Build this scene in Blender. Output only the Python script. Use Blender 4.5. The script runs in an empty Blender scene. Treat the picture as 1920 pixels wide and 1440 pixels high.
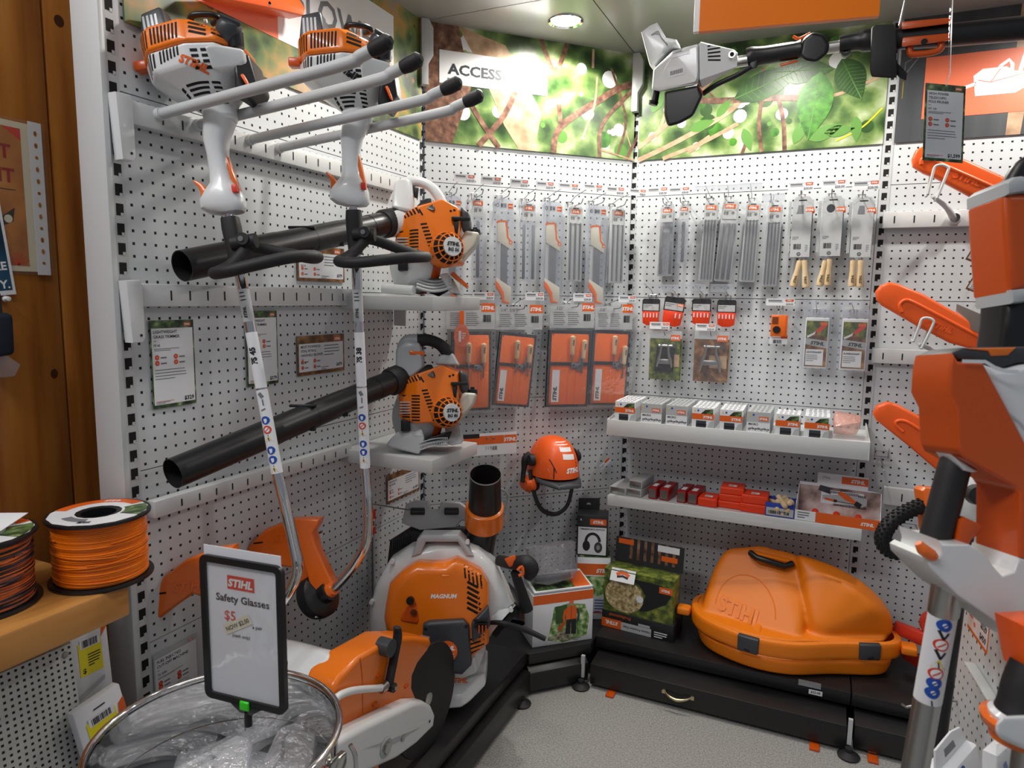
import bpy, bmesh, math, random
from mathutils import Matrix as Mx, Vector as V
from mathutils.bvhtree import BVHTree
random.seed(11)
S = bpy.context.scene
COL = S.collection
PI = math.pi

# ---------------------------------------------------------------- camera
FPX, PITCH, ROLL, YAW = 1285.743, .1258, .0150, -.4253
CAM = V((.7408, -2.8038, 1.4419))
FW = V((math.sin(YAW)*math.cos(PITCH), math.cos(YAW)*math.cos(PITCH), -math.sin(PITCH)))
_r0 = V((math.cos(YAW), -math.sin(YAW), 0)); _u0 = _r0.cross(FW)
RT = _r0*math.cos(ROLL)+_u0*math.sin(ROLL); UP = _u0*math.cos(ROLL)-_r0*math.sin(ROLL)
cd = bpy.data.cameras.new('camera'); cam = bpy.data.objects.new('camera', cd); COL.objects.link(cam)
m = Mx((RT, UP, -FW)).transposed().to_4x4(); m.translation = CAM; cam.matrix_world = m
cd.sensor_width = 36; cd.lens = FPX/1920*36; cd.clip_start = .02
cd.dof.use_dof = True; cd.dof.focus_distance = 2.1; cd.dof.aperture_fstop = 8
S.camera = cam
S.view_settings.view_transform = 'Standard'; S.view_settings.look = 'None'
S.view_settings.exposure = 0.0; S.view_settings.gamma = 1; S.view_settings.use_curve_mapping = False
S.render.engine = 'CYCLES'

# ---------------------------------------------------------------- light
w = bpy.data.worlds.new('shop_air'); S.world = w; w.use_nodes = True
w.node_tree.nodes['Background'].inputs[0].default_value = (.80, .87, 1, 1)
w.node_tree.nodes['Background'].inputs[1].default_value = .22
def area(name, loc, tgt, sx, sy, e, col=(1, 1, 1)):
    l = bpy.data.lights.new(name, 'AREA'); l.shape = 'RECTANGLE'; l.size = sx; l.size_y = sy; l.energy = e; l.color = col
    o = bpy.data.objects.new(name, l); COL.objects.link(o); o.location = loc
    o.rotation_euler = (V(tgt)-V(loc)).to_track_quat('-Z', 'Y').to_euler(); return o
def spot(name, loc, tgt, e, ang=110, blend=.6, rad=.035, col=(1, .96, .9)):
    l = bpy.data.lights.new(name, 'SPOT'); l.energy = e; l.spot_size = math.radians(ang); l.spot_blend = blend; l.shadow_soft_size = rad; l.color = col
    o = bpy.data.objects.new(name, l); COL.objects.link(o); o.location = loc
    o.rotation_euler = (V(tgt)-V(loc)).to_track_quat('-Z', 'Y').to_euler(); return o
area('shop_tube_light', (-.7, -3.4, 3.2), (-.4, -2.5, 0), 1.4, .3, 36, (.98, .98, 1))  # three unseen lamps added to brighten the pine wall, counter sign and foreground
area('shop_tube_light', (.2, -2.1, 3.2), (-.1, -2.0, 0), 1.6, .3, 11, (1, .96, .9))
area('shop_tube_light', (2.4, -2.2, 3.2), (2.0, -2.2, 0), .3, 2.0, 5, (.98, .98, 1))
spot('canopy_downlight', (-.15, -.43, 2.375), (-.17, -.39, 0), 27, 165, .35)
spot('canopy_downlight', (-.2, -1.3, 2.375), (-.22, -1.3, 0), 14, 160, .6)
spot('canopy_downlight', (.55, -.40, 2.375), (.55, -.36, 0), 22, 165, .5)
spot('canopy_downlight', (1.42, -.40, 2.375), (1.4, -.36, 0), 22, 165, .5)

# ---------------------------------------------------------------- places: rays from the measured lens onto real planes
def ray(x, y): return FW+RT*((x-960)/FPX)-UP*((y-720)/FPX)
def at(x, y, d): return CAM+ray(x, y)*d
def onz(x, y, z): r = ray(x, y); return CAM+r*((z-CAM.z)/r.z)
def onx(x, y, X): r = ray(x, y); return CAM+r*((X-CAM.x)/r.x)
def ony(x, y, Y): r = ray(x, y); return CAM+r*((Y-CAM.y)/r.y)
_s = math.sqrt(.5)
BAY = {'L': (V((-.6194, -1.7915, 0)), V((0, 1, 0)), V((1, 0, 0)), 1.172), '1': (V((-.6194, -.6194, 0)), V((_s, _s, 0)), V((_s, -_s, 0)), .876),
       '2': (V((0, 0, 0)), V((1, 0, 0)), V((0, -1, 0)), .9), '3': (V((.9, 0, 0)), V((1, 0, 0)), V((0, -1, 0)), .9)}
def wl(b, x, y, off=0):
    o, t, n, _ = BAY[b]; r = ray(x, y); k = (off-(CAM-o).dot(n))/r.dot(n); P = CAM+r*k
    return (P-o).dot(t), P.z
def F(o, x, z):
    x = V(x).normalized(); z = V(z); z = (z-x*z.dot(x)).normalized(); y = z.cross(x)
    M = Mx((x, y, z)).transposed().to_4x4(); M.translation = V(o); return M
def wf(b, s, z, off=0, rot=0):           # frame on a wall: x to the right, y up, z out of the wall
    o, t, n, _ = BAY[b]
    M = F(o+t*s+V((0, 0, z))+n*off, t, n)
    return M @ Mx.Rotation(rot, 4, 'Z') if rot else M
def wb(b, x0, y0, x1, y1, off=0, rot=0): # frame at the middle of a box seen on a wall, and its real width and height
    xm, ym = (x0+x1)/2, (y0+y1)/2
    sa, _ = wl(b, x0, ym, off); sb, _ = wl(b, x1, ym, off); _, za = wl(b, xm, y0, off); _, zb = wl(b, xm, y1, off)
    return wf(b, (sa+sb)/2, (za+zb)/2, off, rot), abs(sb-sa), abs(za-zb)
def vf(x, y, d, rot=0):                  # frame at a point in the room, turned to face the shopper
    M = Mx((RT, UP, -FW)).transposed().to_4x4(); M.translation = at(x, y, d)
    return M @ Mx.Rotation(rot, 4, 'Z') if rot else M
def tr(x, y, z): return Mx.Translation((x, y, z))
def rx(a): return Mx.Rotation(a, 4, 'X')
def ry(a): return Mx.Rotation(a, 4, 'Y')
def rz(a): return Mx.Rotation(a, 4, 'Z')

# ---------------------------------------------------------------- materials
def lin(h):
    h = h.lstrip('#'); c = [int(h[i:i+2], 16)/255 for i in (0, 2, 4)]
    return [x/12.92 if x <= .04045 else ((x+.055)/1.055)**2.4 for x in c]+[1]
def mat(name, col, rough=.5, metal=0, coat=0, alpha=1, bump=0, bscale=200, spec=.5, emit=0):
    mt = bpy.data.materials.new(name); mt.use_nodes = True; nt = mt.node_tree; b = nt.nodes['Principled BSDF']
    c = lin(col) if isinstance(col, str) else list(col)+[1]*(4-len(col))
    b.inputs['Base Color'].default_value = c; b.inputs['Roughness'].default_value = rough; b.inputs['Metallic'].default_value = metal
    b.inputs['Coat Weight'].default_value = coat; b.inputs['Coat Roughness'].default_value = .08; b.inputs['Alpha'].default_value = alpha
    b.inputs['Specular IOR Level'].default_value = spec
    if emit: b.inputs['Emission Color'].default_value = c; b.inputs['Emission Strength'].default_value = emit
    if bump:
        n = nt.nodes.new('ShaderNodeTexNoise'); n.inputs['Scale'].default_value = bscale; tc = nt.nodes.new('ShaderNodeTexCoord')
        nt.links.new(tc.outputs['Object'], n.inputs['Vector'])
        bp = nt.nodes.new('ShaderNodeBump'); bp.inputs['Strength'].default_value = bump; bp.inputs['Distance'].default_value = .002
        nt.links.new(n.outputs[0], bp.inputs['Height']); nt.links.new(bp.outputs[0], b.inputs['Normal'])
    return mt
def N(nt, typ, **k):
    n = nt.nodes.new(typ)
    for a, v in k.items(): setattr(n, a, v)
    return n
def mth(nt, op, a, b=None):
    n = nt.nodes.new('ShaderNodeMath'); n.operation = op
    for i, q in enumerate((a, b)):
        if q is None: continue
        if isinstance(q, (int, float)): n.inputs[i].default_value = q
        else: nt.links.new(q, n.inputs[i])
    return n.outputs[0]
def pegmat(name, col, pitch, half, rough=.45):
    mt = mat(name, col, rough); nt = mt.node_tree; b = nt.nodes['Principled BSDF']
    sp = N(nt, 'ShaderNodeSeparateXYZ'); tc = N(nt, 'ShaderNodeTexCoord'); nt.links.new(tc.outputs['Object'], sp.inputs[0])
    f = []
    for i in (0, 1):
        q = mth(nt, 'FRACT', mth(nt, 'DIVIDE', sp.outputs[i], pitch)); f.append(mth(nt, 'LESS_THAN', mth(nt, 'ABSOLUTE', mth(nt, 'SUBTRACT', q, .5)), half))
    h = mth(nt, 'MULTIPLY', f[0], f[1])
    mix = N(nt, 'ShaderNodeMix', data_type='RGBA'); nt.links.new(h, mix.inputs[0])
    mix.inputs[6].default_value = b.inputs['Base Color'].default_value; mix.inputs[7].default_value = (.012, .012, .013, 1)
    nt.links.new(mix.outputs[2], b.inputs['Base Color']); nt.links.new(mth(nt, 'ADD', mth(nt, 'MULTIPLY', h, .5), rough), b.inputs['Roughness'])
    return mt
def ramp(nt, stops):
    r = N(nt, 'ShaderNodeValToRGB'); e = r.color_ramp.elements
    while len(e) < len(stops): e.new(.5)
    for q, (p, c) in zip(e, stops): q.position = p; q.color = lin(c)
    return r
def noisemat(name, stops, scale, rough=.4, detail=4, stretch=(1, 1, 1), coat=0, vor=0):
    mt = mat(name, '#808080', rough, coat=coat); nt = mt.node_tree; b = nt.nodes['Principled BSDF']
    tc = N(nt, 'ShaderNodeTexCoord'); mp = N(nt, 'ShaderNodeMapping'); mp.inputs['Scale'].default_value = stretch
    nt.links.new(tc.outputs['Object'], mp.inputs[0])
    n = N(nt, 'ShaderNodeTexNoise'); n.inputs['Scale'].default_value = scale; n.inputs['Detail'].default_value = detail
    nt.links.new(mp.outputs[0], n.inputs['Vector']); src = n.outputs[0]
    if vor:
        v = N(nt, 'ShaderNodeTexVoronoi'); v.inputs['Scale'].default_value = vor; nt.links.new(mp.outputs[0], v.inputs['Vector'])
        src = mth(nt, 'ADD', mth(nt, 'MULTIPLY', src, .75), mth(nt, 'MULTIPLY', v.outputs[0], .35))
    r = ramp(nt, stops); nt.links.new(src, r.inputs[0]); nt.links.new(r.outputs[0], b.inputs['Base Color'])
    return mt
def film(name, col, rough=.08, op=.1, gl=.35, bump=.4, bscale=30):
    mt = bpy.data.materials.new(name); mt.use_nodes = True; nt = mt.node_tree; nt.nodes.clear()
    out = N(nt, 'ShaderNodeOutputMaterial'); t = N(nt, 'ShaderNodeBsdfTransparent'); d = N(nt, 'ShaderNodeBsdfDiffuse'); g = N(nt, 'ShaderNodeBsdfGlossy')
    d.inputs[0].default_value = lin(col); g.inputs[1].default_value = rough; g.inputs[0].default_value = (.9, .9, .9, 1)
    a = N(nt, 'ShaderNodeMixShader'); a.inputs[0].default_value = op; nt.links.new(t.outputs[0], a.inputs[1]); nt.links.new(d.outputs[0], a.inputs[2])
    lw = N(nt, 'ShaderNodeLayerWeight'); lw.inputs[0].default_value = .25
    fz = mth(nt, 'ADD', mth(nt, 'MULTIPLY', lw.outputs[1], gl), .06)
    c = N(nt, 'ShaderNodeMixShader'); nt.links.new(fz, c.inputs[0]); nt.links.new(a.outputs[0], c.inputs[1]); nt.links.new(g.outputs[0], c.inputs[2])
    tc = N(nt, 'ShaderNodeTexCoord'); n = N(nt, 'ShaderNodeTexNoise'); n.inputs['Scale'].default_value = bscale; n.inputs['Detail'].default_value = 3
    nt.links.new(tc.outputs['Object'], n.inputs['Vector']); bp = N(nt, 'ShaderNodeBump'); bp.inputs['Strength'].default_value = bump; bp.inputs['Distance'].default_value = .02
    nt.links.new(n.outputs[0], bp.inputs['Height']); nt.links.new(bp.outputs[0], g.inputs['Normal']); nt.links.new(c.outputs[0], out.inputs[0])
    return mt
PITCHP = .02688
PEG = pegmat('pegboard_paint', '#d0d4d6', PITCHP, .115)
PEGB = pegmat('coarse_perforated_steel', '#c9cbc6', .0125, .2)
SHELF = mat('shelf_powder_coat', '#d3d5d4', .38, bump=.05, bscale=900)
UPR = mat('upright_powder_coat', '#c6c9c9', .4)
CANOPY = mat('canopy_laminate', '#9c9c98', .28, coat=.2)
BLK = mat('black_hole', '#060606', .8)
ORG = mat('orange_plastic', '#ee7812', .28, coat=.3)
ORD = mat('shade_darkened_orange', '#c9500c', .33, coat=.15)  # orange darkened to carry shade on the foreground tools; small trims share it
SCAB = mat('scabbard_orange', '#f4601c', .38, coat=.1)
CASE = mat('case_orange', '#f0800c', .42, bump=.12, bscale=700)
GUARDO = mat('deflector_orange', '#ee7020', .25, coat=.3)
WHT = mat('white_plastic', '#dfe2e2', .3, coat=.3)
GRY = mat('grey_plastic', '#b4b8ba', .35, coat=.15)
CREAM = mat('fuel_tank_plastic', '#d5d2c2', .35)
DRK = mat('black_plastic', '#17181a', .35)
DRM = mat('black_rubber', '#1c1c1e', .6)
DGR = mat('charcoal_plastic', '#3a3d41', .42)
DECK = mat('black_deck_laminate', '#1d1c1d', .36, bump=.05, bscale=500)
CHR = mat('chrome', '#d8d8d8', .08, 1)
ALU = mat('aluminium', '#b9b9b6', .32, 1)
STL = mat('steel_wire', '#a8a8a6', .28, 1)
STN = mat('stainless_steel', '#c8c8c8', .06, 1)
FILE = mat('file_steel', '#8a8c90', .38, .85, bump=.4, bscale=1500)
PAP = mat('paper_white', '#e9ebee', .5)
PAPS = mat('glossy_card', '#e6e8ea', .25)
CRD = mat('grey_card', '#b9bcbd', .45)
CRDD = mat('dark_card', '#2b2c2f', .45)
INK = mat('ink_black', '#1d1d20', .5)
INKG = mat('ink_grey', '#76797d', .5)
OIN = mat('ink_orange', '#e8641b', .4)
RIN = mat('ink_red', '#dd3f2a', .4)
BIN = mat('ink_blue', '#2050b0', .4)
YIN = mat('ink_yellow', '#f1cf1a', .4)
YST = mat('yellow_sticker', '#f3e51c', .4)
GIN = mat('ink_green', '#5c8f3a', .5)
SAL = mat('salmon_print', '#ee7853', .4)
WPR = mat('white_print', '#f2f3f3', .35)
OSI = mat('sign_orange', '#ee7a0c', .35)
FAB = mat('orange_fabric', '#f4701a', .75, bump=.3, bscale=900)
WEB = mat('black_webbing', '#25262c', .8)
BEE = noisemat('beech_wood', [(.3, '#d9b98a'), (.7, '#e9d2aa')], 30, .5, stretch=(1, .15, 1))
CLR = film('clear_film', '#dfe4ee', .06, .025, .3, .2)
VCLR = film('sleeve_film', '#ffffff', .1, .015, .15, .25, 12)
BLI = film('clear_blister', '#d4dae8', .05, .16, .4, .04)
GREEN = mat('green_clip', '#34d41c', .4)
REDM = mat('red_card', '#a01818', .35)
REDO = mat('red_orange_box', '#ef3f14', .4)
BLUE = mat('blue_plastic', '#2a44a8', .4)
CREME = mat('cream_sticker', '#e9e3c9', .5)
BRASS = mat('brass', '#cfc09a', .2, 1)
WOODW = noisemat('pine_wall', [(.25, '#6a3a12'), (.42, '#96591f'), (.55, '#ad6d2a'), (.75, '#c08640')], 4, .35, 8, (4, 4, .3), coat=.2)
KNOT = mat('pine_knot', '#4a2810', .45)
BENCH = noisemat('pine_bench', [(.2, '#94602a'), (.5, '#b67f40'), (.8, '#c99755')], 5, .4, 6, (6, .4, 3), coat=.2)
FLOOR = noisemat('speckled_concrete', [(.28, '#7c7b78'), (.45, '#9a9995'), (.55, '#a6a5a1'), (.72, '#bebdb9')], 190, .5, 3)
POSTER = noisemat('foliage_print', [(.3, '#1a2416'), (.44, '#2d4722'), (.53, '#54723c'), (.6, '#839c5a'), (.68, '#b4c196'), (.8, '#eef0e6')], 6.5, .3, 5, vor=12)
POSTA = noisemat('autumn_print', [(.28, '#23241c'), (.42, '#3a4a2a'), (.5, '#5c7440'), (.58, '#8b8240'), (.66, '#b9893c'), (.78, '#8d8c8a')], 7, .35, 6, vor=16)
POSTG = noisemat('grey_trunk_print', [(.3, '#3d4042'), (.55, '#4c5052'), (.8, '#6b6a66')], 3, .4, 3, (4, .4, 1))
BARK = noisemat('bark_print', [(.3, '#4f342a'), (.55, '#85604c'), (.8, '#b58f78')], 40, .35)
BARKL = noisemat('pale_branch_print', [(.3, '#a07e62'), (.6, '#cfae8c'), (.8, '#ead2b4')], 20, .35)
LEAF = noisemat('leaf_print', [(.3, '#2a5a1c'), (.6, '#4f8f2c'), (.8, '#6cab3c')], 30, .35)
LEAFD = noisemat('dark_leaf_print', [(.3, '#27451f'), (.7, '#42672f')], 12, .35)
FORESTL = noisemat('pale_forest_print', [(.3, '#2c4a22'), (.46, '#5f8a42'), (.58, '#a9c585'), (.72, '#eef2e4')], 45, .35)
LOGE = noisemat('log_end_print', [(.3, '#6d5c3c'), (.48, '#b09a6c'), (.6, '#d3c093'), (.75, '#efe2c0')], 90, .3)
LOGP = noisemat('log_print', [(.3, '#3c3324'), (.48, '#80704c'), (.6, '#b4a079'), (.75, '#dccda4')], 70, .3)
MOSS = noisemat('moss_print', [(.3, '#26301a'), (.5, '#5a6a28'), (.7, '#93963e')], 45, .3)
FOREST = noisemat('forest_print', [(.32, '#171f14'), (.48, '#33472a'), (.6, '#647f48'), (.76, '#b9c79c')], 40, .35)
KRAFT = noisemat('sepia_print', [(.3, '#3f2a1a'), (.5, '#7b5430'), (.7, '#b58a5a')], 30, .35)
LINEM = noisemat('mixed_line', [(.42, '#22252c'), (.5, '#3d4048'), (.56, '#d9641c'), (.7, '#ef7a2a')], 9, .3, 3, (1, 1, 55))
LENS = mat('lamp_lens', '#fff4e2', .3, emit=28)
# ---------------------------------------------------------------- mesh building
def sup(cx, cy, z, rx_, ry_, n=24, e=2.0, ph=0):
    r = []
    for i in range(n):
        a = 2*PI*i/n+ph; c, s = math.cos(a), math.sin(a)
        r.append(V((cx+rx_*math.copysign(abs(c)**(2/e), c), cy+ry_*math.copysign(abs(s)**(2/e), s), z)))
    return r
def smooth_path(p, k=6):
    p = [V(q) for q in p]; o = []
    for i in range(len(p)-1):
        a, b, c, d = p[max(i-1, 0)], p[i], p[i+1], p[min(i+2, len(p)-1)]
        for j in range(k):
            t = j/k; o.append(.5*((2*b)+(c-a)*t+(2*a-5*b+4*c-d)*t*t+(3*b-a-3*c+d)*t**3))
    return o+[p[-1]]
_tg = {}
def textgeo(s, bold=0.0):
    k = (s, bold)
    if k not in _tg:
        cu = bpy.data.curves.new('t', 'FONT'); cu.body = s; cu.size = 1; cu.offset = bold; cu.resolution_u = 2
        o = bpy.data.objects.new('t', cu); COL.objects.link(o)
        dg = bpy.context.evaluated_depsgraph_get(); me = bpy.data.meshes.new_from_object(o.evaluated_get(dg))
        H = .729
        vs = [(v.co.x/H, v.co.y/H) for v in me.vertices]; fs = [tuple(p.vertices) for p in me.polygons]
        bpy.data.objects.remove(o); bpy.data.curves.remove(cu); bpy.data.meshes.remove(me)
        x0 = min([v[0] for v in vs], default=0); x1 = max([v[0] for v in vs], default=1)
        _tg[k] = ([(a-x0, b) for a, b in vs], fs, x1-x0)
    return _tg[k]
def hullgeo(pts, bev, seg):
    bm = bmesh.new()
    for p in pts: bm.verts.new(p)
    r = bmesh.ops.convex_hull(bm, input=bm.verts)
    bmesh.ops.delete(bm, geom=[g for g in bm.verts if not g.link_faces], context='VERTS')
    bmesh.ops.dissolve_limit(bm, angle_limit=math.radians(3), verts=bm.verts, edges=bm.edges)
    if bev: bmesh.ops.bevel(bm, geom=list(bm.edges)+list(bm.verts), offset=bev, segments=seg, profile=.5, affect='EDGES', clamp_overlap=True)
    bm.verts.index_update(); o = ([v.co.copy() for v in bm.verts], [tuple(v.index for v in f.verts) for f in bm.faces]); bm.free(); return o
class MB:
    def __init__(s): s.v, s.f, s.mi, s.mats, s.T = [], [], [], [], Mx.Identity(4)
    def m(s, mt):
        if mt not in s.mats: s.mats.append(mt)
        return s.mats.index(mt)
    def add(s, vs, fs, mt, T=None):
        M = s.T @ T if T is not None else s.T; n = len(s.v); k = s.m(mt)
        s.v += [M @ V(q) for q in vs]; s.f += [tuple(i+n for i in f) for f in fs]; s.mi += [k]*len(fs); return s
    def box(s, c, d, mt, bev=0, T=None, seg=2):
        x, y, z = d[0]/2, d[1]/2, d[2]/2
        p = [V((c[0]+i*x, c[1]+j*y, c[2]+k*z)) for i in (-1, 1) for j in (-1, 1) for k in (-1, 1)]
        if bev: return s.add(*hullgeo(p, min(bev, x*.9, y*.9, z*.9), seg), mt, T)
        return s.add(p, [(0, 1, 3, 2), (4, 6, 7, 5), (0, 4, 5, 1), (2, 3, 7, 6), (0, 2, 6, 4), (1, 5, 7, 3)], mt, T)
    def hull(s, pts, mt, bev=0, seg=2, T=None): return s.add(*hullgeo([V(p) for p in pts], bev, seg), mt, T)
    def rect(s, x0, y0, x1, y1, mt, z=0, T=None): return s.add([(x0, y0, z), (x1, y0, z), (x1, y1, z), (x0, y1, z)], [(0, 1, 2, 3)], mt, T)
    def poly(s, p, mt, z=0, T=None): return s.add([(a, b, z) for a, b in p], [tuple(range(len(p)))], mt, T)
    def disc(s, x, y, r, mt, z=0, n=20, r0=0, T=None, ryk=1):
        o = [(x+r*math.cos(2*PI*i/n), y+r*ryk*math.sin(2*PI*i/n), z) for i in range(n)]
        if not r0: return s.add(o, [tuple(range(n))], mt, T)
        q = [(x+r0*math.cos(2*PI*i/n), y+r0*ryk*math.sin(2*PI*i/n), z) for i in range(n)]
        return s.add(o+q, [(i, (i+1) % n, n+(i+1) % n, n+i) for i in range(n)], mt, T)
    def strip(s, p, w, mt, z=0, T=None):     # flat ribbon along a 2-D path; w is a width or a list
        p = [V((a, b, 0)) for a, b in p]; L, Rr = [], []
        for i, q in enumerate(p):
            d = (p[min(i+1, len(p)-1)]-p[max(i-1, 0)]).normalized(); n = V((-d.y, d.x, 0)); k = (w[i] if isinstance(w, (list, tuple)) else w)/2
            L.append((*(q+n*k).xy, z)); Rr.append((*(q-n*k).xy, z))
        n = len(p); return s.add(L+Rr, [(i+n, i+n+1, i+1, i) for i in range(n-1)], mt, T)
    def prism(s, p, z0, z1, mt, bev=0, T=None, seg=2):
        bm = bmesh.new(); a = [bm.verts.new((x, y, z0)) for x, y in p]; b = [bm.verts.new((x, y, z1)) for x, y in p]; n = len(p)
        bm.faces.new(a[::-1]); bm.faces.new(b)
        for i in range(n): bm.faces.new((a[i], a[(i+1) % n], b[(i+1) % n], b[i]))
        bmesh.ops.recalc_face_normals(bm, faces=bm.faces)
        if bev:
            es = [e for e in bm.edges if abs(e.verts[0].co.z-e.verts[1].co.z) < 1e-9]
            bmesh.ops.bevel(bm, geom=es, offset=bev, segments=seg, profile=.5, affect='EDGES', clamp_overlap=True)
        bmesh.ops.triangulate(bm, faces=[f for f in bm.faces if len(f.verts) > 4])
        bm.verts.index_update(); vs = [v.co.copy() for v in bm.verts]; fs = [tuple(v.index for v in f.verts) for f in bm.faces]; bm.free()
        return s.add(vs, fs, mt, T)
    def loft(s, rings, mt, cap=True, T=None, close=False):
        n = len(rings[0]); vs = [q for r in rings for q in r]; fs = []
        k = len(rings)
        for j in range(k if close else k-1):
            for i in range(n): fs.append((j*n+i, j*n+(i+1) % n, ((j+1) % k)*n+(i+1) % n, ((j+1) % k)*n+i))
        if cap and not close: fs += [tuple(range(n))[::-1], tuple(range((k-1)*n, k*n))]
        return s.add(vs, fs, mt, T)
    def tube(s, p, r, mt, seg=10, sm=0, cap=True, T=None, close=False, fl=1):
        if sm and isinstance(r, (list, tuple)):
            rr = []
            for i in range(len(r)-1): rr += [r[i]+(r[i+1]-r[i])*j/sm for j in range(sm)]
            r = rr+[r[-1]]
        p = smooth_path(p, sm) if sm else [V(q) for q in p]
        rings = []; up = None; n = len(p)
        for i, q in enumerate(p):
            d = (p[(i+1) % n]-p[i-1]) if close else (p[min(i+1, n-1)]-p[max(i-1, 0)])
            d = d.normalized() if d.length else V((0, 0, 1))
            if up is None: up = V((0, 0, 1)) if abs(d.z) < .9 else V((1, 0, 0))
            a = up-d*up.dot(d); a = a.normalized() if a.length > 1e-6 else d.orthogonal().normalized(); b = d.cross(a); up = a
            k = r[i] if isinstance(r, (list, tuple)) else r
            rings.append([q+a*(k*math.cos(2*PI*j/seg))+b*(k*fl*math.sin(2*PI*j/seg)) for j in range(seg)])
        return s.loft(rings, mt, cap, T, close)
    def cyl(s, a, b, r, mt, r1=None, seg=20, cap=True, T=None):
        return s.tube([a, b], [r, r if r1 is None else r1], mt, seg, 0, cap, T)
    def lathe(s, prof, mt, seg=32, T=None, cap=False):
        return s.loft([[V((r*math.cos(2*PI*i/seg), r*math.sin(2*PI*i/seg), z)) for i in range(seg)] for r, z in prof], mt, cap, T)
    def text(s, t, x, y, h, mt, al='l', bold=.0, sh=0, z=.0004, T=None, w=None, src=None):
        vs, fs, W = textgeo(t, bold); k = w/W/h if w else 1
        ox = {'l': 0, 'c': -W*h*k/2, 'r': -W*h*k}[al]
        if w and al == 'c': ox = -w/2
        return s.add([(x+ox+a*h*k+sh*b*h, y+b*h, z) for a, b in vs], fs, mt, T)
    def logo(s, x, y, h, mt=None, bg=None, z=.0004, T=None, al='c'):   # white bold slanted word on an orange plate, or the word alone
        vs, fs, W = textgeo('STIHL', .045); w = W*h*1.05
        if bg:
            s.rect(x-w*.62, y-h*.45, x+w*.66, y+h*1.45, bg, z, T); z += .0004
        return s.add([(x-w/2+a*h*1.05+.22*b*h-.1*h, y+b*h, z) for a, b in vs], fs, mt or WPR, T)
    def lines(s, x, y, w, n, dy, th, mt=None, z=.0004, T=None, seed=1):   # print too small to read
        r = random.Random(seed+n)
        for i in range(n): s.rect(x, y-i*dy-th, x+w*(1 if i < n-1 else .6)*r.uniform(.75, 1), y-i*dy, mt or INKG, z, T)
        return s
    def bars(s, x, y, w, h, mt=None, z=.0004, T=None, n=14):
        r = random.Random(n); k = w/n
        for i in range(n): s.rect(x+i*k, y, x+i*k+k*r.choice((.35, .5, .75)), y+h, mt or INK, z, T)
        return s
    def drape(s, src, M, geo, mt, lift=.0006, far=1.0, wall=0):    # lay flat 2-D geometry on the surface src along -z of frame M; wall raises it as a solid
        vs, fs = geo
        if not hasattr(src, '_b'): src._b = BVHTree.FromPolygons(src.v, src.f)
        d = -(M.to_3x3() @ V((0, 0, 1))); o = []
        for a, b in vs:
            p = M @ V((a, b, 0)); h = src._b.ray_cast(p, d, far); o.append(h[0]-d*lift if h[0] is not None else None)
        fs = [f for f in fs if all(o[i] is not None for i in f)]
        o = [q if q is not None else V((0, 0, 0)) for q in o]
        if wall:
            ec = {}
            for f in fs:
                for i in range(len(f)): k = (f[i], f[(i+1) % len(f)]); ec[k] = 1
            n = len(o); o = o+[q+d*(wall+.001) for q in o]; fs = fs+[(b_, a_, a_+n, b_+n) for a_, b_ in ec if (b_, a_) not in ec]
        Ti = s.T; s.T = Mx.Identity(4); s.add(o, fs, mt); s.T = Ti; return s
    def dtext(s, src, M, t, x, y, h, mt, bold=.03, sh=0, al='c', lift=.0006, wall=0):
        vs, fs, W = textgeo(t, bold); ox = {'l': 0, 'c': -W*h/2, 'r': -W*h}[al]
        return s.drape(src, M, ([(x+ox+a*h+sh*b*h, y+b*h) for a, b in vs], fs), mt, lift, wall=wall)
    def dslot(s, src, M, rects, mt=None, lift=.0006, n=5):
        for x, y, w, h, a in rects:
            c, q = math.cos(a), math.sin(a); vs = []
            m2 = max(1, int(n*min(1, h/max(w, 1e-6))*1.5)) if h > w*.3 else 1
            for j in range(m2+1):
                for i in range(n+1):
                    u, v = -w/2+w*i/n, -h/2+h*j/m2; vs.append((x+u*c-v*q, y+u*q+v*c))
            s.drape(src, M, (vs, [(j*(n+1)+i, j*(n+1)+i+1, (j+1)*(n+1)+i+1, (j+1)*(n+1)+i) for j in range(m2) for i in range(n)]), mt or BLK, lift)
        return s
    def ddisc(s, src, M, x, y, r, mt, lift=.0006, n=20, ryk=1):
        vs = [(x, y)]; fs = []
        for k in (1, 2, 3): vs += [(x+r*k/3*math.cos(2*PI*i/n), y+r*ryk*k/3*math.sin(2*PI*i/n)) for i in range(n)]
        for i in range(n):
            j = (i+1) % n; fs.append((0, 1+i, 1+j)); fs += [(1+i, 1+n+i, 1+n+j, 1+j), (1+n+i, 1+2*n+i, 1+2*n+j, 1+n+j)]
        return s.drape(src, M, (vs, fs), mt, lift)
    def build(s, name, parent=None, M=None, bev=0, sub=0, ang=38, wn=False):
        me = bpy.data.meshes.new(name); me.from_pydata([tuple(q) for q in s.v], [], s.f)
        for q in s.mats: me.materials.append(q)
        if not s.mats: me.materials.append(GRY)
        me.polygons.foreach_set('material_index', s.mi); me.polygons.foreach_set('use_smooth', [True]*len(s.f))
        me.update(); me.set_sharp_from_angle(angle=math.radians(ang))
        o = bpy.data.objects.new(name, me); COL.objects.link(o)
        if parent: o.parent = parent
        if M is not None: o.matrix_world = M
        if bev:
            q = o.modifiers.new('bevel', 'BEVEL'); q.width = bev; q.segments = 2; q.limit_method = 'ANGLE'; q.angle_limit = math.radians(40); q.use_clamp_overlap = True
        if sub:
            q = o.modifiers.new('subdivision', 'SUBSURF'); q.levels = q.render_levels = sub
        if wn:
            q = o.modifiers.new('weighted_normal', 'WEIGHTED_NORMAL'); q.keep_sharp = True; q.weight = 80
        return o
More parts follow.
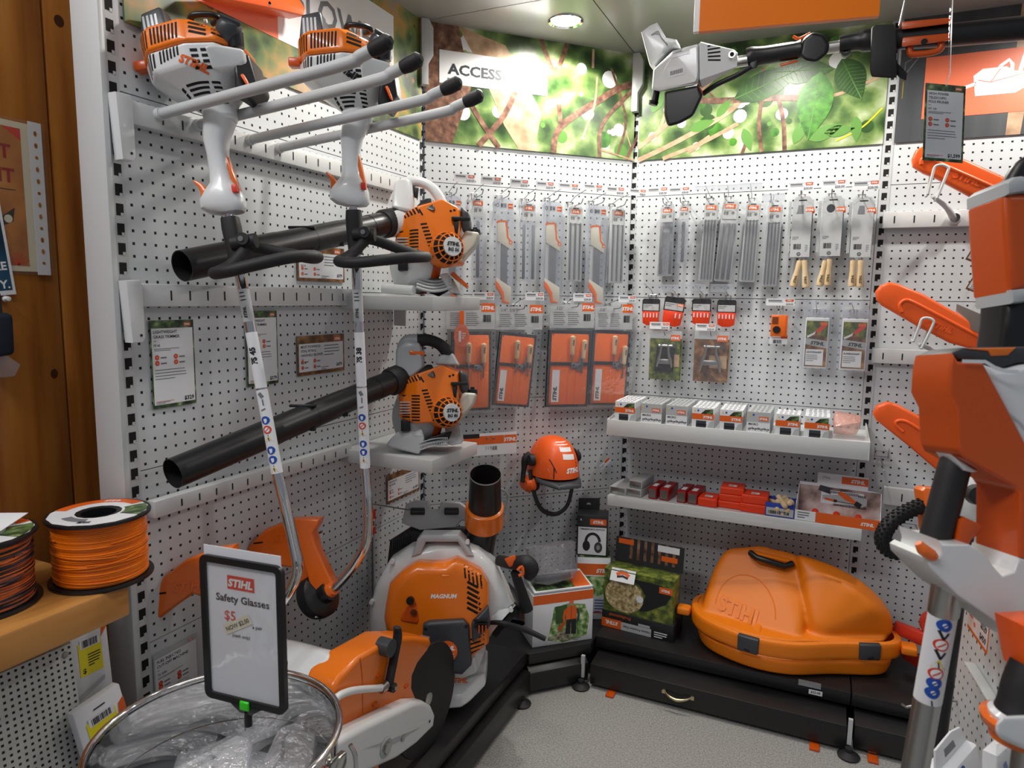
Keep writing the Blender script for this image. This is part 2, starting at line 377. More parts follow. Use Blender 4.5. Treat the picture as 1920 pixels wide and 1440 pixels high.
def baked(src, sub=2):                     # the smoothed surface of a cage, as a new MB
    o = src.build('cage', sub=sub); dg = bpy.context.evaluated_depsgraph_get(); me = bpy.data.meshes.new_from_object(o.evaluated_get(dg)); r = MB()
    r.add([v.co.copy() for v in me.vertices], [tuple(p.vertices) for p in me.polygons], src.mats[0])
    d = o.data; bpy.data.objects.remove(o); bpy.data.meshes.remove(d); bpy.data.meshes.remove(me); return r
def hit(e, p, d):
    if not hasattr(e, '_b'): e._b = BVHTree.FromPolygons(e.v, e.f)
    return e._b.ray_cast(V(p), V(d))[0]
def rest(t, z):                            # set a thing down so that its lowest point touches height z
    bpy.context.view_layer.update(); lo = 9
    for o in [t]+list(t.children_recursive):
        if o.type == 'MESH' and 'tube' not in o.name: lo = min(lo, min((o.matrix_world @ v.co).z for v in o.data.vertices))
    t.location.z += z-lo+.0005
def blob(src, voxel, it=8, mt=None):       # weld overlapping shapes of src into one soft moulding, as a new MB
    o = src.build('weld'); q = o.modifiers.new('r', 'REMESH'); q.mode = 'VOXEL'; q.voxel_size = voxel
    q = o.modifiers.new('s', 'SMOOTH'); q.factor = .5; q.iterations = it
    dg = bpy.context.evaluated_depsgraph_get(); me = bpy.data.meshes.new_from_object(o.evaluated_get(dg)); r = MB()
    r.add([v.co.copy() for v in me.vertices], [tuple(p.vertices) for p in me.polygons], mt or src.mats[0])
    d = o.data; bpy.data.objects.remove(o); bpy.data.meshes.remove(d); bpy.data.meshes.remove(me); return r
def tag(o, label, cat, group=None, kind=None):
    if label: o['label'] = label
    if cat: o['category'] = cat
    if group: o['group'] = group
    if kind: o['kind'] = kind
    return o
def thing(name, label, cat, M, group=None):
    o = bpy.data.objects.new(name, None); COL.objects.link(o); o.empty_display_size = .02; o.matrix_world = M
    return tag(o, label, cat, group)
def one(mb, name, label, cat, M=None, group=None, **k): return tag(mb.build(name, None, M, **k), label, cat, group)
def struct(mb, name, M=None, **k): return tag(mb.build(name, None, M, **k), None, None, None, 'structure')
def part(mb, name, parent, label=None, **k):
    o = mb.build(name, parent, **k)
    if label: o['label'] = label
    return o
def dup(root, M, label, group=None):
    r = root.copy(); COL.objects.link(r); r.matrix_world = M; r['label'] = label
    if group: r['group'] = group
    for ch in list(root.children):
        c = ch.copy(); COL.objects.link(c); c.parent = r
        for g in list(ch.children):
            d = g.copy(); COL.objects.link(d); d.parent = c
    return r
# ---------------------------------------------------------------- the setting
ZC, Z0 = 2.4, 1.45
b = MB(); b.box((0, -1.5, -.02), (7, 6, .04), FLOOR); struct(b, 'floor')
# canopy ceiling: three panels meeting over the corner, with dark joints
b = MB(); g = .002
b.prism([(-.66, -1.83), (-.02, -1.83), (-.02, -.62-g), (-.66, -.62-g)], 0, .03, CANOPY)
b.prism([(-.62+g*2, -.62+g), (-.01-g, -.62+g), (-.01-g, -.01-g*3)], 0, .03, CANOPY)
b.prism([(-.01+g, -.66), (1.78, -.66), (1.78, .02), (-.01+g, .02)], 0, .03, CANOPY)
b.box((.56, -.3, .04), (2.5, .7, .02), BLK); b.box((-.34, -1.2, .04), (.66, 1.2, .02), BLK)
struct(b, 'ceiling_canopy', tr(0, 0, ZC))
b = MB(); b.box((0, -1.5, .02), (7, 6, .04), PAP); struct(b, 'ceiling', tr(0, 0, 3.25))

def pegwall(name, bay, s0, s1, ztop=ZC, k0=-4):
    b = MB(); k = k0
    while True:
        z0, z1 = k*.4032+.0012, (k+1)*.4032-.0012; z1 = min(z1, ztop-Z0)
        if z1 <= z0: break
        b.box(((s0+s1)/2, (z0+z1)/2, -.01), (s1-s0, z1-z0, .02), PEG); k += 1
    b.box(((s0+s1)/2, (ztop-Z0)/2-.65, -.03), (s1-s0, ztop-Z0+1.3, .012), INKG)
    return struct(b, name, wf(bay, 0, Z0, 0))
pegwall('wall_left_shelving', 'L', .0, 1.165)
pegwall('wall_corner', '1', .012, .864)
pegwall('wall_back', '2', .014, .884)
pegwall('wall_right', '3', .018, .9)
def upright(name, bay, s, w=.022, z0=.0, z1=ZC, ph=0, off=.001):
    b = MB(); b.box((0, (z0+z1)/2, -.018), (w, z1-z0, .038), UPR)
    z = z0+.02
    while z < z1-.02:
        b.rect(-.0085, z, .0085, z+.0245, BLK, .0015)
        b.rect(.001, z-.001, .0075, z+.006, UPR, .002)
        z += .0405
    return struct(b, name, wf(bay, s, 0, off))
upright('trim_1', 'L', -.016, .03); upright('trim_2', 'L', 1.168, .01); upright('trim_3', '2', .001, .026); upright('trim_4', '2', .902, .034)
# end cover of the left shelving run, and the pine wall behind it
b = MB(); b.box((-.65, -1.832, 1.2), (.084, .014, 2.4), UPR, .003); b.box((-.685, -1.32, 1.2), (.012, 1.0, 2.4), UPR)
struct(b, 'trim_5')
b = MB(); y = -1.15; r = random.Random(4)
for wd in (.3, .16, .14, .17, .15, .16, .15, .17, .16, .16, .15, .16, .17):
    b.box((0, y-wd/2, 1.25), (.022, wd-.004, 2.5), WOODW, .004); y -= wd
b.box((-.02, -2.2, 1.25), (.01, 2.4, 2.5), INK)
for i in range(34): b.disc(0, 0, r.uniform(.006, .013), KNOT, 0, 12, T=F((.0114, r.uniform(-2.6, -1.5), r.uniform(.7, 2.4)), (0, 1, 0), (1, 0, 0)), ryk=r.uniform(1, 1.7))
struct(b, 'wall_left', tr(-.93, 0, 0))
b = MB(); p = onx(0, 70, -.9)
b.box((-.897, -2.2, p.z-.02), (.03, .46, .2), WOODW, .004); struct(b, 'trim_6')
# header prints on the bays
def header(name, bay, s0, s1, base, label, deco):
    b = MB(); w, h = s1-s0, ZC-1.9945
    b.box((w/2, h/2, 0), (w, h, .004), base); deco(b, w, h)
    return one(b, name, label, 'poster', wf(bay, s0, 1.9945, .005))
def branch(b, pts, w, mt, z): b.strip([(q.x, q.y) for q in smooth_path([(x, y, 0) for x, y in pts], 5)], w, mt, z)
def leaf(b, x, y, L, wd, a, mt, z, rib=None):
    p = []
    for i in range(13): t = i/12; p.append((t*L, wd/2*math.sin(PI*t**.8)))
    p += [(t*L, -wd/2*math.sin(PI*t**.8)) for t in [i/12 for i in range(11, 0, -1)]]
    c, s = math.cos(a), math.sin(a); T = Mx(((c, -s, 0, x), (s, c, 0, y), (0, 0, 1, 0), (0, 0, 0, 1)))
    b.poly(p, mt, z, T)
    if rib: 
        b.strip([(0, 0), (L, 0)], .003, rib, z+.0003, T)
        for i in range(2, 11): t = i/12; k = wd/2*math.sin(PI*t**.8)*.9; b.strip([(t*L, 0), (t*L+k*.5, k)], .0012, rib, z+.0003, T); b.strip([(t*L, 0), (t*L+k*.5, -k)], .0012, rib, z+.0003, T)
def dots(b, w, h, n, mts, z, seed, r0=.006, r1=.03):
    r = random.Random(seed)
    for i in range(n): b.disc(r.uniform(.03, w-.03), r.uniform(.03, h-.03), r.uniform(r0, r1), r.choice(mts), z+i*1e-6, 14)
def L2(px, py): s, z = wl('L', px, py, .008); return s-.015, z-1.9945
def dl(b, w, h):
    p = [L2(345, 0), L2(521, 0), L2(521, 72), L2(200, -50)]
    q = L2(521, 40); r_ = L2(738, 60); t = L2(521, 73)
    dots(b, w, h, 60, [LEAFD, GIN, KRAFT], .0021, 5, .004, .016)
    b.rect(.1, t[1], q[0], h, SAL, .003); b.rect(q[0], t[1], r_[0], h-.05, WPR, .003)
    x = L2(560, 30)[0]; b.text('BLOWERS', L2(565, 33)[0]-.04, L2(600, 45)[1], .075, INKG, bold=.02, z=.0035, w=r_[0]-q[0]-.06)
header('header_poster', 'L', .015, 1.16, POSTA, 'autumn foliage header poster with salmon and white panels above left pegboard', dl)
def d1(b, w, h):
    r = random.Random(2)
    dots(b, w, h, 26, [WPR, GIN, LEAF, WPR], .0021, 9, .008, .035)
    b.poly([(0, 0), (.10, 0), (.17, h*.5), (.12, h), (0, h)], BARK, .0026); b.poly([(.12, h), (.3, h*.9), (.45, .35*h), (.42, .0), (.36, 0), (.3, .2*h), (.2, h*.7)], BARKL, .0027)
    for pts, wd, mt in ([[(.12, h*.55), (.2, .1), (.28, 0)], .03, BARK], [[(.2, .0), (.3, .12), (.36, .25)], .035, BARK], [[(.5, 0), (.53, .1), (.7, .22), (.78, .27), (.865, .3)], .04, BARK],
                        [[(.53, .1), (.52, .18)], .03, BARK], [[(.7, 0), (.7, .1), (.74, .17), (.85, .28)], .026, BARK], [[(.66, .33), (.66, .4)], .016, BARKL], [[(.62, .06), (.67, .19), (.68, .3)], .014, BARKL],
                        [[(.78, .02), (.81, .12), (.8, .2), (.74, .34)], .016, BARK], [[(.82, 0), (.87, .1)], .02, BARK], [[(.7, .03), (.86, .0)], .01, BARKL], [[(.44, h), (.5, .3), (.55, h)], .03, BARK], [[(.84, .05), (.8, .14)], .008, BARKL]):
        branch(b, pts, wd*.62, mt, .003+r.random()*.0003)
    s0, z0 = wl('1', 824, 92, .01); s1, z1 = wl('1', 1026, 180, .01)
    s0 -= .012; s1 -= .012; z0 -= 1.9945; z1 -= 1.9945
    b.rect(s0, z1, s1, z0-.0, WPR, .004)
    b.text('ACCESSORIES', s0+.03, z0-.078, .036, DGR, bold=.035, z=.0045, w=.36); b.rect(s0+.03, z0-.1, s0+.065, z0-.093, INKG, .0045)
header('header_poster', '1', .012, .864, POSTER, 'branch photo header poster with white caption panel under the round ceiling lamp', d1)
def d2(b, w, h):
    r = random.Random(3); dots(b, w, h, 40, [WPR, GIN, LEAF, LEAFD], .0021, 19, .006, .03)
    for pts, wd, mt in ([[(0, .05), (.1, .12), (.18, .2), (.3, .3)], .03, BARKL], [[(0, 0), (.15, .06), (.35, .16), (.42, .25)], .03, BARKL], [[(.1, 0), (.25, .05), (.38, .11)], .024, BARKL],
                        [[(.16, .22), (.3, .2), (.5, .19), (.6, .18)], .035, BARK], [[(.47, 0), (.455, .1), (.46, .2), (.46, .3)], .022, BARK], [[(.55, 0), (.54, .1), (.52, .18)], .024, BARK], [[(.6, .16), (.75, .19), (.87, .24)], .018, BARKL],
                        [[(.08, .1), (.12, .22)], .02, BARKL], [[(.4, 0), (.42, .06)], .02, BARK], [[(.2, .3), (.3, .2)], .012, BARK], [[(.72, .02), (.8, .06), (.86, .12)], .008, YST], [[(.2, .02), (.28, .07)], .03, BARKL]):
        branch(b, pts, wd*.62, mt, .003+r.random()*.0003)
    leaf(b, .5, .28, .2, .09, -.3+PI*.08, LEAFD, .0036, GIN); leaf(b, .36, .2, .26, .1, .35, LEAFD, .0035, GIN)
    leaf(b, .655, .265, .235, .12, -PI/2-.12, LEAF, .004, GIN); leaf(b, .72, .3, .16, .1, -1.1, LEAFD, .0038, GIN)
    for x, y, l, a in ((.58, .02, .1, 1.2), (.63, .03, .12, .4), (.4, .09, .09, -1.2), (.2, .1, .1, .3), (.3, .14, .08, .9), (.78, .1, .09, -1.5), (.05, .18, .1, 1.0), (.68, .05, .1, .1)): leaf(b, x, y, l, l*.4, a, GIN, .0033)
header('header_poster', '2', .014, .884, POSTER, 'branch photo header poster with one big green leaf behind the pole pruner', d2)
def d3(b, w, h):
    b.poly([(.32, 0), (.36, 0), (.39, h), (.33, h)], BARKL, .0022)
    T = tr(.075, .072, 0); b.rect(0, 0, .82, .2, SAL, .003, T)
    b.poly([(.15, .06), (.26, .06), (.285, .075), (.285, .125), (.25, .13), (.23, .145), (.165, .145), (.14, .125)], WPR, .0035, T)
    b.strip([(.15, .1), (.09, .082), (.065, .055)], .011, WPR, .0035, T)
    b.strip([(.185, .1), (.215, .15), (.235, .165), (.245, .15), (.245, .13)], .011, WPR, .0039, T); b.strip([(.268, .128), (.28, .19)], .012, WPR, .0035, T)
    b.strip([(.19, .1), (.214, .14)], .002, SAL, .0042, T); b.strip([(.155, .11), (.19, .1), (.285, .12)], .002, SAL, .0041, T)
    for y in (.083, .118):
        b.rect(.29, y-.003, .75, y+.003, WPR, .0035, T)
        for i in range(34): x = .292+i*.0135; k = -1 if y < .1 else 1; b.poly([(x, y+.003*k), (x+.007, y+.003*k), (x+.0035, y+.01*k)][::k], WPR, .0035, T)
header('header_poster', '3', .02, .9, POSTG, 'grey header poster with salmon panel and white chainsaw pictogram', d3)
# cover strips at canopy joints
for bay, s in (('1', .004), ('2', .0)):
    b = MB(); b.prism([(-.012, 0), (.014, 0), (.03, -.03), (.03, -.12), (.012, -.15), (.012, -.22), (-.012, -.22)], 0, .03, UPR, .002)
    one(b, 'canopy_bracket', 'grey canopy bracket at the corner %s of the accessories poster' % ('left' if bay == '1' else 'right'), 'bracket', wf(bay, s, ZC-.002, .01), 'canopy brackets')
# downlight in the canopy
t = thing('downlight', 'lit round recessed ceiling lamp with chrome rim in grey canopy', 'lamp', tr(-.15, -.43, ZC-.001))
b = MB(); b.lathe([(.052, .0), (.06, -.004), (.062, -.001), (.062, .004), (.05, .004)], CHR, 40); part(b, 'rim', t)
b = MB(); b.lathe([(.0, -.002), (.03, -.003), (.051, .001), (.051, .004)], LENS, 32); part(b, 'lens', t)
# black plinth decks with drawers and feet
DZ = .16
def plinth(name, bay, s0, s1, dep, label, drawer=.0, handle=None, z=DZ, bow=0):
    t = thing(name, label, 'plinth', wf(bay, s0, 0, 0))
    w = s1-s0
    b = MB(); b.box((w/2, z-.0225, dep/2), (w, .045, dep), DECK, .003); part(b, 'deck', t)
    b = MB(); b.box((w/2, .062, dep/2-.05), (w-.01, .1, dep-.1), DRK); part(b, 'carcass', t)
    if drawer:
        b = MB(); d = dep+drawer; b.hull([(.01, .015, d), (w-.01, .015, d), (.01, .093, d), (w-.01, .093, d), (.01, .015, dep-.12), (w-.01, .015, dep-.12), (.01, .11, dep-.1), (w-.01, .11, dep-.1)], DECK, .002)
        dr = part(b, 'drawer', t)
        if handle:
            b = MB(); x = handle
            b.tube([(x-.045, .06, d+.004), (x-.03, .056, d+.018), (x, .05, d+.022), (x+.03, .056, d+.018), (x+.045, .06, d+.004)], [.003, .004, .007, .004, .003], BRASS, 10, 4)
            for q in (-.05, .05): b.box((x+q, .06, d+.004), (.014, .014, .008), BRASS, .002)
            part(b, 'handle', dr, 'brass bow handle')
    return t
p2 = plinth('plinth', '2', .02, .9, .40, 'black plinth with brass handled drawer under the big orange case', .09, .335)
p3_ = plinth('plinth', '3', .003, .9, .40, 'black plinth at the right end beside the leaning aluminium shaft', .07)
pl_ = plinth('plinth', 'L', -.02, 1.165, .45, 'long black plinth along left wall under the backpack blower', .02)
t = thing('plinth', 'short black corner plinth with sloped front under the stacked boxes', 'plinth', Mx.Identity(4))
b = MB(); b.prism([(-.162, -.622), (.016, -.445), (.016, -.03), (-.03, -.05), (-.59, -.61), (-.2, -.622)], .108, .15, DECK, .003); part(b, 'deck', t)
u = V((.71, .704, 0)); nv = V((.704, -.71, 0)); a0 = V((-.16, -.632, 0)); a1 = V((.008, -.462, 0))
b = MB(); b.hull([q+nv*dd+V((0, 0, z)) for q in (a0, a1) for dd, z in ((.012, .015), (.012, .085), (-.025, .107), (-.06, .015), (-.06, .107))], DECK, .002); part(b, 'drawer', t)
for ow, lst in ((p2, ((.0, -.505),)), (p3_, ((.9, -.505),)), (pl_, ((-.155, -.7),))):
    for x, y in lst:
        b = MB(); b.lathe([(0, 0), (.032, 0), (.034, .006), (.02, .014), (.011, .018), (.011, .03), (.0, .03)], DRM, 20, ow.matrix_world.inverted() @ tr(x, y, 0))
        if x > -.1: b.box((0, .02, .075), (.013, .012, .085), UPR, 0, ow.matrix_world.inverted() @ tr(x, y, 0))
        part(b, 'levelling_foot', ow, 'round black levelling foot')
for i, (x, y, l) in enumerate(((.115, -.475, 'nearest the corner'), (.80, -.475, 'left of the plinth joint'), (.97, -.46, 'right of the plinth joint'), (-.19, -.77, 'under the left plinth'))):
    b = MB(); b.hull([(-.012, -.002, .006), (.012, -.002, .006), (.012, -.004, .014), (-.012, -.012, .014), (-.018, .01, .006), (.018, .01, .006), (.018, .01, .015), (-.018, .01, .015)], ORD, .002)
    b.box((0, -.03, .004), (.03, .04, .008), ORD, .002)
    one(b, 'floor_clip', 'small orange plastic clip on the floor '+l, 'clip', tr(x, y, 0), 'orange floor clips')
# ---------------------------------------------------------------- left wall: rails, arms, shelves, cards
def rail(bay, s0, s1, z0, z1, label, plate=False, sl=(.05, .07), dep=.028):
    t = thing('slotted_rail', label, 'rail', wf(bay, s0, (z0+z1)/2, .004), 'slotted shelf rails')
    w, h = s1-s0, z1-z0; b = MB(); b.box((w/2, 0, dep/2), (w, h, dep), SHELF, .003)
    x = sl[1]
    while x < w-.02: b.rect(x-.002, -h*.22, x+.002, h*.22, BLK, dep+.0006); x += sl[0]
    part(b, 'rail_body', t)
    if plate:
        b = MB(); b.prism([(-.04, .03), (-.008, .032), (-.002, .02), (-.002, -.09), (-.008, -.1), (-.032, -.1)], dep*.2, dep+.004, WHT, .002); b.disc(-.012, -.085, .003, BLK, dep+.005, 10); part(b, 'end_plate', t)
    return t
def rpx(bay, xl, yl0, yl1, xr, yr0, yr1, label, plate=False, sl=(.05, .07)):   # a rail from the measured corners of its front face
    o = .032; a0, a1 = wl(bay, xl, yl0, o), wl(bay, xl, yl1, o); c0, c1 = wl(bay, xr, yr0, o), wl(bay, xr, yr1, o)
    return rail(bay, a0[0], c0[0], (a1[1]+c1[1])/2, (a0[1]+c0[1])/2, label, plate, sl)
rpx('L', 249, 192, 233, 750, 331, 360, 'top slotted grey rail carrying the trimmer arms on left wall', True)
rpx('L', 267, 535, 575, 672, 540, 573, 'middle slotted grey rail under the upper black blower tube', True)
rpx('L', 290, 943, 975, 660, 830, 853, 'lower slotted grey rail behind the lower black blower tube')
def trimmer_arm(y, label, lbl):
    b = MB(); Z = 1.82
    b.tube([(-.575, y, Z), (-.12, y, Z+.04), (-.06, y, Z+.052), (-.012, y, Z+.066)], .0115, UPR, 14, 5)
    b.cyl((-.593, y, Z-.002), (-.575, y, Z), .0135, SHELF); 
    t = one(b, 'display_prong', label, 'arm', None, 'round display arms')
    b = MB(); b.tube([(-.035, y, Z+.059), (-.02, y, Z+.063), (.002, y, Z+.07), (.009, y, Z+.072)], [.0125, .015, .0145, .007], DRM, 14); part(b, 'end_cap', t, 'black rubber end cap')
for y, l in ((-1.7275, 'nearest to the wooden wall'), (-1.6275, 'just right of the nearest trimmer neck'), (-1.4725, 'just left of the second trimmer neck'), (-1.3725, 'furthest along the rail, right of the second trimmer')):
    trimmer_arm(y, 'grey display arm with black tip, '+l, 'arm')
def ledge(z, y0, y1, dep, th, label):
    t = thing('shelf', label, 'shelf', F((-.6194+.004, y0, z), (0, 1, 0), (1, 0, 0)))
    w = y1-y0; b = MB(); b.hull([(0, -th, 0), (w, -th, 0), (0, 0, 0), (w, 0, 0), (0, -th, dep), (w, -th, dep), (0, 0, dep), (w, 0, dep)], SHELF, .003); part(b, 'shelf_board', t)
    b = MB(); 
    b.prism([(w-.01, -th), (w, -th), (w, -th-.05), (w-.01, -th-.06)], .002, .05, SHELF); part(b, 'bracket', t)
ledge(1.441, -1.095, -.80, .33, .042, 'upper grey shelf carrying the white handled orange blower')
ledge(.961, -1.10, -.81, .33, .041, 'lower grey shelf carrying the black handled orange blower')
def icons(b, x, y, r, dx, dy, z=.0012):
    for i in (0, 1):
        for j in (0, 1):
            b.disc(x+i*dx, y-j*dy, r, RIN, z, 14); b.disc(x+i*dx, y-j*dy, r*.55, SAL, z+.0002, 10)
            b.rect(x+i*dx+r*1.5, y-j*dy-r*.5, x+i*dx+r*4.2, y-j*dy+r*.1, INKG, z)
def pricecard(M, w, h, heads, model, price, label, edge=FOREST, land=False, name='price_card', pad=.06, frame=None):
    b = MB(); b.box((0, 0, .0005), (w, h, .001), edge)
    x0, x1, y1, y0 = -w/2*(1-pad), w/2*(1-pad), h/2-h*(.2 if land else .09), -h/2+h*(.09 if land else .04)
    b.rect(x0, y0, x1, y1, PAPS, .0012); z = .0015
    b.logo(x1-w*.13, h/2-h*(.15 if land else .06), h*(.06 if land else .02), WPR, OIN, z)
    k = w*.075 if not land else h*.085; tx = x0+w*.04; y = y1-k*1.3
    ww = (x1-x0)*(.9 if not land else .48)
    for hd in heads: b.text(hd, tx, y, k*.78, INK, bold=.015, z=z, w=min(ww, textgeo(hd, .015)[2]*k*.78)); y -= k*1.25
    b.rect(tx, y+k*.5, tx+w*.06, y+k*.62, INK, z); y -= k*.9
    b.text(model, tx, y, k*.65, INK, bold=.01, z=z); y -= k*.5
    if land:
        icons(b, tx+h*.05, y0+h*.26, h*.05, w*.25, h*.15, z)
        b.lines(x0+w*.52, y1-h*.07, w*.35, 4, h*.08, h*.025, z=z); b.lines(x0+w*.45, y0+h*.08, w*.2, 2, h*.05, h*.02, z=z)
    else:
        b.lines(tx, y, w*.7, 2, h*.018, h*.008, z=z); icons(b, tx+w*.06, y-h*.1, w*.05, w*.42, h*.065, z)
        b.lines(tx, y-h*.24, w*.75, 4, h*.034, h*.009, z=z); b.rect(tx, y0+h*.035, tx+w*.4, y0+h*.04, RIN, z); b.lines(tx, y0+h*.03, w*.38, 2, h*.015, h*.006, z=z)
    if price: b.text(price, x1-w*.03, y0+h*(.06 if land else .02), k*(1.0 if land else 1.1), INK, 'r', bold=.03, z=z)
    return one(b, name, label, 'price card', M)
M, w, h = wb('L', 283, 600, 365, 762, .004); pricecard(M, w, h, ('LIGHTWEIGHT', 'GRASS TRIMMER'), 'FS 45', '$329', 'tall price card reading LIGHTWEIGHT GRASS TRIMMER $329, left of the shafts')
M, w, h = wb('L', 462, 583, 520, 722, .004); pricecard(M, w, h, ('LIGHTWEIGHT', 'GRASS TRIMMER'), 'FS 38', '$279', 'tall price card reading $279, partly hidden by the nearest trimmer shaft')
M, w, h = wb('L', 557, 628, 645, 700, .004); pricecard(M, w, h, ('MOST POWERFUL', 'STIHL PETROL', 'HANDHELD BLOWER'), 'BG 86', '$479', 'wide price card reading HANDHELD BLOWER $479 between the trimmer shafts', KRAFT, True)
M, w, h = wb('L', 557, 462, 645, 528, .004); pricecard(M, w, h, ('PETROL', 'HANDHELD BLOWER'), 'BG 56', '$379', 'wide price card reading $379 behind the upper black blower tube', KRAFT, True)
M, w, h = wb('L', 725, 880, 786, 932, .004); pricecard(M, w, h, ('BACKPACK', 'BLOWER'), 'BR 800', '$1,349', 'wide price card on left wall below the lower blower shelf', KRAFT, True)
M, w, h = wb('L', 288, 1207, 372, 1318, .004); pricecard(M, w, h, ('FUEL INJECTED', 'CUT-OFF MACHINE'), 'TS 500i', None, 'price card reading FUEL INJECTED CUT-OFF MACHINE behind the steel bin', CRD)
M, w, h = wb('L', 594, 997, 605, 1038, .004); pricecard(M, w, h, ('',), '', None, 'narrow dark edged card on left wall behind the orange deflector', CRDD)
# red-orange blade cover and its clear tag, hung over the header poster
t = thing('blade_cover', 'red-orange plastic blade cover hung at the top of the left header poster', 'blade cover', Mx.Identity(4))
c = [onx(x, y, -.56) for x, y in ((372, -12), (420, 3), (500, 18), (560, 32), (563, 18), (545, -10))]
b = MB(); P = [F((0, 0, 0), (0, 1, 0), (1, 0, 0)).inverted() @ q for q in c]; b.prism([(q.x, q.y) for q in P], -.6, -.54, SCAB, .008, F((0, 0, 0), (0, 1, 0), (1, 0, 0))); part(b, 'cover_shell', t)
b = MB(); q = onx(500, 8, -.55); b.cyl((-.612, q.y, q.z), (-.54, q.y, q.z), .005, STL); part(b, 'hook', t)
# wall hooks on the left board
b = MB(); s_, z_ = wl('L', 690, 950, 0); b.tube([(0, 0, 0), (0, .012, .02), (0, .012, .16), (0, .02, .165)], .0025, STL, 8); b.box((0, .006, .002), (.02, .03, .003), STL)
one(b, 'peg_hook', 'bare steel peg hook on the left board right of the lower shaft', 'hook', wf('L', s_, z_, .002))
M, w, h = wb('L', 692, 957, 704, 1003, .01); b = MB(); b.box((0, 0, 0), (w, h, .002), RIN); b.rect(-w*.4, -h*.2, w*.4, h*.12, PAP, .0015); b.bars(-w*.3, -h*.15, w*.6, h*.2, z=.002); b.box((0, -h*2.1, -.002), (w*.9, h*3.2, .004), CLR); b.box((0, -h*2.1, -.001), (w*.2, h*3, .002), INKG)
one(b, 'hanging_pack', 'thin orange carded pack hanging beside the second trimmer shaft', 'pack', M)

# ---------------------------------------------------------------- two brush trimmers
ICY = [(-.0, 'b'), (-.022, 'r'), (-.044, 'y'), (-.07, 'b'), (-.092, 'b'), (-.115, 'y')]
def shaft_sticker(b, src, Mf, z, r=.012):       # the row of safety signs along a shaft; Mf looks at the shaft
    for k, (dy, c) in enumerate(ICY):
        y = z+dy*.95; mt = {'b': BIN, 'r': RIN, 'y': YIN}[c]
        if c == 'y':
            b.drape(src, Mf, ([(-r*.75, y-r*.55), (r*.75, y-r*.55), (0, y+r*.8)], [(0, 1, 2)]), INK, .0007); b.drape(src, Mf, ([(-r*.55, y-r*.42), (r*.55, y-r*.42), (0, y+r*.55)], [(0, 1, 2)]), YIN, .001); b.dslot(src, Mf, [(0, y-r*.02, r*.14, r*.6, .2)], INK, .0013)
        else:
            b.ddisc(src, Mf, 0, y, r*.72, mt, .0007); 
            b.ddisc(src, Mf, 0, y, r*.45 if c == 'r' else r*.28, WPR, .001)
            if c == 'r': b.dslot(src, Mf, [(0, y, r*.9, r*.14, .7)], RIN, .0013)
            else: b.dslot(src, Mf, [(0, y+r*.22, r*.5, r*.16, 0), (0, y-r*.34, r*.4, r*.2, .3)], WPR, .0012)
LOOK = F((0, -.6, 0), (1, 0, 0), (0, -1, 0))
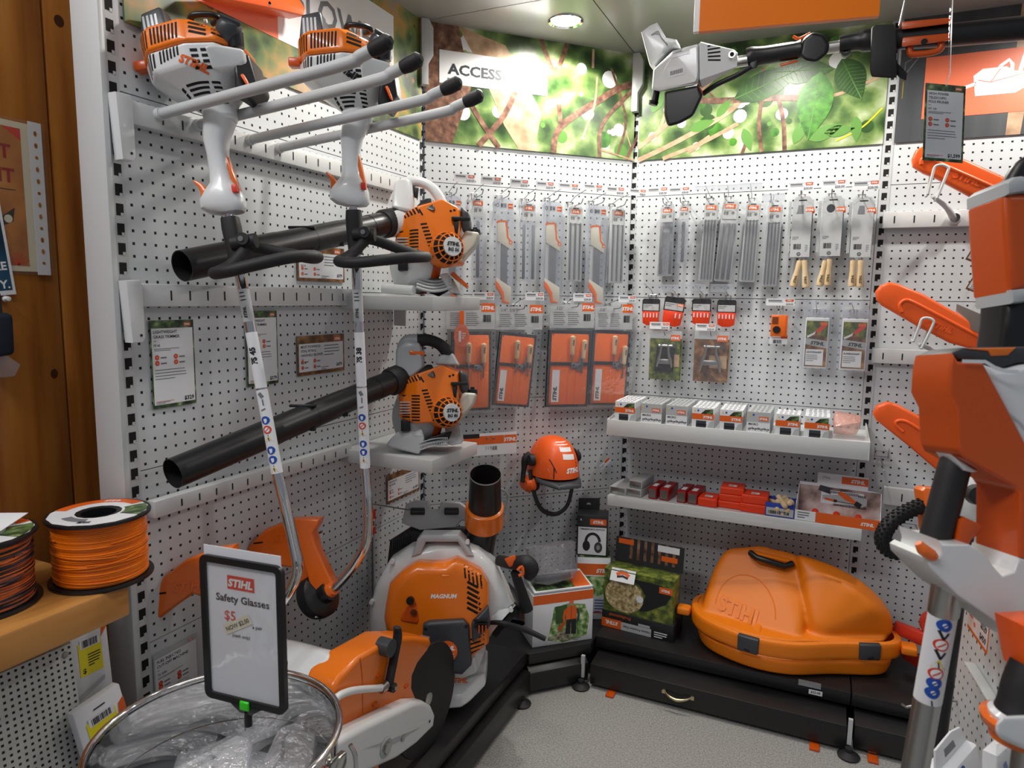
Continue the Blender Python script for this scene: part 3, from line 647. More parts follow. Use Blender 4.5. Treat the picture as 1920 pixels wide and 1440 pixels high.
def trimmer(nk, low, mid, cur, label, lcol, hd, gpoly, apoly, model, zl):
    ax = (nk-low).normalized(); x = (RT-ax*RT.dot(ax)).normalized()
    M = Mx((x, ax.cross(x), ax)).transposed().to_4x4(); M.translation = nk; Mi = M.inverted()
    t = thing('grass_trimmer', label, 'grass trimmer', M, 'petrol grass trimmers')
    def ring(k, h, dx=0, kx=1): return [((q[0]*k*kx)+dx, q[1]*k, h) for q in ((-.132, -.03), (-.098, -.088), (-.01, -.108), (.05, -.09), (.09, -.03), (.09, .05), (.05, .09), (-.1, .09), (-.132, .05))]
    n8 = lambda r, h: [(r*math.cos(PI*i/6), r*math.sin(PI*i/6), h) for i in range(12)]
    e = MB(); e.hull(ring(1, .122)[:4]+ring(1, .108)[4:6]+ring(1, .122)[6:]+ring(.93, .078, -.004)+n8(.036, .004), WHT, .009, 3)
    b = MB(); b.v, b.f, b.mi, b.mats = list(e.v), list(e.f), list(e.mi), list(e.mats)
    b.hull([(.03, -.085, .06), (.095, -.05, .075), (.03, -.112, .116), (.097, -.06, .112), (.06, 0, .06), (.09, 0, .11), (.03, -.0, .1)], WHT, .008, 3)
    b.loft([sup(0, 0, h, r, r, 20) for h, r in ((.03, .044), (.005, .038), (-.02, .035), (-.024, .031))], WHT)
    b.dslot(e, LOOK, [(-.112+i*.0085, .098+i*.0022, .0042, .034, -.12) for i in range(4)]+[(-.07+i*.0085, .107+i*.0015, .0042, .03, -.12) for i in range(6)])
    b.dslot(e, LOOK, [(.005+(k % 2)*.02, .105-(k//2)*.0115, .014, .0062, 0) for k in range(8)])
    b.dslot(e, LOOK, [(-.012, .046-k*.0085, .05-k*.006, .0045, 0) for k in range(5)]+[(.026, .045-k*.0085, .016-k*.001, .0045, -.05) for k in range(5)]+[(-.047+k*.004, .04-k*.01, .006, .009, .5) for k in range(4)], n=8)
    Ml = LOOK @ tr(-.003, .079, 0) @ rz(-.52)
    b.dtext(e, Ml, 'STIHL', .0, -.007, .0165, lcol, .05, .22, lift=.0012)
    part(b, 'engine_housing', t, wn=True)
    e = MB(); e.hull(ring(1.01, .124)+[(-.128, -.05, .178), (-.1, -.085, .182), (-.01, -.095, .186), (.05, -.08, .158), (.08, -.03, .148), (.08, .05, .148), (.03, .08, .18), (-.1, .08, .182), (-.128, .04, .18)], ORG, .008, 3)
    b = MB(); b.v, b.f, b.mi, b.mats = list(e.v), list(e.f), list(e.mi), list(e.mats)
    b.dslot(e, LOOK, [(-.118+i*.0075, .152, .0036, .04, -.04) for i in range(4)]+[(-.083+i*.0085, .155, .0045, .038, -.03) for i in range(8)])
    b.dslot(e, LOOK, [(.018, .165-k*.011, .034, .006, -.3) for k in range(3)]+[(.058, .148-k*.01, .03, .005, -.35) for k in range(2)])
    cw = part(b, 'top_cowl', t, 'orange slotted cowl', wn=True)
    b = MB(); b.box((-.143, -.02, .128), (.03, .03, .022), ORD, .004); part(b, 'spark_plug_cover', t, 'orange plug cover')
    e = MB(); e.hull([(-.125, -.05, .17), (-.058, -.055, .175), (-.125, .01, .17), (-.055, .01, .175), (-.118, -.042, .238), (-.07, -.046, .246), (-.118, .0, .238), (-.07, .0, .246)], DGR, .006, 3)
    b = MB(); b.v, b.f, b.mi, b.mats = list(e.v), list(e.f), list(e.mi), list(e.mats); b.dslot(e, LOOK, [(-.111+i*.0095, .208, .0052, .042, .05) for i in range(4)], GRY); part(b, 'muffler_guard', t, 'charcoal muffler guard')
    b = MB(); b.tube([(.0, -.03, .19), (-.01, -.045, .2), (.005, -.06, .203), (.04, -.055, .2), (.05, -.04, .195), (.03, -.03, .194)], .007, DRK, 10, 4, close=False); b.cyl((.02, -.04, .16), (.02, -.04, .2), .004, WHT); part(b, 'starter_grip', t, 'black pull starter grip')
    T = tr(.07, -.055, .155) @ Mx.Rotation(.9, 4, V((.6, .5, 0))) @ Mx.Diagonal((.82, .82, .9, 1))
    b = MB(); b.lathe([(.0, .03), (.022, .028), (.031, .018), (.033, .0), (.03, -.02), (.012, -.026), (0, -.026)], DGR, 24, T); b.box((0, 0, .03), (.056, .009, .012), DGR, .004, T); b.cyl((.08, -.05, .118), (.08, -.052, .15), .016, DRK, .02); part(b, 'fuel_cap', t, 'black fuel cap')
    b = MB(); b.hull([(.075, -.06, .11), (.075, .05, .11), (.1, -.04, .105), (.1, .04, .105), (.108, -.04, .035), (.108, .04, .035), (.085, -.06, .005), (.08, .04, .0), (.06, -.06, .005), (.075, -.065, .06)], DRK, .01, 3); f = part(b, 'air_filter', t, 'black air filter box', wn=True)
    b = MB(); b.hull([(.082, -.07, .05), (.094, -.068, .017), (.1, -.062, .017), (.089, -.064, .055), (.082, -.052, .05), (.097, -.047, .017)], OIN, .003); part(b, 'choke_lever', f, 'orange choke lever')
    for o in t.children: o.location = (.02, 0, -.002); o.scale = (.95, .95, .9)
    b = MB(); prof = [(-.012, .019, .034, .034), (-.032, .012, .031, .031), (-.055, .003, .026, .027), (-.085, .0, .0215, .023), (-.12, -.002, .021, .022), (-.145, -.002, .024, .024), (-.162, -.006, .036, .029), (-.178, -.009, .046, .032), (-.196, -.008, .047, .032), (-.207, -.002, .04, .028), (-.213, .006, .026, .024)]
    b.loft([sup(dx, 0, h, a, c, 28, 2.5) for h, dx, a, c in prof], WHT); part(b, 'handle_housing', t)
    b = MB(); b.hull([(.014, -.01, -.095), (.02, -.01, -.09), (.034, -.01, -.17), (.022, -.01, -.165), (.014, .01, -.095), (.02, .01, -.09), (.034, .01, -.17), (.022, .01, -.165)], GUARDO, .003); part(b, 'throttle_trigger', t, 'orange throttle trigger')
    b = MB(); b.tube([(-.062, 0, -.132), (-.05, 0, -.145), (-.044, 0, -.16), (-.046, 0, -.172)], [.002, .006, .009, .009], GUARDO, 8, 3, fl=.8); part(b, 'throttle_lock', t, 'orange throttle lock')
    b = MB(); b.box((.031, -.022, -.17), (.012, .014, .017), RIN, .002, Mx.Identity(4)); part(b, 'stop_switch', t, 'red stop switch')
    pts = [Mi @ q for q in ([nk-ax*.19]+mid)]
    b = MB(); b.tube(pts[:1]+[pts[0].lerp(pts[1], .5)]+smooth_path(pts[1:]+[Mi @ q for q in cur], 5), .0122, CHR, 18); sh = part(b, 'shaft', t, 'bright chrome shaft')
    zs = -(nk-low).length
    e = MB(); e.cyl((0, 0, zs*.995), (0, 0, zs*.76), .0126, PAP, seg=28, cap=False)
    b = MB(); b.v, b.f, b.mi, b.mats = list(e.v), list(e.f), list(e.mi), list(e.mats)
    shaft_sticker(b, e, LOOK, zs*.845, .0125)
    b.dslot(e, LOOK, [(0, zs*.775, .008, .012, .5), (0, zs*.815, .01, .003, .3), (.002, zs*.795, .003, .014, 0)], INKG, .0008)
    part(b, 'safety_label', sh, 'white safety label with blue and yellow signs')
    e = MB(); e.cyl((0, 0, zs*.755), (0, 0, zs*.6), .0125, PAP, seg=28, cap=False)
    b = MB(); b.v, b.f, b.mi, b.mats = list(e.v), list(e.f), list(e.mi), list(e.mats)
    b.dtext(e, LOOK @ tr(.0055, zs*.665, 0) @ rz(PI/2), model, 0, 0, .0125, INK, .05, lift=.0008); part(b, 'model_label', sh, 'white model label')
    e = MB(); e.cyl((0, 0, zs*.57), (0, 0, zs*.48), .0124, CRD, seg=24, cap=False); b = MB(); b.v, b.f, b.mi, b.mats = list(e.v), list(e.f), list(e.mi), list(e.mats)
    b.dtext(e, LOOK @ tr(.003, zs*.56, 0) @ rz(PI/2), 'STIHL', 0, 0, .007, INK, .04, .2, 'l', .0008); b.dslot(e, LOOK, [(0, zs*.5, .012, .002, 0), (0, zs*.51, .012, .002, 0), (0, zs*.49, .01, .002, 0)], INK, .0008); part(b, 'brand_label', sh)
    k = -.243
    b = MB(); b.loft([sup(0, 0, h, r, r, 20, 3) for h, r in ((k+.02, .018), (k, .0195), (k-.04, .0185), (k-.085, .016))], DRM); b.cyl((.0, -.012, k-.038), (.052, -.014, k-.04), .016, DRM); b.cyl((.03, -.034, k-.035), (.03, .0, k-.035), .013, DRM); b.cyl((.027, -.036, k-.035), (.027, -.033, k-.035), .006, STL, seg=8); c = part(b, 'handle_clamp', t, 'black loop handle clamp')
    b = MB(); b.tube([(.03, -.01, k-.05), (.0, -.035, k-.085), (-.018, -.06, k-.1), (-.02, -.085, k-.107), (.02, -.11, k-.112), (.08, -.11, k-.108), (.135, -.09, k-.102), (.168, -.05, k-.098), (.172, -.0, k-.094), (.15, .03, k-.088), (.1, .03, k-.07), (.05, .015, k-.052), (.03, .0, k-.048)], .0128, DRM, 14, 5); part(b, 'loop_handle', c)
    # cutting head and deflector
    hp = cur[-1]; hdir = (hd-hp).normalized(); Mh = Mi @ F(hd, hdir.orthogonal(), hdir)
    b = MB(); b.lathe([(.0, -.045), (.028, -.042), (.03, -.02), (.05, -.015), (.06, -.008), (.0615, .012), (.058, .026), (.03, .034), (.02, .04), (0, .04)], DRK, 36, Mh); b.cyl((.06, 0, .005), (.064, 0, .005), .006, STL, T=Mh); part(b, 'line_spool', t, 'black line spool')
    d = (hd-CAM).dot(FW)
    def loc(p, dz=0): return [((a-960)/FPX*d, -(c-720)/FPX*d) for a, c in p]
    Mv = Mi @ (lambda q: (setattr(q, 'translation', CAM+FW*d), q)[1])(Mx((RT, UP, -FW)).transposed().to_4x4())
    e = MB(); e.prism(loc(gpoly), -.03, .012, GUARDO, .009, Mv, 3); b = MB(); b.v, b.f, b.mi, b.mats = list(e.v), list(e.f), list(e.mi), list(e.mats)
    b.prism(loc(apoly), -.02, .028, GUARDO, .006, Mv, 3); b.tube([Mi @ hp, Mi @ hp.lerp(hd, .35), Mi @ hp.lerp(hd, .8)], [.018, .024, .03], GUARDO, 14)
    x, y = loc([gpoly[0]])[0]; x2, y2 = loc([gpoly[3]])[0]
    b.dslot(e, Mv @ tr(x*.8+x2*.2+.012, y*.55+y2*.45, .4), [(.008, 0, .026, .004, .12)], BLK)
    b.dtext(e, Mv @ tr((x+x2)/2+.06, (y+y2)/2, .4) @ rz(.1), 'STIHL', 0, 0, .022, GUARDO, .04, .2, lift=.0018, wall=.0018)
    part(b, 'deflector', t, 'orange line deflector', wn=True)
    return t
trimmer(V((-.489, -1.678, 1.821)), V((-.331, -1.678, 1.048)), [V((-.331, -1.678, 1.048))], [V((-.291, -1.678, .90)), V((-.282, -1.678, .835)), V((-.32, -1.678, .765)), V((-.38, -1.678, .705)), V((-.40, -1.678, .69))],
        'orange and white grass trimmer with red lettering, nearest the wooden wall', OIN, V((-.44, -1.678, .66)),
        [(275, 1160), (282, 1125), (308, 1082), (350, 1048), (400, 1028), (441, 1022), (440, 1045), (470, 1120), (490, 1165), (470, 1180), (440, 1160), (400, 1125), (365, 1112), (328, 1138), (305, 1157)],
        [(400, 1032), (441, 1024), (439, 1045), (472, 1120), (492, 1165), (470, 1178)], 'FS 45', 0)
trimmer(V((-.321, -1.42, 1.867)), V((-.288, -1.42, 1.007)), [V((-.288, -1.42, 1.007))], [V((-.281, -1.42, .90)), V((-.287, -1.42, .82)), V((-.325, -1.42, .75)), V((-.375, -1.42, .69)), V((-.392, -1.42, .674))],
        'orange and white grass trimmer with black lettering, further from the wooden wall', INK, V((-.44, -1.42, .645)),
        [(455, 1051), (468, 1022), (498, 992), (545, 973), (575, 970), (604, 972), (601, 982), (592, 996), (600, 1030), (628, 1090), (630, 1104), (610, 1124), (585, 1112), (560, 1085), (554, 1064)],
        [(553, 970), (604, 970), (601, 980), (591, 995), (597, 1020), (629, 1090), (631, 1104), (610, 1126), (590, 1105)], 'FS 38', 0)

# ---------------------------------------------------------------- two hand-held blowers on the shelves
def blower(cx, cy, d, kf, tube, label, model, dark, zs):
    sc = d/FPX*kf; M = vf(cx, cy, d); Mi = M.inverted(); t = thing('leaf_blower', label, 'leaf blower', M, 'hand-held leaf blowers')
    P = lambda p: [(x*sc, -y*sc, z) for x, y, z in p]
    A = F((0, 0, .6), (1, 0, 0), (0, 0, 1)); B = F((-.6*.75, 0, .6*.66), (.66, 0, .75), (-.75, 0, .66))
    e = MB(); e.hull(P([(-100, -46, .02), (-97, 2, .02), (-64, 11, .055), (-20, 8, .06), (4, -5, .05), (12, -40, .03), (10, -84, .02), (-18, -97, .03), (-60, -80, .06), (-80, -72, .035), (-100, -44, -.08), (-98, 0, -.08), (-60, 12, -.1), (16, 6, -.1), (18, -80, -.1), (-10, -97, -.1), (-84, -80, -.08)]), ORG, .012, 3)
    b = MB(); b.v, b.f, b.mi, b.mats = list(e.v), list(e.f), list(e.mi), list(e.mats)
    b.dslot(e, A, [((-83+(i % 2)*19)*sc, (40-(i//2)*5.6)*sc, 16*sc, 2.9*sc, 0) for i in range(18)])
    b.dslot(e, A, [((-88+i*6)*sc, (66+i*1.5-max(0, i-5)*5)*sc, 2.9*sc, 12*sc, .55) for i in range(7)]+[((-47+i*2.2)*sc, (50-i*6)*sc, 11*sc, 3*sc, .12) for i in range(10)])
    b.ddisc(e, A, -3*sc, 76*sc, 2.2*sc, BLK); b.ddisc(e, A, 3*sc, 78*sc, 2.2*sc, BLK); b.ddisc(e, A, -34*sc, 8*sc, 3*sc, STL)
    part(b, 'engine_cover', t, 'orange slotted engine cover', wn=True)
    Ml = tr(-8*sc, 10*sc, .045) @ ry(.5)
    b = MB(); b.lathe([(27*sc, -.03), (27*sc, .005), (24*sc, .022), (16*sc, .036), (0, .04)], BLK, 32, Ml)
    for i in range(14):
        a = 2*PI*i/14; b.tube([Ml @ V((r*sc*math.cos(a), r*sc*math.sin(a), z)) for r, z in ((28, -.005), (26, .014), (21, .03), (15, .039))], .0022, ORG, 6)
    for r, z in ((27.5, .004), (22.5, .027)): b.tube([Ml @ V((r*sc*math.cos(2*PI*i/28), r*sc*math.sin(2*PI*i/28), z)) for i in range(28)], .0024, ORG, 6, close=True)
    b.lathe([(30*sc, -.04), (30*sc, -.012), (27*sc, -.002)], ORG, 32, Ml)
    g = part(b, 'starter_grille', t, 'orange starter grille')
    b = MB(); b.lathe([(0, .0435), (16*sc, .042), (16.5*sc, .036)], WHT, 28, Ml); b.text('STIHL', 0, 1*sc, 6.4*sc, INK, 'c', .05, .2, .0445, Ml); b.text(model, .5*sc, -8*sc, 5.6*sc, INK, 'c', .04, .15, .0445, Ml); part(b, 'badge', g, 'white round badge')
    b = MB(); b.box((8*sc, 62*sc, .04), (32*sc, 7*sc, .014), DRK, .004, ry(.3)); b.hull(P([(2, -58, .03), (12, -58, .03), (2, -58, .04), (12, -58, .04), (4, -38, .03), (9, -36, .03), (4, -38, .04), (9, -36, .04)]), DRK, .003); part(b, 'pull_grip', t, 'black pull grip')
    b = MB(); b.hull(P([(12, -90, -.06), (30, -78, -.05), (32, -40, -.05), (14, -40, .0), (12, -90, .0), (26, -80, .0), (30, -45, .0)]), DGR, .01, 3); part(b, 'air_filter', t, 'charcoal filter cover')
    b = MB(); b.hull(P([(20, -46, -.07), (46, -44, -.06), (20, -46, .01), (46, -44, .0), (40, -22, -.05), (38, -20, .005), (18, 4, -.05), (16, 4, .01), (0, 0, .0), (4, 5, -.06)]), CREAM, .008, 3); tk = part(b, 'fuel_tank', t, 'cream fuel tank', wn=True)
    b = MB(); T = tr(37*sc, 46*sc, -.025) @ rx(-PI/2) @ rz(.2); b.lathe([(0, .01), (9*sc, .008), (10*sc, 0), (10*sc, -.006), (0, -.006)], DRK, 20, T); b.box((0, 0, .012), (8*sc, .006, .01), DRK, .002, T); part(b, 'tank_cap', tk, 'black tank cap')
    Mf = tr(-78*sc, -2*sc, -.05) @ ry(-1.0)
    b = MB(); b.lathe([(0, .05), (30*sc, .05), (52*sc, .03), (56*sc, .0), (56*sc, -.04), (50*sc, -.06), (0, -.06)], GRY if dark else WHT, 40, Mf); b.lathe([(40*sc, -.058), (50*sc, -.064), (57*sc, -.045), (57*sc, -.03)], ORD, 40, Mf)
    for i in range(5): b.box((-84*sc, (8+i*5)*sc, .02), (20*sc, 1.6*sc, .05), GRY, 0)
    b.box((-85*sc, -15*sc, .02), (17*sc, 22*sc, .03), DRK, .004)
    b.cyl((-72*sc, 62*sc, -.03), Mi @ tube[0], 23*sc, WHT if not dark else GRY, 24*sc, 28); part(b, 'fan_housing', t, 'pale fan housing')
    hm = GRY if dark else WHT
    if dark:
        b = MB(); b.hull(P([(-104, -95, -.04), (-104, -95, .03), (-76, -72, -.04), (-76, -72, .035), (-104, -128, -.03), (-104, -128, .025), (-86, -146, -.02), (-86, -146, .02), (-60, -138, -.03), (-58, -138, .03), (-54, -90, -.04), (-52, -90, .035)]), hm, .01, 3)
        b.hull(P([(-32, -98, -.03), (14, -96, -.03), (-32, -98, .02), (14, -96, .02), (-22, -116, -.02), (0, -122, -.02), (-22, -116, .015), (0, -122, .015)]), hm, .008, 3)
        b.tube([(-96*sc, 126*sc, 0), (-84*sc, 141*sc, 0), (-64*sc, 143*sc, 0)], [.016, .021, .02], hm, 14, 4); h_ = part(b, 'handle_bracket', t, 'grey handle brackets', wn=True)
        b = MB(); b.tube([(-64*sc, 143*sc, 0), (-45*sc, 144*sc, 0), (-24*sc, 136*sc, 0), (-10*sc, 122*sc, 0), (-9*sc, 116*sc, 0)], [.02, .018, .018, .02, .019], DRM, 16, 4); part(b, 'grip', t, 'black rubber grip')
        b = MB(); b.hull(P([(-78, -124, .02), (-50, -122, .01), (-78, -116, .02), (-50, -114, .01), (-78, -124, .034), (-50, -122, .03), (-78, -115, .034), (-50, -114, .03)]), GUARDO, .004); part(b, 'trigger', h_, 'orange trigger')
    else:
        b = MB(); b.hull(P([(-105, -82, -.03), (-105, -82, .03), (-66, -74, -.03), (-66, -74, .035), (-102, -128, -.02), (-102, -128, .02), (-88, -137, -.02), (-88, -137, .02), (-72, -134, -.02), (-70, -132, .02)]), hm, .009, 3)
        b.tube([(-88*sc, 126*sc, 0), (-66*sc, 132*sc, 0), (-42*sc, 124*sc, 0), (-26*sc, 106*sc, 0), (-14*sc, 82*sc, 0), (-10*sc, 72*sc, 0)], [.019, .016, .015, .016, .016, .018], hm, 16, 5)
        b.hull(P([(-34, -80, -.02), (0, -74, -.02), (-34, -80, .02), (0, -74, .02), (-20, -100, 0), (-12, -98, 0)]), hm, .006, 2)
        h_ = part(b, 'handle', t, 'white loop handle', wn=True)
        b = MB(); b.hull(P([(-70, -122, -.008), (-60, -120, -.008), (-68, -104, -.008), (-62, -102, -.008), (-70, -122, .008), (-60, -120, .008), (-68, -104, .008), (-62, -102, .008)]), DRK, .002); part(b, 'trigger', h_, 'black trigger')
    b = MB(); b.hull(P([(-62, -84, .02), (-28, -72, .055), (-46, -98, .03), (-36, -100, .03), (-28, -80, .03), (-60, -82, .05)]), DRK, .005, 2); part(b, 'carry_strap_hook', t, 'black plug cap')
    b = MB(); lo = 66
    if dark:
        b.hull(P([(-126, lo-12, .02), (-58, lo+2, .05), (-62, lo, -.03), (-112, lo-16, -.05), (-108, lo-34, .02), (-48, lo-26, .045), (-60, lo-46, -.0), (-88, lo-50, -.01), (-52, lo-48, .03)]), GRY, .007, 3)
        b.hull(P([(-8, lo-16, .03), (20, lo-18, .03), (18, lo-16, -.1), (-8, lo-30, -.1), (-16, lo-50, -.02), (16, lo-44, -.0), (10, lo-54, -.06), (2, lo-14, .03)]), GRY, .007, 3)
        arc = [(-58+i*6.5, lo-6-i*1.2-(3*math.sin(i/8*PI)), .045) for i in range(9)]
        for k in range(3): b.tube(P([(x, y-k*6.5, z) for x, y, z in arc]), .0022, GRY, 6)
        for i in range(16): b.tube(P([(-58+i*3.25, lo-6-i*.6-(2.5*math.sin(i/16*PI)), .045), (-56+(i+1)*3.1, lo-19-i*.6, .045)]), .0016, GRY, 5)
        b.hull(P([(-50, lo-26, .02), (0, lo-40, .02), (-50, lo-26, -.09), (0, lo-40, -.09), (-45, lo-14, .02), (-6, lo-22, .02), (-25, lo-14, .02), (-25, lo-14, -.09)]), DRK, .004)
    else:
        b.cyl((-122*sc, -(lo-12)*sc, -.0), (-66*sc, -(lo-6)*sc, .03), 8.5*sc, WHT, seg=20); b.hull(P([(-4, lo-2, .03), (2, lo-2, .03), (0, lo-4, -.08), (-10, lo-40, .0), (-24, lo-34, .03), (18, lo-4, -.05), (-20, lo-36, -.05)]), GRY, .004, 2)
        for k in range(4): b.tube(P([(-62+i*6, lo-4-k*6+(7 if 1 else 0)*math.sin(i/10*PI)-8, .03-k*.008) for i in range(11)]), .0045, GRY, 8)
        b.hull(P([(-60, lo-30, .0), (0, lo-30, .0), (-60, lo-30, -.1), (0, lo-30, -.1), (-48, lo-6, .0), (-10, lo-6, .0), (-30, lo-3, -.08)]), DGR, .004)
        b.hull(P([(0, lo-42, .0), (26, lo-18, .0), (24, lo-12, .0), (-6, lo-36, .0), (0, lo-42, -.03), (26, lo-18, -.03), (24, lo-12, -.03), (-6, lo-36, -.03)]), GUARDO, .002)
    part(b, 'base_stand', t, 'pale base stand', wn=True)
    q = [Mi @ p for p in tube]; L = q[1]-q[0]; pt = lambda k: q[0]+L*k
    b = MB(); b.tube([pt(k) for k in (0, .13, .13, .3, .3, .46, .46, .62, .62, 1)], [.0355, .0355, .0345, .0345, .0355, .0355, .035, .035, .036, .0345], DRK, 32, cap=False); b.tube([pt(1), pt(.97), pt(.6)], [.0345, .0325, .033], BLK, 32, cap=False)
    b.tube([pt(1.0), pt(.999)], [.0345, .0325], DRK, 32, cap=False)
    for k in (.3, .46): b.box(pt(k)+V((.01, -.034, .02)), (.016, .012, .012), DRK, .003)
    b.box(pt(.5)+V((0, .035, .0)), (.07, .008, .014), DRK, .003)
    tb = part(b, 'blower_tube', t, 'long black blower tube')
    b = MB(); b.tube([pt(-.05), pt(-.04), pt(.03), pt(.04)], [.038, .043, .043, .038], DRM, 32); part(b, 'tube_collar', tb, 'black tube collar')
    rest(t, zs); return t
blower(850, 484, 2.1, 1.08, (at(728, 420, 2.08), at(341, 501, 1.5)), 'orange leaf blower with white loop handle on the upper shelf', 'BG 56', False, 1.441)
blower(848, 785, 2.12, 1.0, (at(742, 716, 2.1), at(324, 893, 1.5)), 'orange leaf blower with black rubber grip on the lower shelf', 'BG 86', True, .961)
# ---------------------------------------------------------------- goods on hooks, corner bay and back bay
def hook(bay, pxb, tick, what, L=.12, price='$28.00', off=.05, clear=False, lift=.004):
    sa, za = wl(bay, (pxb[0]+pxb[2])/2, pxb[1], off)
    t = thing('peg_hook', 'steel peg hook carrying '+what, 'hook', wf(bay, sa, za+lift, .001), 'steel peg hooks')
    b = MB()
    for q in (-.01, .01): b.tube([(q, .014, 0), (q, .01, .008), (q, -.008, .008), (q, -.012, .012)], .0017, STL, 6)
    b.cyl((-.013, .012, .009), (.013, .012, .009), .0016, STL, seg=6)
    b.tube([(0, -.004, .008), (0, -.006, .04), (0, -.004, L-.02), (0, .004, L-.006), (0, .012, L)], .0019, STL, 8, 3)
    part(b, 'wire', t)
    if tick:
        so, zo = wl(bay, (tick[0]+tick[2])/2, (tick[1]+tick[3])/2, L+.012); s0, _ = wl(bay, tick[0], tick[1], L+.012); s1, _ = wl(bay, tick[2], tick[1], L+.012)
        _, z0 = wl(bay, tick[0], tick[1], L+.012); _, z1 = wl(bay, tick[0], tick[3], L+.012)
        w, h = abs(s1-s0), abs(z0-z1); x, y = so-sa, zo-za-lift
        b = MB(); b.tube([(0, .012, .008), (x*.3, max(.02, y*.6), .03), (x, y+h*.35, L+.008)], .0014, STL, 6); b.box((x, y, L+.01), (w, h, .0012), BLI if clear else PAP)
        if not clear:
            T = tr(x, y, L+.0112); b.rect(-w*.42, h*.12, w*.05, h*.3, INKG, 0, T); b.rect(-w*.42, -h*.02, w*.1, h*.05, CRD, 0, T); b.rect(w*.18, h*.08, w*.46, h*.4, OIN, 0, T); b.logo(w*.32, h*.16, h*.15, WPR, None, .0004, T)
            b.text(price, w*.45, -h*.38, h*.26, INKG, 'r', .02, 0, .0004, T)
        b.box((x, y+h*.42, L+.011), (w, h*.1, .002), BLI)
        part(b, 'price_ticket', t)
    return t
def goods(name, label, cat, bay, px, off, rot=0, group=None, lean=0):
    M, w, h = wb(bay, *px, off); M = M @ rz(rot)
    if lean: M = M @ rx(lean)
    return thing(name, label, cat, M, group), w, h
def file_pack(bay, px, n, label, hl, tick=None, flat=False, rot=0, dark=True, clear=False, back=0):
    t, w, h = goods('file_pack', label, 'file pack', bay, px, .05, rot, 'carded file packs')
    hh = h*.2
    b = MB(); b.prism([(-w/2, -h/2), (w/2, -h/2), (w/2, h/2-.012), (w/2-.01, h/2), (-w/2+.01, h/2), (-w/2, h/2-.012)], -.009, .002, BLI if n < 3 else CRD, .002)
    for k in range(back): b.prism([(-w*.62-k*.003, -h/2+.002), (w*.3, -h/2+.002), (w*.4, h/2-.02), (-w*.4, h/2-.02)], -.02-k*.01, -.012-k*.01, GRY, .002)
    part(b, 'sleeve', t)
    b = MB(); b.box((0, h/2-hh/2-.012, .0035), (w*.86, hh, .001), CRD); b.box((0, h/2-.012, .0042), (w*.4, .003, .0006), INK)
    b.logo(0, h/2-hh*.48, hh*.13, WPR, OIN, .0046)
    b.bars(-w*.35, h/2-hh*.95, w*.3, hh*.2, z=.0042, n=8); b.disc(w*.2, h/2-hh*.82, hh*.1, INKG, .0042, 12); b.lines(-w*.35, h/2-hh*.68, w*.6, 2, hh*.07, hh*.03, z=.0042)
    part(b, 'header_card', t, 'grey header card with orange logo')
    for i in range(n):
        x = 0 if n == 1 else (-w*.34+w*.68*i/(n-1)); b = MB()
        if flat: b.box((x, -h*.13, .005), (w*.3 if n == 1 else w*.2, h*.68, .004), FILE, .001)
        else: b.cyl((x, -h*.47, .004), (x, h/2-hh*1.15, .004), w*.05, FILE, seg=10)
        part(b, 'file', t)
    b = MB(); b.prism([(-w/2, -h/2), (w/2, -h/2), (w/2, h/2-hh-.012), (-w/2, h/2-hh-.012)], .0095, .0105, CLR); part(b, 'film', t)
    hook(bay, px, tick, hl, clear=clear)
    return t
def saw_pack(bay, px, label, hl, tick):
    t, w, h = goods('saw_blade_pack', label, 'saw blade pack', bay, px, .05, 0, 'carded saw blades'); sh = h*.0
    b = MB(); b.prism([(-w/2, -h/2), (w/2, -h/2), (w/2, h/2-.02), (w/2-.02, h/2), (-w/2+.02, h/2), (-w/2, h/2-.02)], -.006, -.004, BLI, 0); b.prism([(-w*.5, -h/2), (w*.5, -h/2), (w*.5, h*.38), (-w*.5, h*.38)], .012, .013, CLR, 0)
    part(b, 'sleeve', t)
    b = MB(); b.box((0, h*.44, .001), (w*.9, h*.1, .001), BLI); b.bars(-w*.15, h*.41, w*.28, h*.04, z=.002, n=9); b.disc(-w*.3, h*.43, w*.08, INKG, .002, 12, w*.05); b.rect(w*.2, h*.405, w*.42, h*.45, OIN, .002); b.logo(w*.31, h*.42, h*.012, WPR, None, .0024); part(b, 'header_card', t)
    b = MB(); b.box((.002, -.02*h, .003), (w*.32, h*.62, .002), FILE); b.box((-w*.26, -.03*h, .002), (w*.12, h*.6, .002), CRD); part(b, 'blade', t)
    b = MB(); b.prism([(-w*.32, h*.27), (w*.1, h*.28), (w*.2, h*.2), (w*.36, h*.1), (w*.36, h*.02), (-w*.32, h*.1)], .002, .006, CREAM, .001); b.strip([(-w*.36, h*.27), (-w*.2, h*.285), (w*.08, h*.285), (w*.14, h*.22), (w*.18, h*.14), (w*.32, h*.1)], .007, GUARDO, .0066); b.disc(w*.33, h*.09, .008, GUARDO, .0066, 16, .004); part(b, 'upper_sheath', t, 'pale sheath with orange edge')
    b = MB(); b.prism([(-w*.36, -h*.24), (w*.38, -h*.33), (w*.38, -h*.47), (w*.1, -h*.48), (-w*.36, -h*.34)], .002, .006, CREAM, .001); b.prism([(-w*.38, -h*.27), (-w*.22, -h*.3), (w*.02, -h*.38), (w*.06, -h*.46), (w*.3, -h*.475), (w*.28, -h*.49), (-w*.06, -h*.48), (-w*.12, -h*.4), (-w*.38, -h*.33)], .0062, .010, GUARDO, .001); part(b, 'lower_sheath', t, 'pale sheath with orange handle')
    hook(bay, px, tick, hl)
    return t
saw_pack('1', (828, 366, 866, 560), 'clear saw blade pack half hidden behind the white handled blower', 'the half hidden saw blade pack', (851, 326, 891, 342))
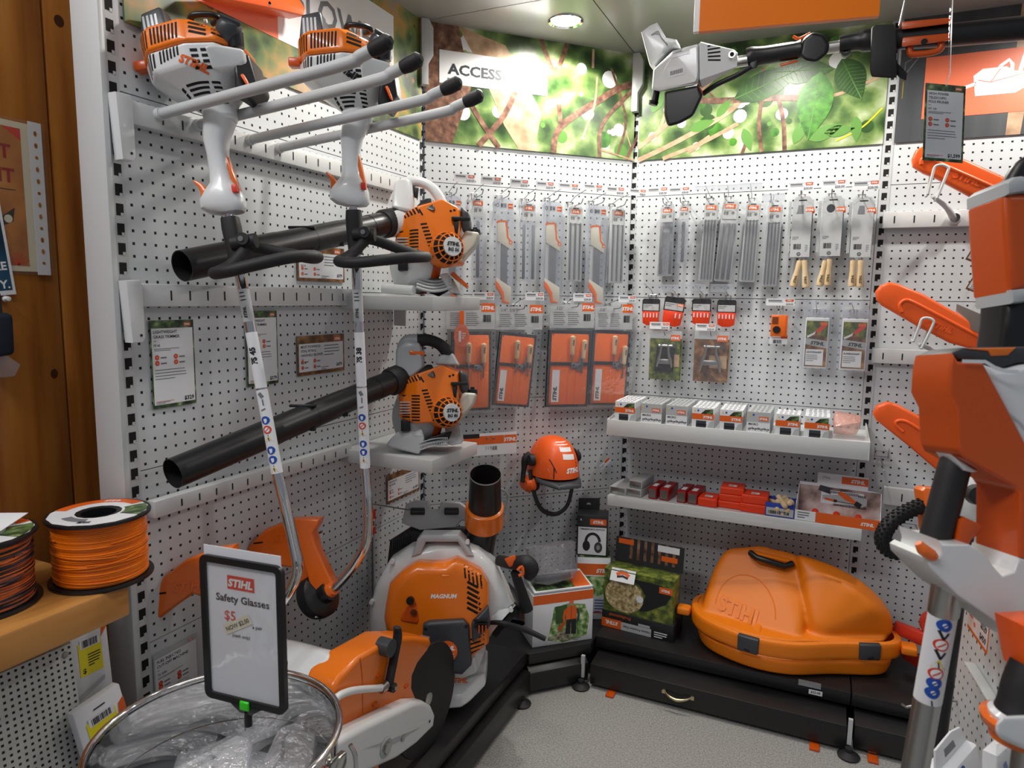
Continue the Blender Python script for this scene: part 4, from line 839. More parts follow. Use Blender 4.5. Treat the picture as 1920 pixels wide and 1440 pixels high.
file_pack('1', (885, 368, 905, 525), 1, 'single flat file in clear sleeve between the half hidden saw and first full saw', 'the single flat file', (902, 331, 940, 346), True)
saw_pack('1', (924, 371, 963, 572), 'leftmost fully visible saw blade pack with orange edged sheath', 'the leftmost full saw blade pack', (957, 336, 991, 351))
file_pack('1', (977, 378, 1003, 528), 2, 'flat file pack between the leftmost and middle saw blade packs', 'the flat file pack between two saws', (1005, 340, 1039, 355), True)
saw_pack('1', (1015, 377, 1054, 571), 'middle saw blade pack with orange edged sheath', 'the middle saw blade pack', (1047, 344, 1085, 356))
file_pack('1', (1064, 385, 1091, 528), 3, 'round file pack between the middle and rightmost saw blade packs', 'the round file pack between two saws', (1094, 346, 1130, 357))
saw_pack('1', (1099, 383, 1136, 572), 'rightmost saw blade pack with orange edged sheath', 'the rightmost saw blade pack', (1137, 350, 1171, 365))
file_pack('1', (1144, 388, 1170, 531), 3, 'round file pack beside the corner upright', 'the file pack by the corner upright', (1180, 354, 1212, 367), back=2)
file_pack('2', (1236, 384, 1263, 518), 2, 'flat file pack first right of the corner upright on back board', 'the flat file pack right of the corner', (1213, 351, 1252, 366), True, back=2)
file_pack('2', (1272, 383, 1291, 495), 1, 'shortest narrow file pack on the back board', 'the shortest file pack', (1253, 351, 1293, 364), True)
file_pack('2', (1316, 377, 1342, 528), 4, 'four round files on grey card, left of the crooked double pack', 'the four files left of the crooked pack', (1303, 348, 1343, 357), rot=-.03, clear=True, back=1)
file_pack('2', (1347, 374, 1378, 528), 3, 'crooked pale file pack overlapping another on the back board', 'the crooked pale file pack', (1344, 346, 1384, 357), True, rot=-.06, clear=True, back=2)
file_pack('2', (1393, 377, 1421, 529), 4, 'four round files on grey card, right of the crooked pack', 'the four files right of the crooked pack', (1385, 343, 1429, 357), rot=-.03, clear=True, back=2)
file_pack('2', (1434, 380, 1462, 537), 4, 'lowest hung four file card, left of the wooden handles', 'the file card left of the wooden handles', (1429, 363, 1472, 379), rot=-.02, clear=True)
def handle_card(px, hp, tick, pos, pic):
    t, w, h = goods('file_handle_pack', 'grey card with two wooden file handles, '+pos, 'handle pack', '2', px, .06, 0, 'file handle cards')
    b = MB(); b.prism([(-w/2, -h/2), (w/2, -h/2), (w/2, h*.42), (w*.35, h/2), (-w*.35, h/2), (-w/2, h*.42)], -.001, .001, CRD); z = .0014
    b.box((0, h*.44, .0012), (w*.4, .004, .0004), INK); b.rect(w*.18, h*.25, w*.6, h*.32, OIN, z); b.logo(w*.38, h*.265, h*.035, WPR, None, z+.0004)
    if pic: b.disc(-w*.1, h*.3, w*.2, DGR, z, 14, ryk=1.1)
    else: b.poly([(-w*.28, h*.22), (w*.08, h*.22), (w*.05, h*.36), (-w*.2, h*.36)], FILE, z); b.rect(-w*.1, h*.22, w*.0, h*.3, INKG, z+.0002)
    b.lines(-w*.42, -h*.16, w*.4, 3, h*.02, h*.008, z=z); b.bars(-w*.35, -h*.37, w*.4, h*.09, z=z); b.disc(-w*.05, -h*.45, w*.1, INK, z, 16, w*.07); b.disc(-w*.05, -h*.45, w*.05, INKG, z, 12); b.lines(w*.25, -h*.3, w*.15, 4, h*.03, h*.012, z=z)
    part(b, 'card', t, 'grey printed card')
    b = MB(); b.box((-w*.62, 0, -.008), (w*.15, h*.86, .002), CRD); b.rect(w*.5, h*.22, w*.62, h*.28, OIN, -.002); b.box((w*.1, 0, -.02), (w*.9, h*.92, .002), CRD); part(b, 'spare_card', t)
    Mi = t.matrix_world.inverted()
    for i, (a, c, e, f) in enumerate(hp):
        def q(x, y): s, z = wl('2', x, y, .068); return Mi @ (wf('2', s, z, .068).translation)
        p0, p1 = q(a, c), q(e, f); L = p1-p0
        b = MB(); b.cyl(p0-L*.06, p0, .0065, ALU, seg=12); b.tube([p0, p0+L*.12, p0+L*.35, p0+L*.6, p0+L*.85, p0+L*.97, p1], [.0095, .0105, .0095, .0115, .0135, .0125, .006], BEE, 16)
        ang = math.atan2(L.x, -L.y); T = tr(*(p0+L*.86)) @ rz(ang+PI/2+PI) if 0 else tr(*(p0+L*.85)) @ rz(PI/2+ang*1.0)
        b.text('STIHL', .0, -.004, .008, INK, 'l', .03, .2, .0142, T); part(b, 'wooden_handle', t)
    hook('2', px, tick, 'the handle card '+pos, price='$28.00', off=.06)
handle_card((1484, 369, 1521, 482), ((1500, 489, 1487, 538), (1508, 488, 1511, 540)), (1478, 341, 1526, 357), 'furthest left of the three', 0)
handle_card((1540, 368, 1579, 480), ((1548, 489, 1536, 537), (1555, 486, 1551, 536)), (1540, 337, 1586, 354), 'middle of the three', 1)
handle_card((1597, 370, 1636, 482), ((1600, 488, 1597, 538), (1614, 488, 1612, 539)), (1598, 338, 1649, 356), 'furthest right of the three', 0)
# tool rolls
def tool_roll(card, roll, tick, pos, handles, tilt=0, hang_tag=False, label2=True, code='.325"'):
    t, w, h = goods('filing_kit', 'orange filing kit roll in clear bag, '+pos, 'filing kit', '1', roll, .055, tilt, 'orange filing kits')
    b = MB(); b.prism([(-w/2, -h/2), (w/2, -h/2), (w/2, h/2), (-w/2, h/2)], -.012, -.002, WEB, .003); part(b, 'roll_border', t, 'dark border')
    b = MB(); k = .042
    b.prism([(-w/2+w*k*1.6, -h/2+h*k*.8), (w/2-w*k*1.6, -h/2+h*k*.8), (w/2-w*k*1.6, h/2-h*k), (-w/2+w*k*1.6, h/2-h*k)], -.002, .002, FAB, .001)
    b.prism([(-w*.42, -h*.46), (w*.42, -h*.46), (w*.42, -h*.02), (-w*.42, h*.05)], .002, .006, FAB, .0015)
    for x in (-.03, .14): b.strip([(w*x, -h*.44), (w*x+.001, h*.0)], .0012, ORD, .0064)
    for x, y in ((-.42, -.45), (.42, -.45), (-.42, .45), (.42, .45)): b.disc(w*x, h*y, .0035, INK, .0068, 12, .0018)
    part(b, 'orange_pouch', t)
    if label2:
        b = MB(); b.box((-w*.31, -h*.22, .0072), (w*.17, h*.42, .001), PAP); b.text('STIHL', 0, 0, w*.085, INK, 'l', .04, .2, .0082, tr(-w*.28, -h*.41, 0) @ rz(PI/2)); part(b, 'white_label', t)
    b = MB(); b.box((-w*.05, h*.07, .009), (w*.95 if tilt else w*.7, h*.045, .003), WEB, .001); part(b, 'strap', t, 'black strap')
    for x, y, a in handles:
        T = tr(w*x, h*y, .012) @ rz(a); b = MB(); b.tube([(0, h*.19, 0), (0, h*.17, 0), (0, h*.08, 0), (0, 0, 0), (0, -h*.05, 0), (0, -h*.06, 0)], [.004, .011, .0105, .0085, .0095, .008], BEE, 16, T=T); b.cyl((0, -h*.06, 0), (0, -h*.1, 0), .005, ALU, seg=10, T=T); b.text('STIHL', 0, 0, .007, INK, 'l', .03, .2, .0112, T @ tr(.003, h*.06, 0) @ rz(PI/2)); b.cyl((0, -h*.1, 0), (0, -h*.25, 0), .003, FILE, seg=8, T=T)
        part(b, 'file_handle', t, 'wooden file handle')
    b = MB(); T = tr(w*.02, h*.06, .011) @ rz(-.15); b.box((w*.12, h*.0, 0), (w*.22, h*.07, .002), FILE, .0005, T); b.disc(w*.06, 0, .004, INK, .0012, 10, T=T)
    if tilt: b.box((w*.2, h*.1, 0), (w*.09, h*.3, .002), FILE, .0005, T @ rz(-.1))
    part(b, 'file_gauge', t, 'steel file gauge')
    b = MB(); p = w*.55; b.prism([(-p, -h*.52), (p, -h*.52), (p, h*.6), (-p, h*.6)], .025, .0255, CLR); part(b, 'clear_bag', t)
    Mc, cw, ch = wb('1', *card, .057); Mc = t.matrix_world.inverted() @ Mc
    b = MB(); b.box((0, 0, 0), (cw, ch, .002), CRD, 0, Mc); T = Mc @ tr(0, 0, .0012)
    b.rect(cw*.22, ch*.22, cw*.5, ch*.58, OIN, 0, T); b.logo(cw*.36, ch*.32, ch*.15, WPR, None, .0004, T); b.text(code, -cw*.38, ch*.28, ch*.14, INKG, 'l', 0, 0, .0004, T)
    for c in (0, 1): 
        for i in range(7): b.rect(-cw*.42+c*cw*.32, ch*(.15-i*.085), -cw*(.42-.22-.02*(i % 3))+c*cw*.32, ch*(.18-i*.085), INKG, .0004, T)
    b.bars(cw*.25, -ch*.2, cw*.17, ch*.3, T=T); part(b, 'header_card', t, 'grey header card')
    if hang_tag:
        Mt, tw, th = wb('1', 851, 583, 880, 652, .07); Mt = t.matrix_world.inverted() @ Mt
        b = MB(); b.prism([(tw/2*math.cos(a), -th*.18+th*.32*math.sin(a)) for a in [2*PI*i/28 for i in range(28)]], 0, .001, OIN, 0, Mt); b.prism([(-tw*.14, 0), (tw*.14, 0), (tw*.14, th*.5), (-tw*.14, th*.5)], .0002, .0012, OIN, 0, Mt)
        b.disc(0, -th*.18, tw*.42, SAL, .0014, 28, tw*.38, Mt, th*.66/tw); b.text('1', -tw*.12, -th*.32, th*.28, PAP, 'c', .04, 0, .0016, Mt); b.lines(tw*.02, -th*.1, tw*.3, 3, th*.06, th*.025, PAP, .0016, Mt); part(b, 'swing_tag', t, 'orange oval swing tag')
    hook('1', card, tick, 'the filing kit '+pos, off=.057, lift=-.004)
tool_roll((836, 572, 928, 617), (847, 622, 921, 770), (886, 548, 927, 562), 'behind the black grip blower with orange swing tag', ((-.1, .18, 0), (.28, .17, 0)), 0, True, False, '')
tool_roll((929, 575, 1017, 618), (930, 625, 1000, 762), (985, 548, 1020, 563), 'hanging tilted with a steel file showing', ((-.02, .22, .06), (.32, .18, .02)), -.1, code='1/4", 3/8"P')
tool_roll((1031, 571, 1114, 615), (1026, 620, 1106, 763), (1075, 550, 1110, 565), 'overlapping its right neighbour', ((.03, .25, 0), (.3, .2, -.05)), -.03, code='.325"')
tool_roll((1116, 574, 1186, 618), (1108, 620, 1178, 760), (1160, 554, 1192, 567), 'closest to the corner upright', ((.05, .25, 0), (.33, .12, -.03)), -.04, code='3/8"')
# second row of the back bay
def tooth_pack(px, tick, pos, rot=0, n=5):
    t, w, h = goods('plug_pack', 'small orange pouch pack with dark card top, '+pos, 'accessory pack', '2', px, .05, rot, 'orange pouch packs')
    b = MB(); b.prism([(-w/2, h*.02), (w/2, h*.02), (w/2, h*.44), (w*.42, h/2), (-w*.42, h/2), (-w/2, h*.44)], -.001, .001, CRDD); b.rect(-w*.44, h*.06, w*.44, h*.3, CRD, .0014); b.lines(-w*.4, h*.26, w*.5, 2, h*.06, h*.025, z=.0016)
    if rot: b.logo(w*.3, h*.22, h*.05, WPR, OIN, .0016)
    part(b, 'card_top', t, 'dark card top')
    b = MB(); b.prism([(-w*.48, h*.02), (w*.48, h*.02), (w*.44, -h*.42), (w*.2, -h*.5), (-w*.2, -h*.5), (-w*.44, -h*.42)], -.006, .006, REDO, .003)
    for i in range(n):
        x = (-w*.36+w*.72*i/4) if n == 5 else w*(.15+.2*i); b.box((x, -h*.12, .007), (w*.055, h*.16, .002), PAP); b.box((x, -h*.3, .0065), (w*.03, h*.2, .002), ORD)
    part(b, 'pouch', t, 'orange pouch')
    hook('2', px, tick, 'the pouch pack '+pos, clear=True, L=.09)
tooth_pack((1204, 560, 1237, 610), (1196, 531, 1218, 534), 'closest to the corner upright')
tooth_pack((1243, 557, 1282, 612), (1233, 534, 1272, 547), 'hanging askew, second from the corner', -.12, 2)
tooth_pack((1297, 560, 1333, 610), (1282, 533, 1323, 546), 'third from the corner upright')
tooth_pack((1344, 562, 1380, 613), (1332, 533, 1374, 547), 'furthest from the corner upright')
def clamp_pack(px, tick, pos, dark):
    t, w, h = goods('filing_vice_pack', 'clear blister with %s, %s' % ('steel clamp on black plate' if dark else 'bare steel fork clamp', pos), 'blister pack', '2', px, .05, 0, 'clamp blister packs')
    b = MB(); b.box((0, 0, 0), (w, h, .001), KRAFT if not dark else MOSS); b.box((0, h*.42, .001), (w, h*.16, .001), GRY); b.rect(w*.15, h*.3, w*.46, h*.42, OIN, .0018); b.logo(w*.3, h*.335, h*.045, WPR, None, .0022); b.box((.2*w, -.1*h, .0012), (w*.5, h*.25, .001), BARKL); part(b, 'photo_card', t)
    b = MB()
    if dark: b.prism([(-w*.32, -h*.34), (w*.28, -h*.34), (w*.3, h*.2), (w*.1, h*.26), (-w*.26, h*.22)], .002, .01, DRK, .003)
    k = .8 if dark else 1
    for s_ in (-1, 1): b.tube([(s_*w*.13*k, h*.24, .014), (s_*w*.16*k, h*.05, .014), (s_*w*.24*k, -h*.1, .014), (s_*w*.3*k, -h*.3*k, .014)], [.006, .006, .007, .003], ALU, 10, 4)
    b.box((0, -h*.12, .014), (w*.45*k, h*.1, .008), ALU, .003); b.cyl((-w*.2, h*.2, .014), (w*.3, h*.2, .014), .006, ALU, seg=12); b.disc(w*.32, h*.2, .009, STL, .021, 14); part(b, 'clamp', t, 'steel clamp')
    b = MB(); b.box((0, -h*.04, .02), (w*.98, h*.9, .001), CLR); part(b, 'blister', t)
    hook('2', px, tick, 'the clamp blister '+pos, L=.07, lift=-.012)
clamp_pack((1218, 620, 1277, 712), (1218, 604, 1255, 617), 'left one of the pair', True)
clamp_pack((1301, 621, 1366, 716), (1304, 607, 1341, 620), 'right one of the pair', False)
t, w, h = goods('filing_gauge_pack', 'orange plastic file guide in small blister above the grey tray', 'blister pack', '2', (1440, 581, 1482, 648), .05)
b = MB(); b.box((0, 0, 0), (w, h, .001), CLR); b.box((0, -h*.36, .001), (w*.8, h*.2, .001), PAP); b.bars(-w*.25, -h*.44, w*.4, h*.1, z=.0018); b.rect(w*.1, -h*.3, w*.4, -h*.2, OIN, .0018); part(b, 'card', t)
b = MB(); b.box((0, h*.06, .008), (w*.74, h*.6, .012), GUARDO, .002); b.box((w*.26, h*.06, .009), (w*.1, h*.55, .014), OIN, .002); b.lathe([(0, .022), (w*.16, .022), (w*.18, .014)], DRK, 20, tr(-w*.1, -h*.05, 0))
for i in range(6): b.box((-w*.18, h*(.12+.035*i), .0145), (w*.28, .0018, .002), BLK)
part(b, 'file_guide', t, 'orange file guide with black knob')
hook('2', (1440, 575, 1482, 648), (1436, 560, 1490, 573), 'the orange file guide', L=.05)
def sharp_pack(px, tick, title, label):
    t, w, h = goods('sharpening_stone_pack', label, 'blister pack', '2', px, .055, 0, 'photo card blisters')
    b = MB(); b.box((0, 0, -.004), (w, h, .001), BLI); b.box((0, h*.44, .0), (w*.8, h*.1, .001), BLI); part(b, 'blister_back', t)
    b = MB(); b.box((0, -h*.06, .004), (w*.8, h*.82, .012), PAP, .004); z = .0105
    b.rect(-w*.36, -h*.44, w*.36, h*.3, KRAFT, z); b.poly([(-w*.36, h*.02), (w*.0, h*.1), (w*.36, h*.02), (w*.36, h*.3), (-w*.36, h*.3)], MOSS, z+.0001); b.poly([(-w*.1, h*.06), (w*.12, h*.13), (w*.33, h*.22), (w*.25, h*.27), (w*.02, h*.17)], RIN, z+.0003); b.poly([(-w*.3, h*.02), (w*.0, h*.1), (-.02*w, h*.13), (-w*.34, h*.05)], PAP, z+.0003); b.rect(w*.1, h*.23, w*.33, h*.28, OIN, z+.0005)
    b.poly([(-w*.36, -h*.08), (w*.36, -h*.14), (w*.36, -h*.02), (-w*.36, h*.02)], BLI if 0 else GRY, z+.0003); b.logo(.06*w, -h*.085, h*.055, INK, None, z+.0006, tr(0, 0, 0) @ rz(-.08))
    b.rect(-w*.33, -h*.42, w*.26, -h*.16, PAP, z+.0005); b.text(title, -w*.3, -h*.22, h*.03, INK, 'l', .03, 0, z+.0008, w=w*.5); b.lines(-w*.3, -h*.25, w*.4, 4, h*.03, h*.01, z=z+.0008); part(b, 'photo_booklet', t)
    b = MB(); b.prism([(-w*.47, -h*.48), (w*.47, -h*.48), (w*.47, h*.4), (-w*.47, h*.4)], .0135, .0145, CLR, .001); part(b, 'blister', t)
    hook('2', px, tick, 'the blister reading '+title, L=.06, clear=True, lift=-.014)
sharp_pack((1503, 578, 1559, 694), (1505, 562, 1555, 575), 'QUICKSHARP', 'photo card blister reading QUICKSHARP beside the orange file guide')
sharp_pack((1571, 580, 1632, 698), (1571, 563, 1620, 576), 'SUPERSHARP', 'photo card blister reading SUPERSHARP at the right edge of back board')
# ---------------------------------------------------------------- two shelves of the back bay
def tray(z, dep, lip, label, back=.0):
    t = thing('shelf', label, 'shelf', wf('2', .006, z, .004)); w = .896
    b = MB(); b.box((w/2, -.008, dep/2-.006), (w, .016, dep-.012), SHELF); b.hull([(0, -lip[0], dep), (w, -lip[0], dep), (0, lip[1], dep), (w, lip[1], dep), (0, -lip[0], dep-.008), (w, -lip[0], dep-.008), (0, lip[1], dep-.003), (w, lip[1], dep-.003)], SHELF, .0015)
    part(b, 'shelf_board', t)
    if lip[1] > .005:
        for x in (0, w): b2 = MB(); b2.prism([(.0, -lip[0]), (dep, -lip[0]), (dep, lip[1]), (.0, lip[1]+back)], -x-.0015, -x+.0015, SHELF, 0, F((0, 0, 0), (0, 0, 1), (-1, 0, 0))); part(b2, 'side_plate', t)
    for x in (.01, w-.01): b2 = MB(); b2.prism([(.0, -.016), (dep*.8, -.016), (dep*.2, -.05), (0, -.07)], -x-.0015, -x+.0015, SHELF, 0, F((0, 0, 0), (0, 0, 1), (-1, 0, 0))); part(b2, 'bracket', t)
    return t
TZ, TD, SZ, SD = .978, .285, .672, .25
tray(TZ, TD, (.056, .006), 'upper grey tray shelf full of small chain boxes', .02)
tray(SZ, SD, (.038, .004), 'lower grey shelf with file boxes and wooden handles')
# chain boxes: eight columns, each a file of thin boxes
def chain_box(kind):
    w, h, d = .078, .075, .028; t = thing('chain_box', 'x', 'chain box', Mx.Identity(4)); b = MB(); b.box((0, h/2, 0), (w, h, d), PAP if kind else CRD, .0006, seg=1); z = d/2+.0006
    if kind:
        b.rect(-w/2, h*.42, w/2, h*.7, OIN, z); b.logo(w*.24, h*.49, h*.12, WPR, None, z+.0003); b.rect(w*.02, h*.43, w*.03, h*.69, PAP, z+.0003)
        b.rect(-w*.3, h*.0, w*.16, h*.36, DGR, z); b.poly([(-w*.1, h*.7), (w*.45, h*.7), (w*.45, h*.95), (w*.1, h*.9)], FOREST, z); b.poly([(w*.2, 0), (w*.5, 0), (w*.5, h*.4), (w*.3, h*.3)], CRD, z)
        for i in range(5): b.disc(-w*.24+i*w*.09, h*.17, h*.06, INK, z+.0003, 8)
    else:
        b.rect(-w/2, 0, w/2, h*.5, PAP, z); b.rect(w*.02, h*.58, w*.42, h*.78, OIN, z); b.logo(w*.22, h*.63, h*.1, WPR, None, z+.0003); b.text('MICRO', -w*.42, h*.36, h*.1, INK, 'l', .03, 0, z+.0003)
        for i in range(7): b.disc(-w*.38+i*w*.13, h*.17+(i % 2)*h*.04, h*.06, INKG, z+.0003, 8, h*.025); b.rect(-w*.38+i*w*.13, h*.18, -w*.3+i*w*.13, h*.22, INK, z+.0003)
    b.poly([(-w*.42, h*.8), (-w*.32, h*.8), (-w*.37, h*.9)], YIN, z); b.disc(-w*.22, h*.85, h*.05, BIN, z, 10)
    for i in range(4): b.box((w*(-.3+.2*i), h+.0006, 0), (w*.12, .0008, d*.25), INKG)
    part(b, 'carton', t); return t
kinds = (1, 0, 0, 1, 1, 0, 1, 1); counts = (6, 6, 7, 6, 7, 6, 4, 6); names = ('first', 'second', 'third', 'fourth', 'fifth', 'sixth', 'seventh', 'eighth')
protos = {0: chain_box(0), 1: chain_box(1)}; used = set(); rr = random.Random(8)
fx = [(1150, 1197), (1199, 1246), (1247, 1293), (1296, 1342), (1346, 1396), (1399, 1448), (1453, 1502), (1507, 1558)]
for c in range(8):
    s0, _ = wl('2', fx[c][0], 765+c*4.6, TD-.02); s1, _ = wl('2', fx[c][1], 765+c*4.6, TD-.02); xm = (s0+s1)/2
    for k in range(counts[c]):
        M = wf('2', xm+rr.uniform(-.0015, .0015), TZ+.0008, TD-.028-k*.0295) @ ry(rr.uniform(-.02, .02))
        kd = kinds[c] if k < 5 or c != 4 else 0
        lab = '%s chain box, %s, %s column from the left' % ('white and orange' if kd else 'grey and white', 'at the front' if k == 0 else ('%s from the front' % names[k]), names[c])
        if kd not in used: used.add(kd); o = protos[kd]; o.matrix_world = M; o['label'] = lab; o['group'] = 'chain boxes on the tray'
        else: dup(protos[kd], M, lab, 'chain boxes on the tray')
# crumpled clear bag at the tray's right end
e = MB(); rr = random.Random(5); s0, _ = wl('2', 1588, 800, TD-.06)
pts = [(rr.uniform(-.045, .045), rr.uniform(0, .085)*(1 if i % 3 else .4), rr.uniform(-.05, .05)) for i in range(22)]
PINK = film('pinkish_film', '#f0a58c', .08, .45, .5, .8, 60)
b = MB(); b.hull(pts, PINK, .004, 1); one(b, 'parts_bag', 'crumpled pinkish clear bag at the right end of the tray', 'bag', wf('2', s0, TZ+.002, TD-.08))
# lower shelf goods
def sx(x, y, off): return wl('2', x, y, off)[0]
def bar_box(name, label, mt, w, h, d, M, dark=False):
    t = thing(name, label, 'file box', M, 'file boxes on the lower shelf')
    b = MB(); b.box((0, h/2, 0), (w, h, d), mt, .003)
    part(b, 'box_body', t)
    b = MB()
    if dark: b.box((0, h+.0005, 0), (w*.9, .001, d*.9), mt); b.box((0, h+.0012, .02), (w*.5, .001, d*.3), PAP); b.rect(-w*.38, h*.12, w*.38, h*.88, CREME if 0 else STL, d/2+.0008); part(b, 'end_label', t)
    else: b.box((0, h/2, d/2+.0005), (w*.88, h*.8, .001), ALU, .0003); part(b, 'end_face', t)
    return t
for (x0, x1, y1, up, l) in ((1146, 1178, 928, 0, 'left of the two at the bottom'), (1177, 1207, 930, 0, 'right of the two at the bottom'), (1181, 1207, 912, 1, 'lying on top of the other two')):
    a, c = sx(x0, 915, SD-.03), sx(x1, 915, SD-.03)
    bar_box('file_box', 'silver grey bar shaped file box, '+l, FILE if 0 else CRD, c-a, .03, .14, wf('2', (a+c)/2, SZ+.001+up*.031, SD-.1-up*.01) @ ry(-.12))
for i, (x0, x1, l) in enumerate(((1218, 1234, 'leftmost of the dark red ones'), (1239, 1257, 'second of the dark red ones'), (1272, 1289, 'third of the dark red ones'), (1292, 1311, 'rightmost of the dark red ones'))):
    a, c = sx(x0, 925, SD-.03), sx(x1, 925, SD-.03)
    bar_box('file_box', 'narrow dark red file box, '+l, REDM, c-a, .045, .13, wf('2', (a+c)/2, SZ+.001, SD-.095) @ ry(-.1), True)
for (x0, x1, y, k, l) in ((1309, 1345, 945, 1, 'single low one on the left'), (1346, 1390, 940, 3, 'tall stack'), (1388, 1438, 950, 2, 'right hand stack')):
    a, c = sx(x0, y, SD-.03), sx(x1, y, SD-.03); z = SZ+.001
    for j in range(k):
        hh = .032 if k < 3 else .026; t = thing('file_box', 'bright orange-red file box, %s%s' % (l, '' if k == 1 else (', lowest' if j == 0 else (', topmost' if j == k-1 else ', in the middle'))), 'file box', wf('2', (a+c)/2+.002*j, z, SD-.07+(.0 if k != 3 else -.015)) @ ry(.04*(j-1)), 'orange-red file boxes')
        b = MB(); b.box((0, hh/2, 0), (c-a, hh, .09), REDO, .004, seg=3); b.box((0, hh*.62, 0), (c-a+.0012, .0012, .0912), ORD); part(b, 'tin', t); z += hh+.0008
        if j == k-1: b = MB(); b.box((0, hh+.0004, .01), (.028, .0008, .02), PAP); b.lines(-.012, 0, .022, 3, .004, .0016, T=tr(0, hh+.0008, .01) @ rx(-PI/2)); part(b, 'price_sticker', t)
# blue basket of handles
a, c = sx(1436, 950, SD-.03), sx(1490, 950, SD-.03); w = c-a; M = wf('2', (a+c)/2, SZ+.001, SD-.065)
t = thing('parts_tub', 'blue tub full of loose wooden file handles on the lower shelf', 'tub', M); b = MB()
for p, q in (((0, .025, .045), (w, .05, .003)), ((0, .025, -.045), (w, .05, .003)), ((-w/2, .025, 0), (.003, .05, .09)), ((w/2, .025, 0), (.003, .05, .09)), ((0, .0015, 0), (w, .003, .09))): b.box(p, q, BLUE, .001)
part(b, 'tub_body', t); b = MB(); b.box((0, .018, .047), (w*.95, .028, .001), CRD); b.bars(-w*.4, .01, w*.75, .012, z=.0478); part(b, 'tub_label', t)
rr = random.Random(3); first = None
for i in range(14):
    lay = i//5; M2 = M @ tr(rr.uniform(-w*.3, w*.3), .016+lay*.019, rr.uniform(-.02, .02)+.008*(lay)) @ ry(rr.uniform(-1.3, 1.3)) @ rx(rr.uniform(-.35, .35))
    lab = 'loose wooden file handle in the blue tub'
    if first is None:
        first = thing('loose_file_handle', lab, 'handle', M2, 'loose handles in the blue tub'); b = MB(); b.tube([(0, 0, -.036), (0, 0, -.033), (0, 0, -.01), (0, 0, .015), (0, 0, .03), (0, 0, .034)], [.006, .0095, .008, .0105, .0095, .005], BEE, 14); b.cyl((0, 0, -.04), (0, 0, -.036), .005, ALU, seg=10); part(b, 'handle_body', first)
    else: dup(first, M2, lab)
# display carton
a, c = sx(1492, 965, SD-.01), sx(1652, 985, SD-.01); w = c-a
t = thing('display_carton', 'printed display carton with chainsaw bar picture at the right end of the lower shelf', 'carton', wf('2', (a+c)/2, SZ+.001, SD-.075) @ ry(-.05))
b = MB(); b.box((0, .001, 0), (w, .002, .12), PAP); b.box((0, .018, .06), (w, .036, .002), OIN); b.rect(-w*.5, 0, -w*.25, .036, PAP, .0615); b.lines(-w*.47, .03, w*.18, 3, .009, .004, z=.062); b.logo(w*.36, .012, .011, WPR, None, .062)
for x in (-w/2, w/2): b.prism([(-.06, 0), (.06, 0), (.06, .036), (-.06, .1)], -x-.001, -x+.001, PAP, 0, F((0, 0, 0), (0, 0, 1), (-1, 0, 0)))
part(b, 'carton_tray', t)
b = MB(); T = tr(0, 0, -.055) @ rx(-.12); b.prism([(-w*.5, 0), (w*.5, 0), (w*.5, .1), (w*.34, .105), (w*.34, .15), (-w*.28, .15), (-w*.28, .11), (-w*.5, .11)], -.001, .001, PAP, 0, T); z = .0014
b.rect(-w*.5, 0, w*.5, .1, noisemat('bokeh_print', [(.35, '#5a4038'), (.55, '#c9b0a8'), (.75, '#ece4e4')], 12, .3), z-.0003, T); b.rect(w*.02, .118, w*.34, .144, OIN, z, T); b.logo(w*.22, .125, .012, WPR, None, z+.0003, T); b.text('STIHL', -w*.22, .13, .008, INKG, 'l', 0, 0, z, T)
b.rect(-w*.22, .04, w*.3, .09, PAP, z, T); b.poly([(-w*.2, .07), (w*.25, .085), (w*.34, .072), (w*.34, .05), (w*.25, .04), (-w*.2, .055)], GRY, z+.0003, T)
for i in range(22): b.disc(-w*.15+i*w*.022, .084 if i < 18 else .08, .004, INK, z+.0006, 8, .002, T); b.disc(-w*.05+i*w*.018, .04, .004, INK, z+.0006, 8, .002, T)
b.strip([(w*.0, .085), (w*.1, .07), (w*.2, .055)], [.014, .02, .012], OIN, z+.0009, T); b.strip([(w*.2, .055), (w*.27, .045)], .018, INK, z+.0009, T); b.strip([(-w*.17, .058), (-w*.06, .054)], .008, OIN, z+.0009, T); b.strip([(-w*.06, .054), (-w*.02, .053)], .01, INK, z+.0009, T); b.strip([(-w*.02, .053), (w*.2, .05)], .002, INK, z+.0009, T); b.poly([(-w*.26, .085), (-w*.1, .075), (-w*.12, .1), (-w*.24, .105)], DGR, z+.0006, T)
part(b, 'picture_panel', t, 'back panel with chainsaw bar picture')
rr = random.Random(2)
for i in range(7):
    M2 = t.matrix_world @ tr(-w*.4+w*.13*i, .014+.004*(i % 2), .02-.03*(i % 2)); lab = 'round orange plug in the display carton'
    if i == 0:
        o = MB(); o.lathe([(0, -.011), (.008, -.009), (.0115, 0), (.008, .009), (0, .011)], REDO, 16); fp = one(o, 'plug', lab, 'plug', M2, 'orange plugs in the carton')
    else: o = fp.copy(); COL.objects.link(o); o.matrix_world = M2
# ---------------------------------------------------------------- goods on the decks and the corner wall
def clone(e): b = MB(); b.v, b.f, b.mi, b.mats = list(e.v), list(e.f), list(e.mi), list(e.mats); return b
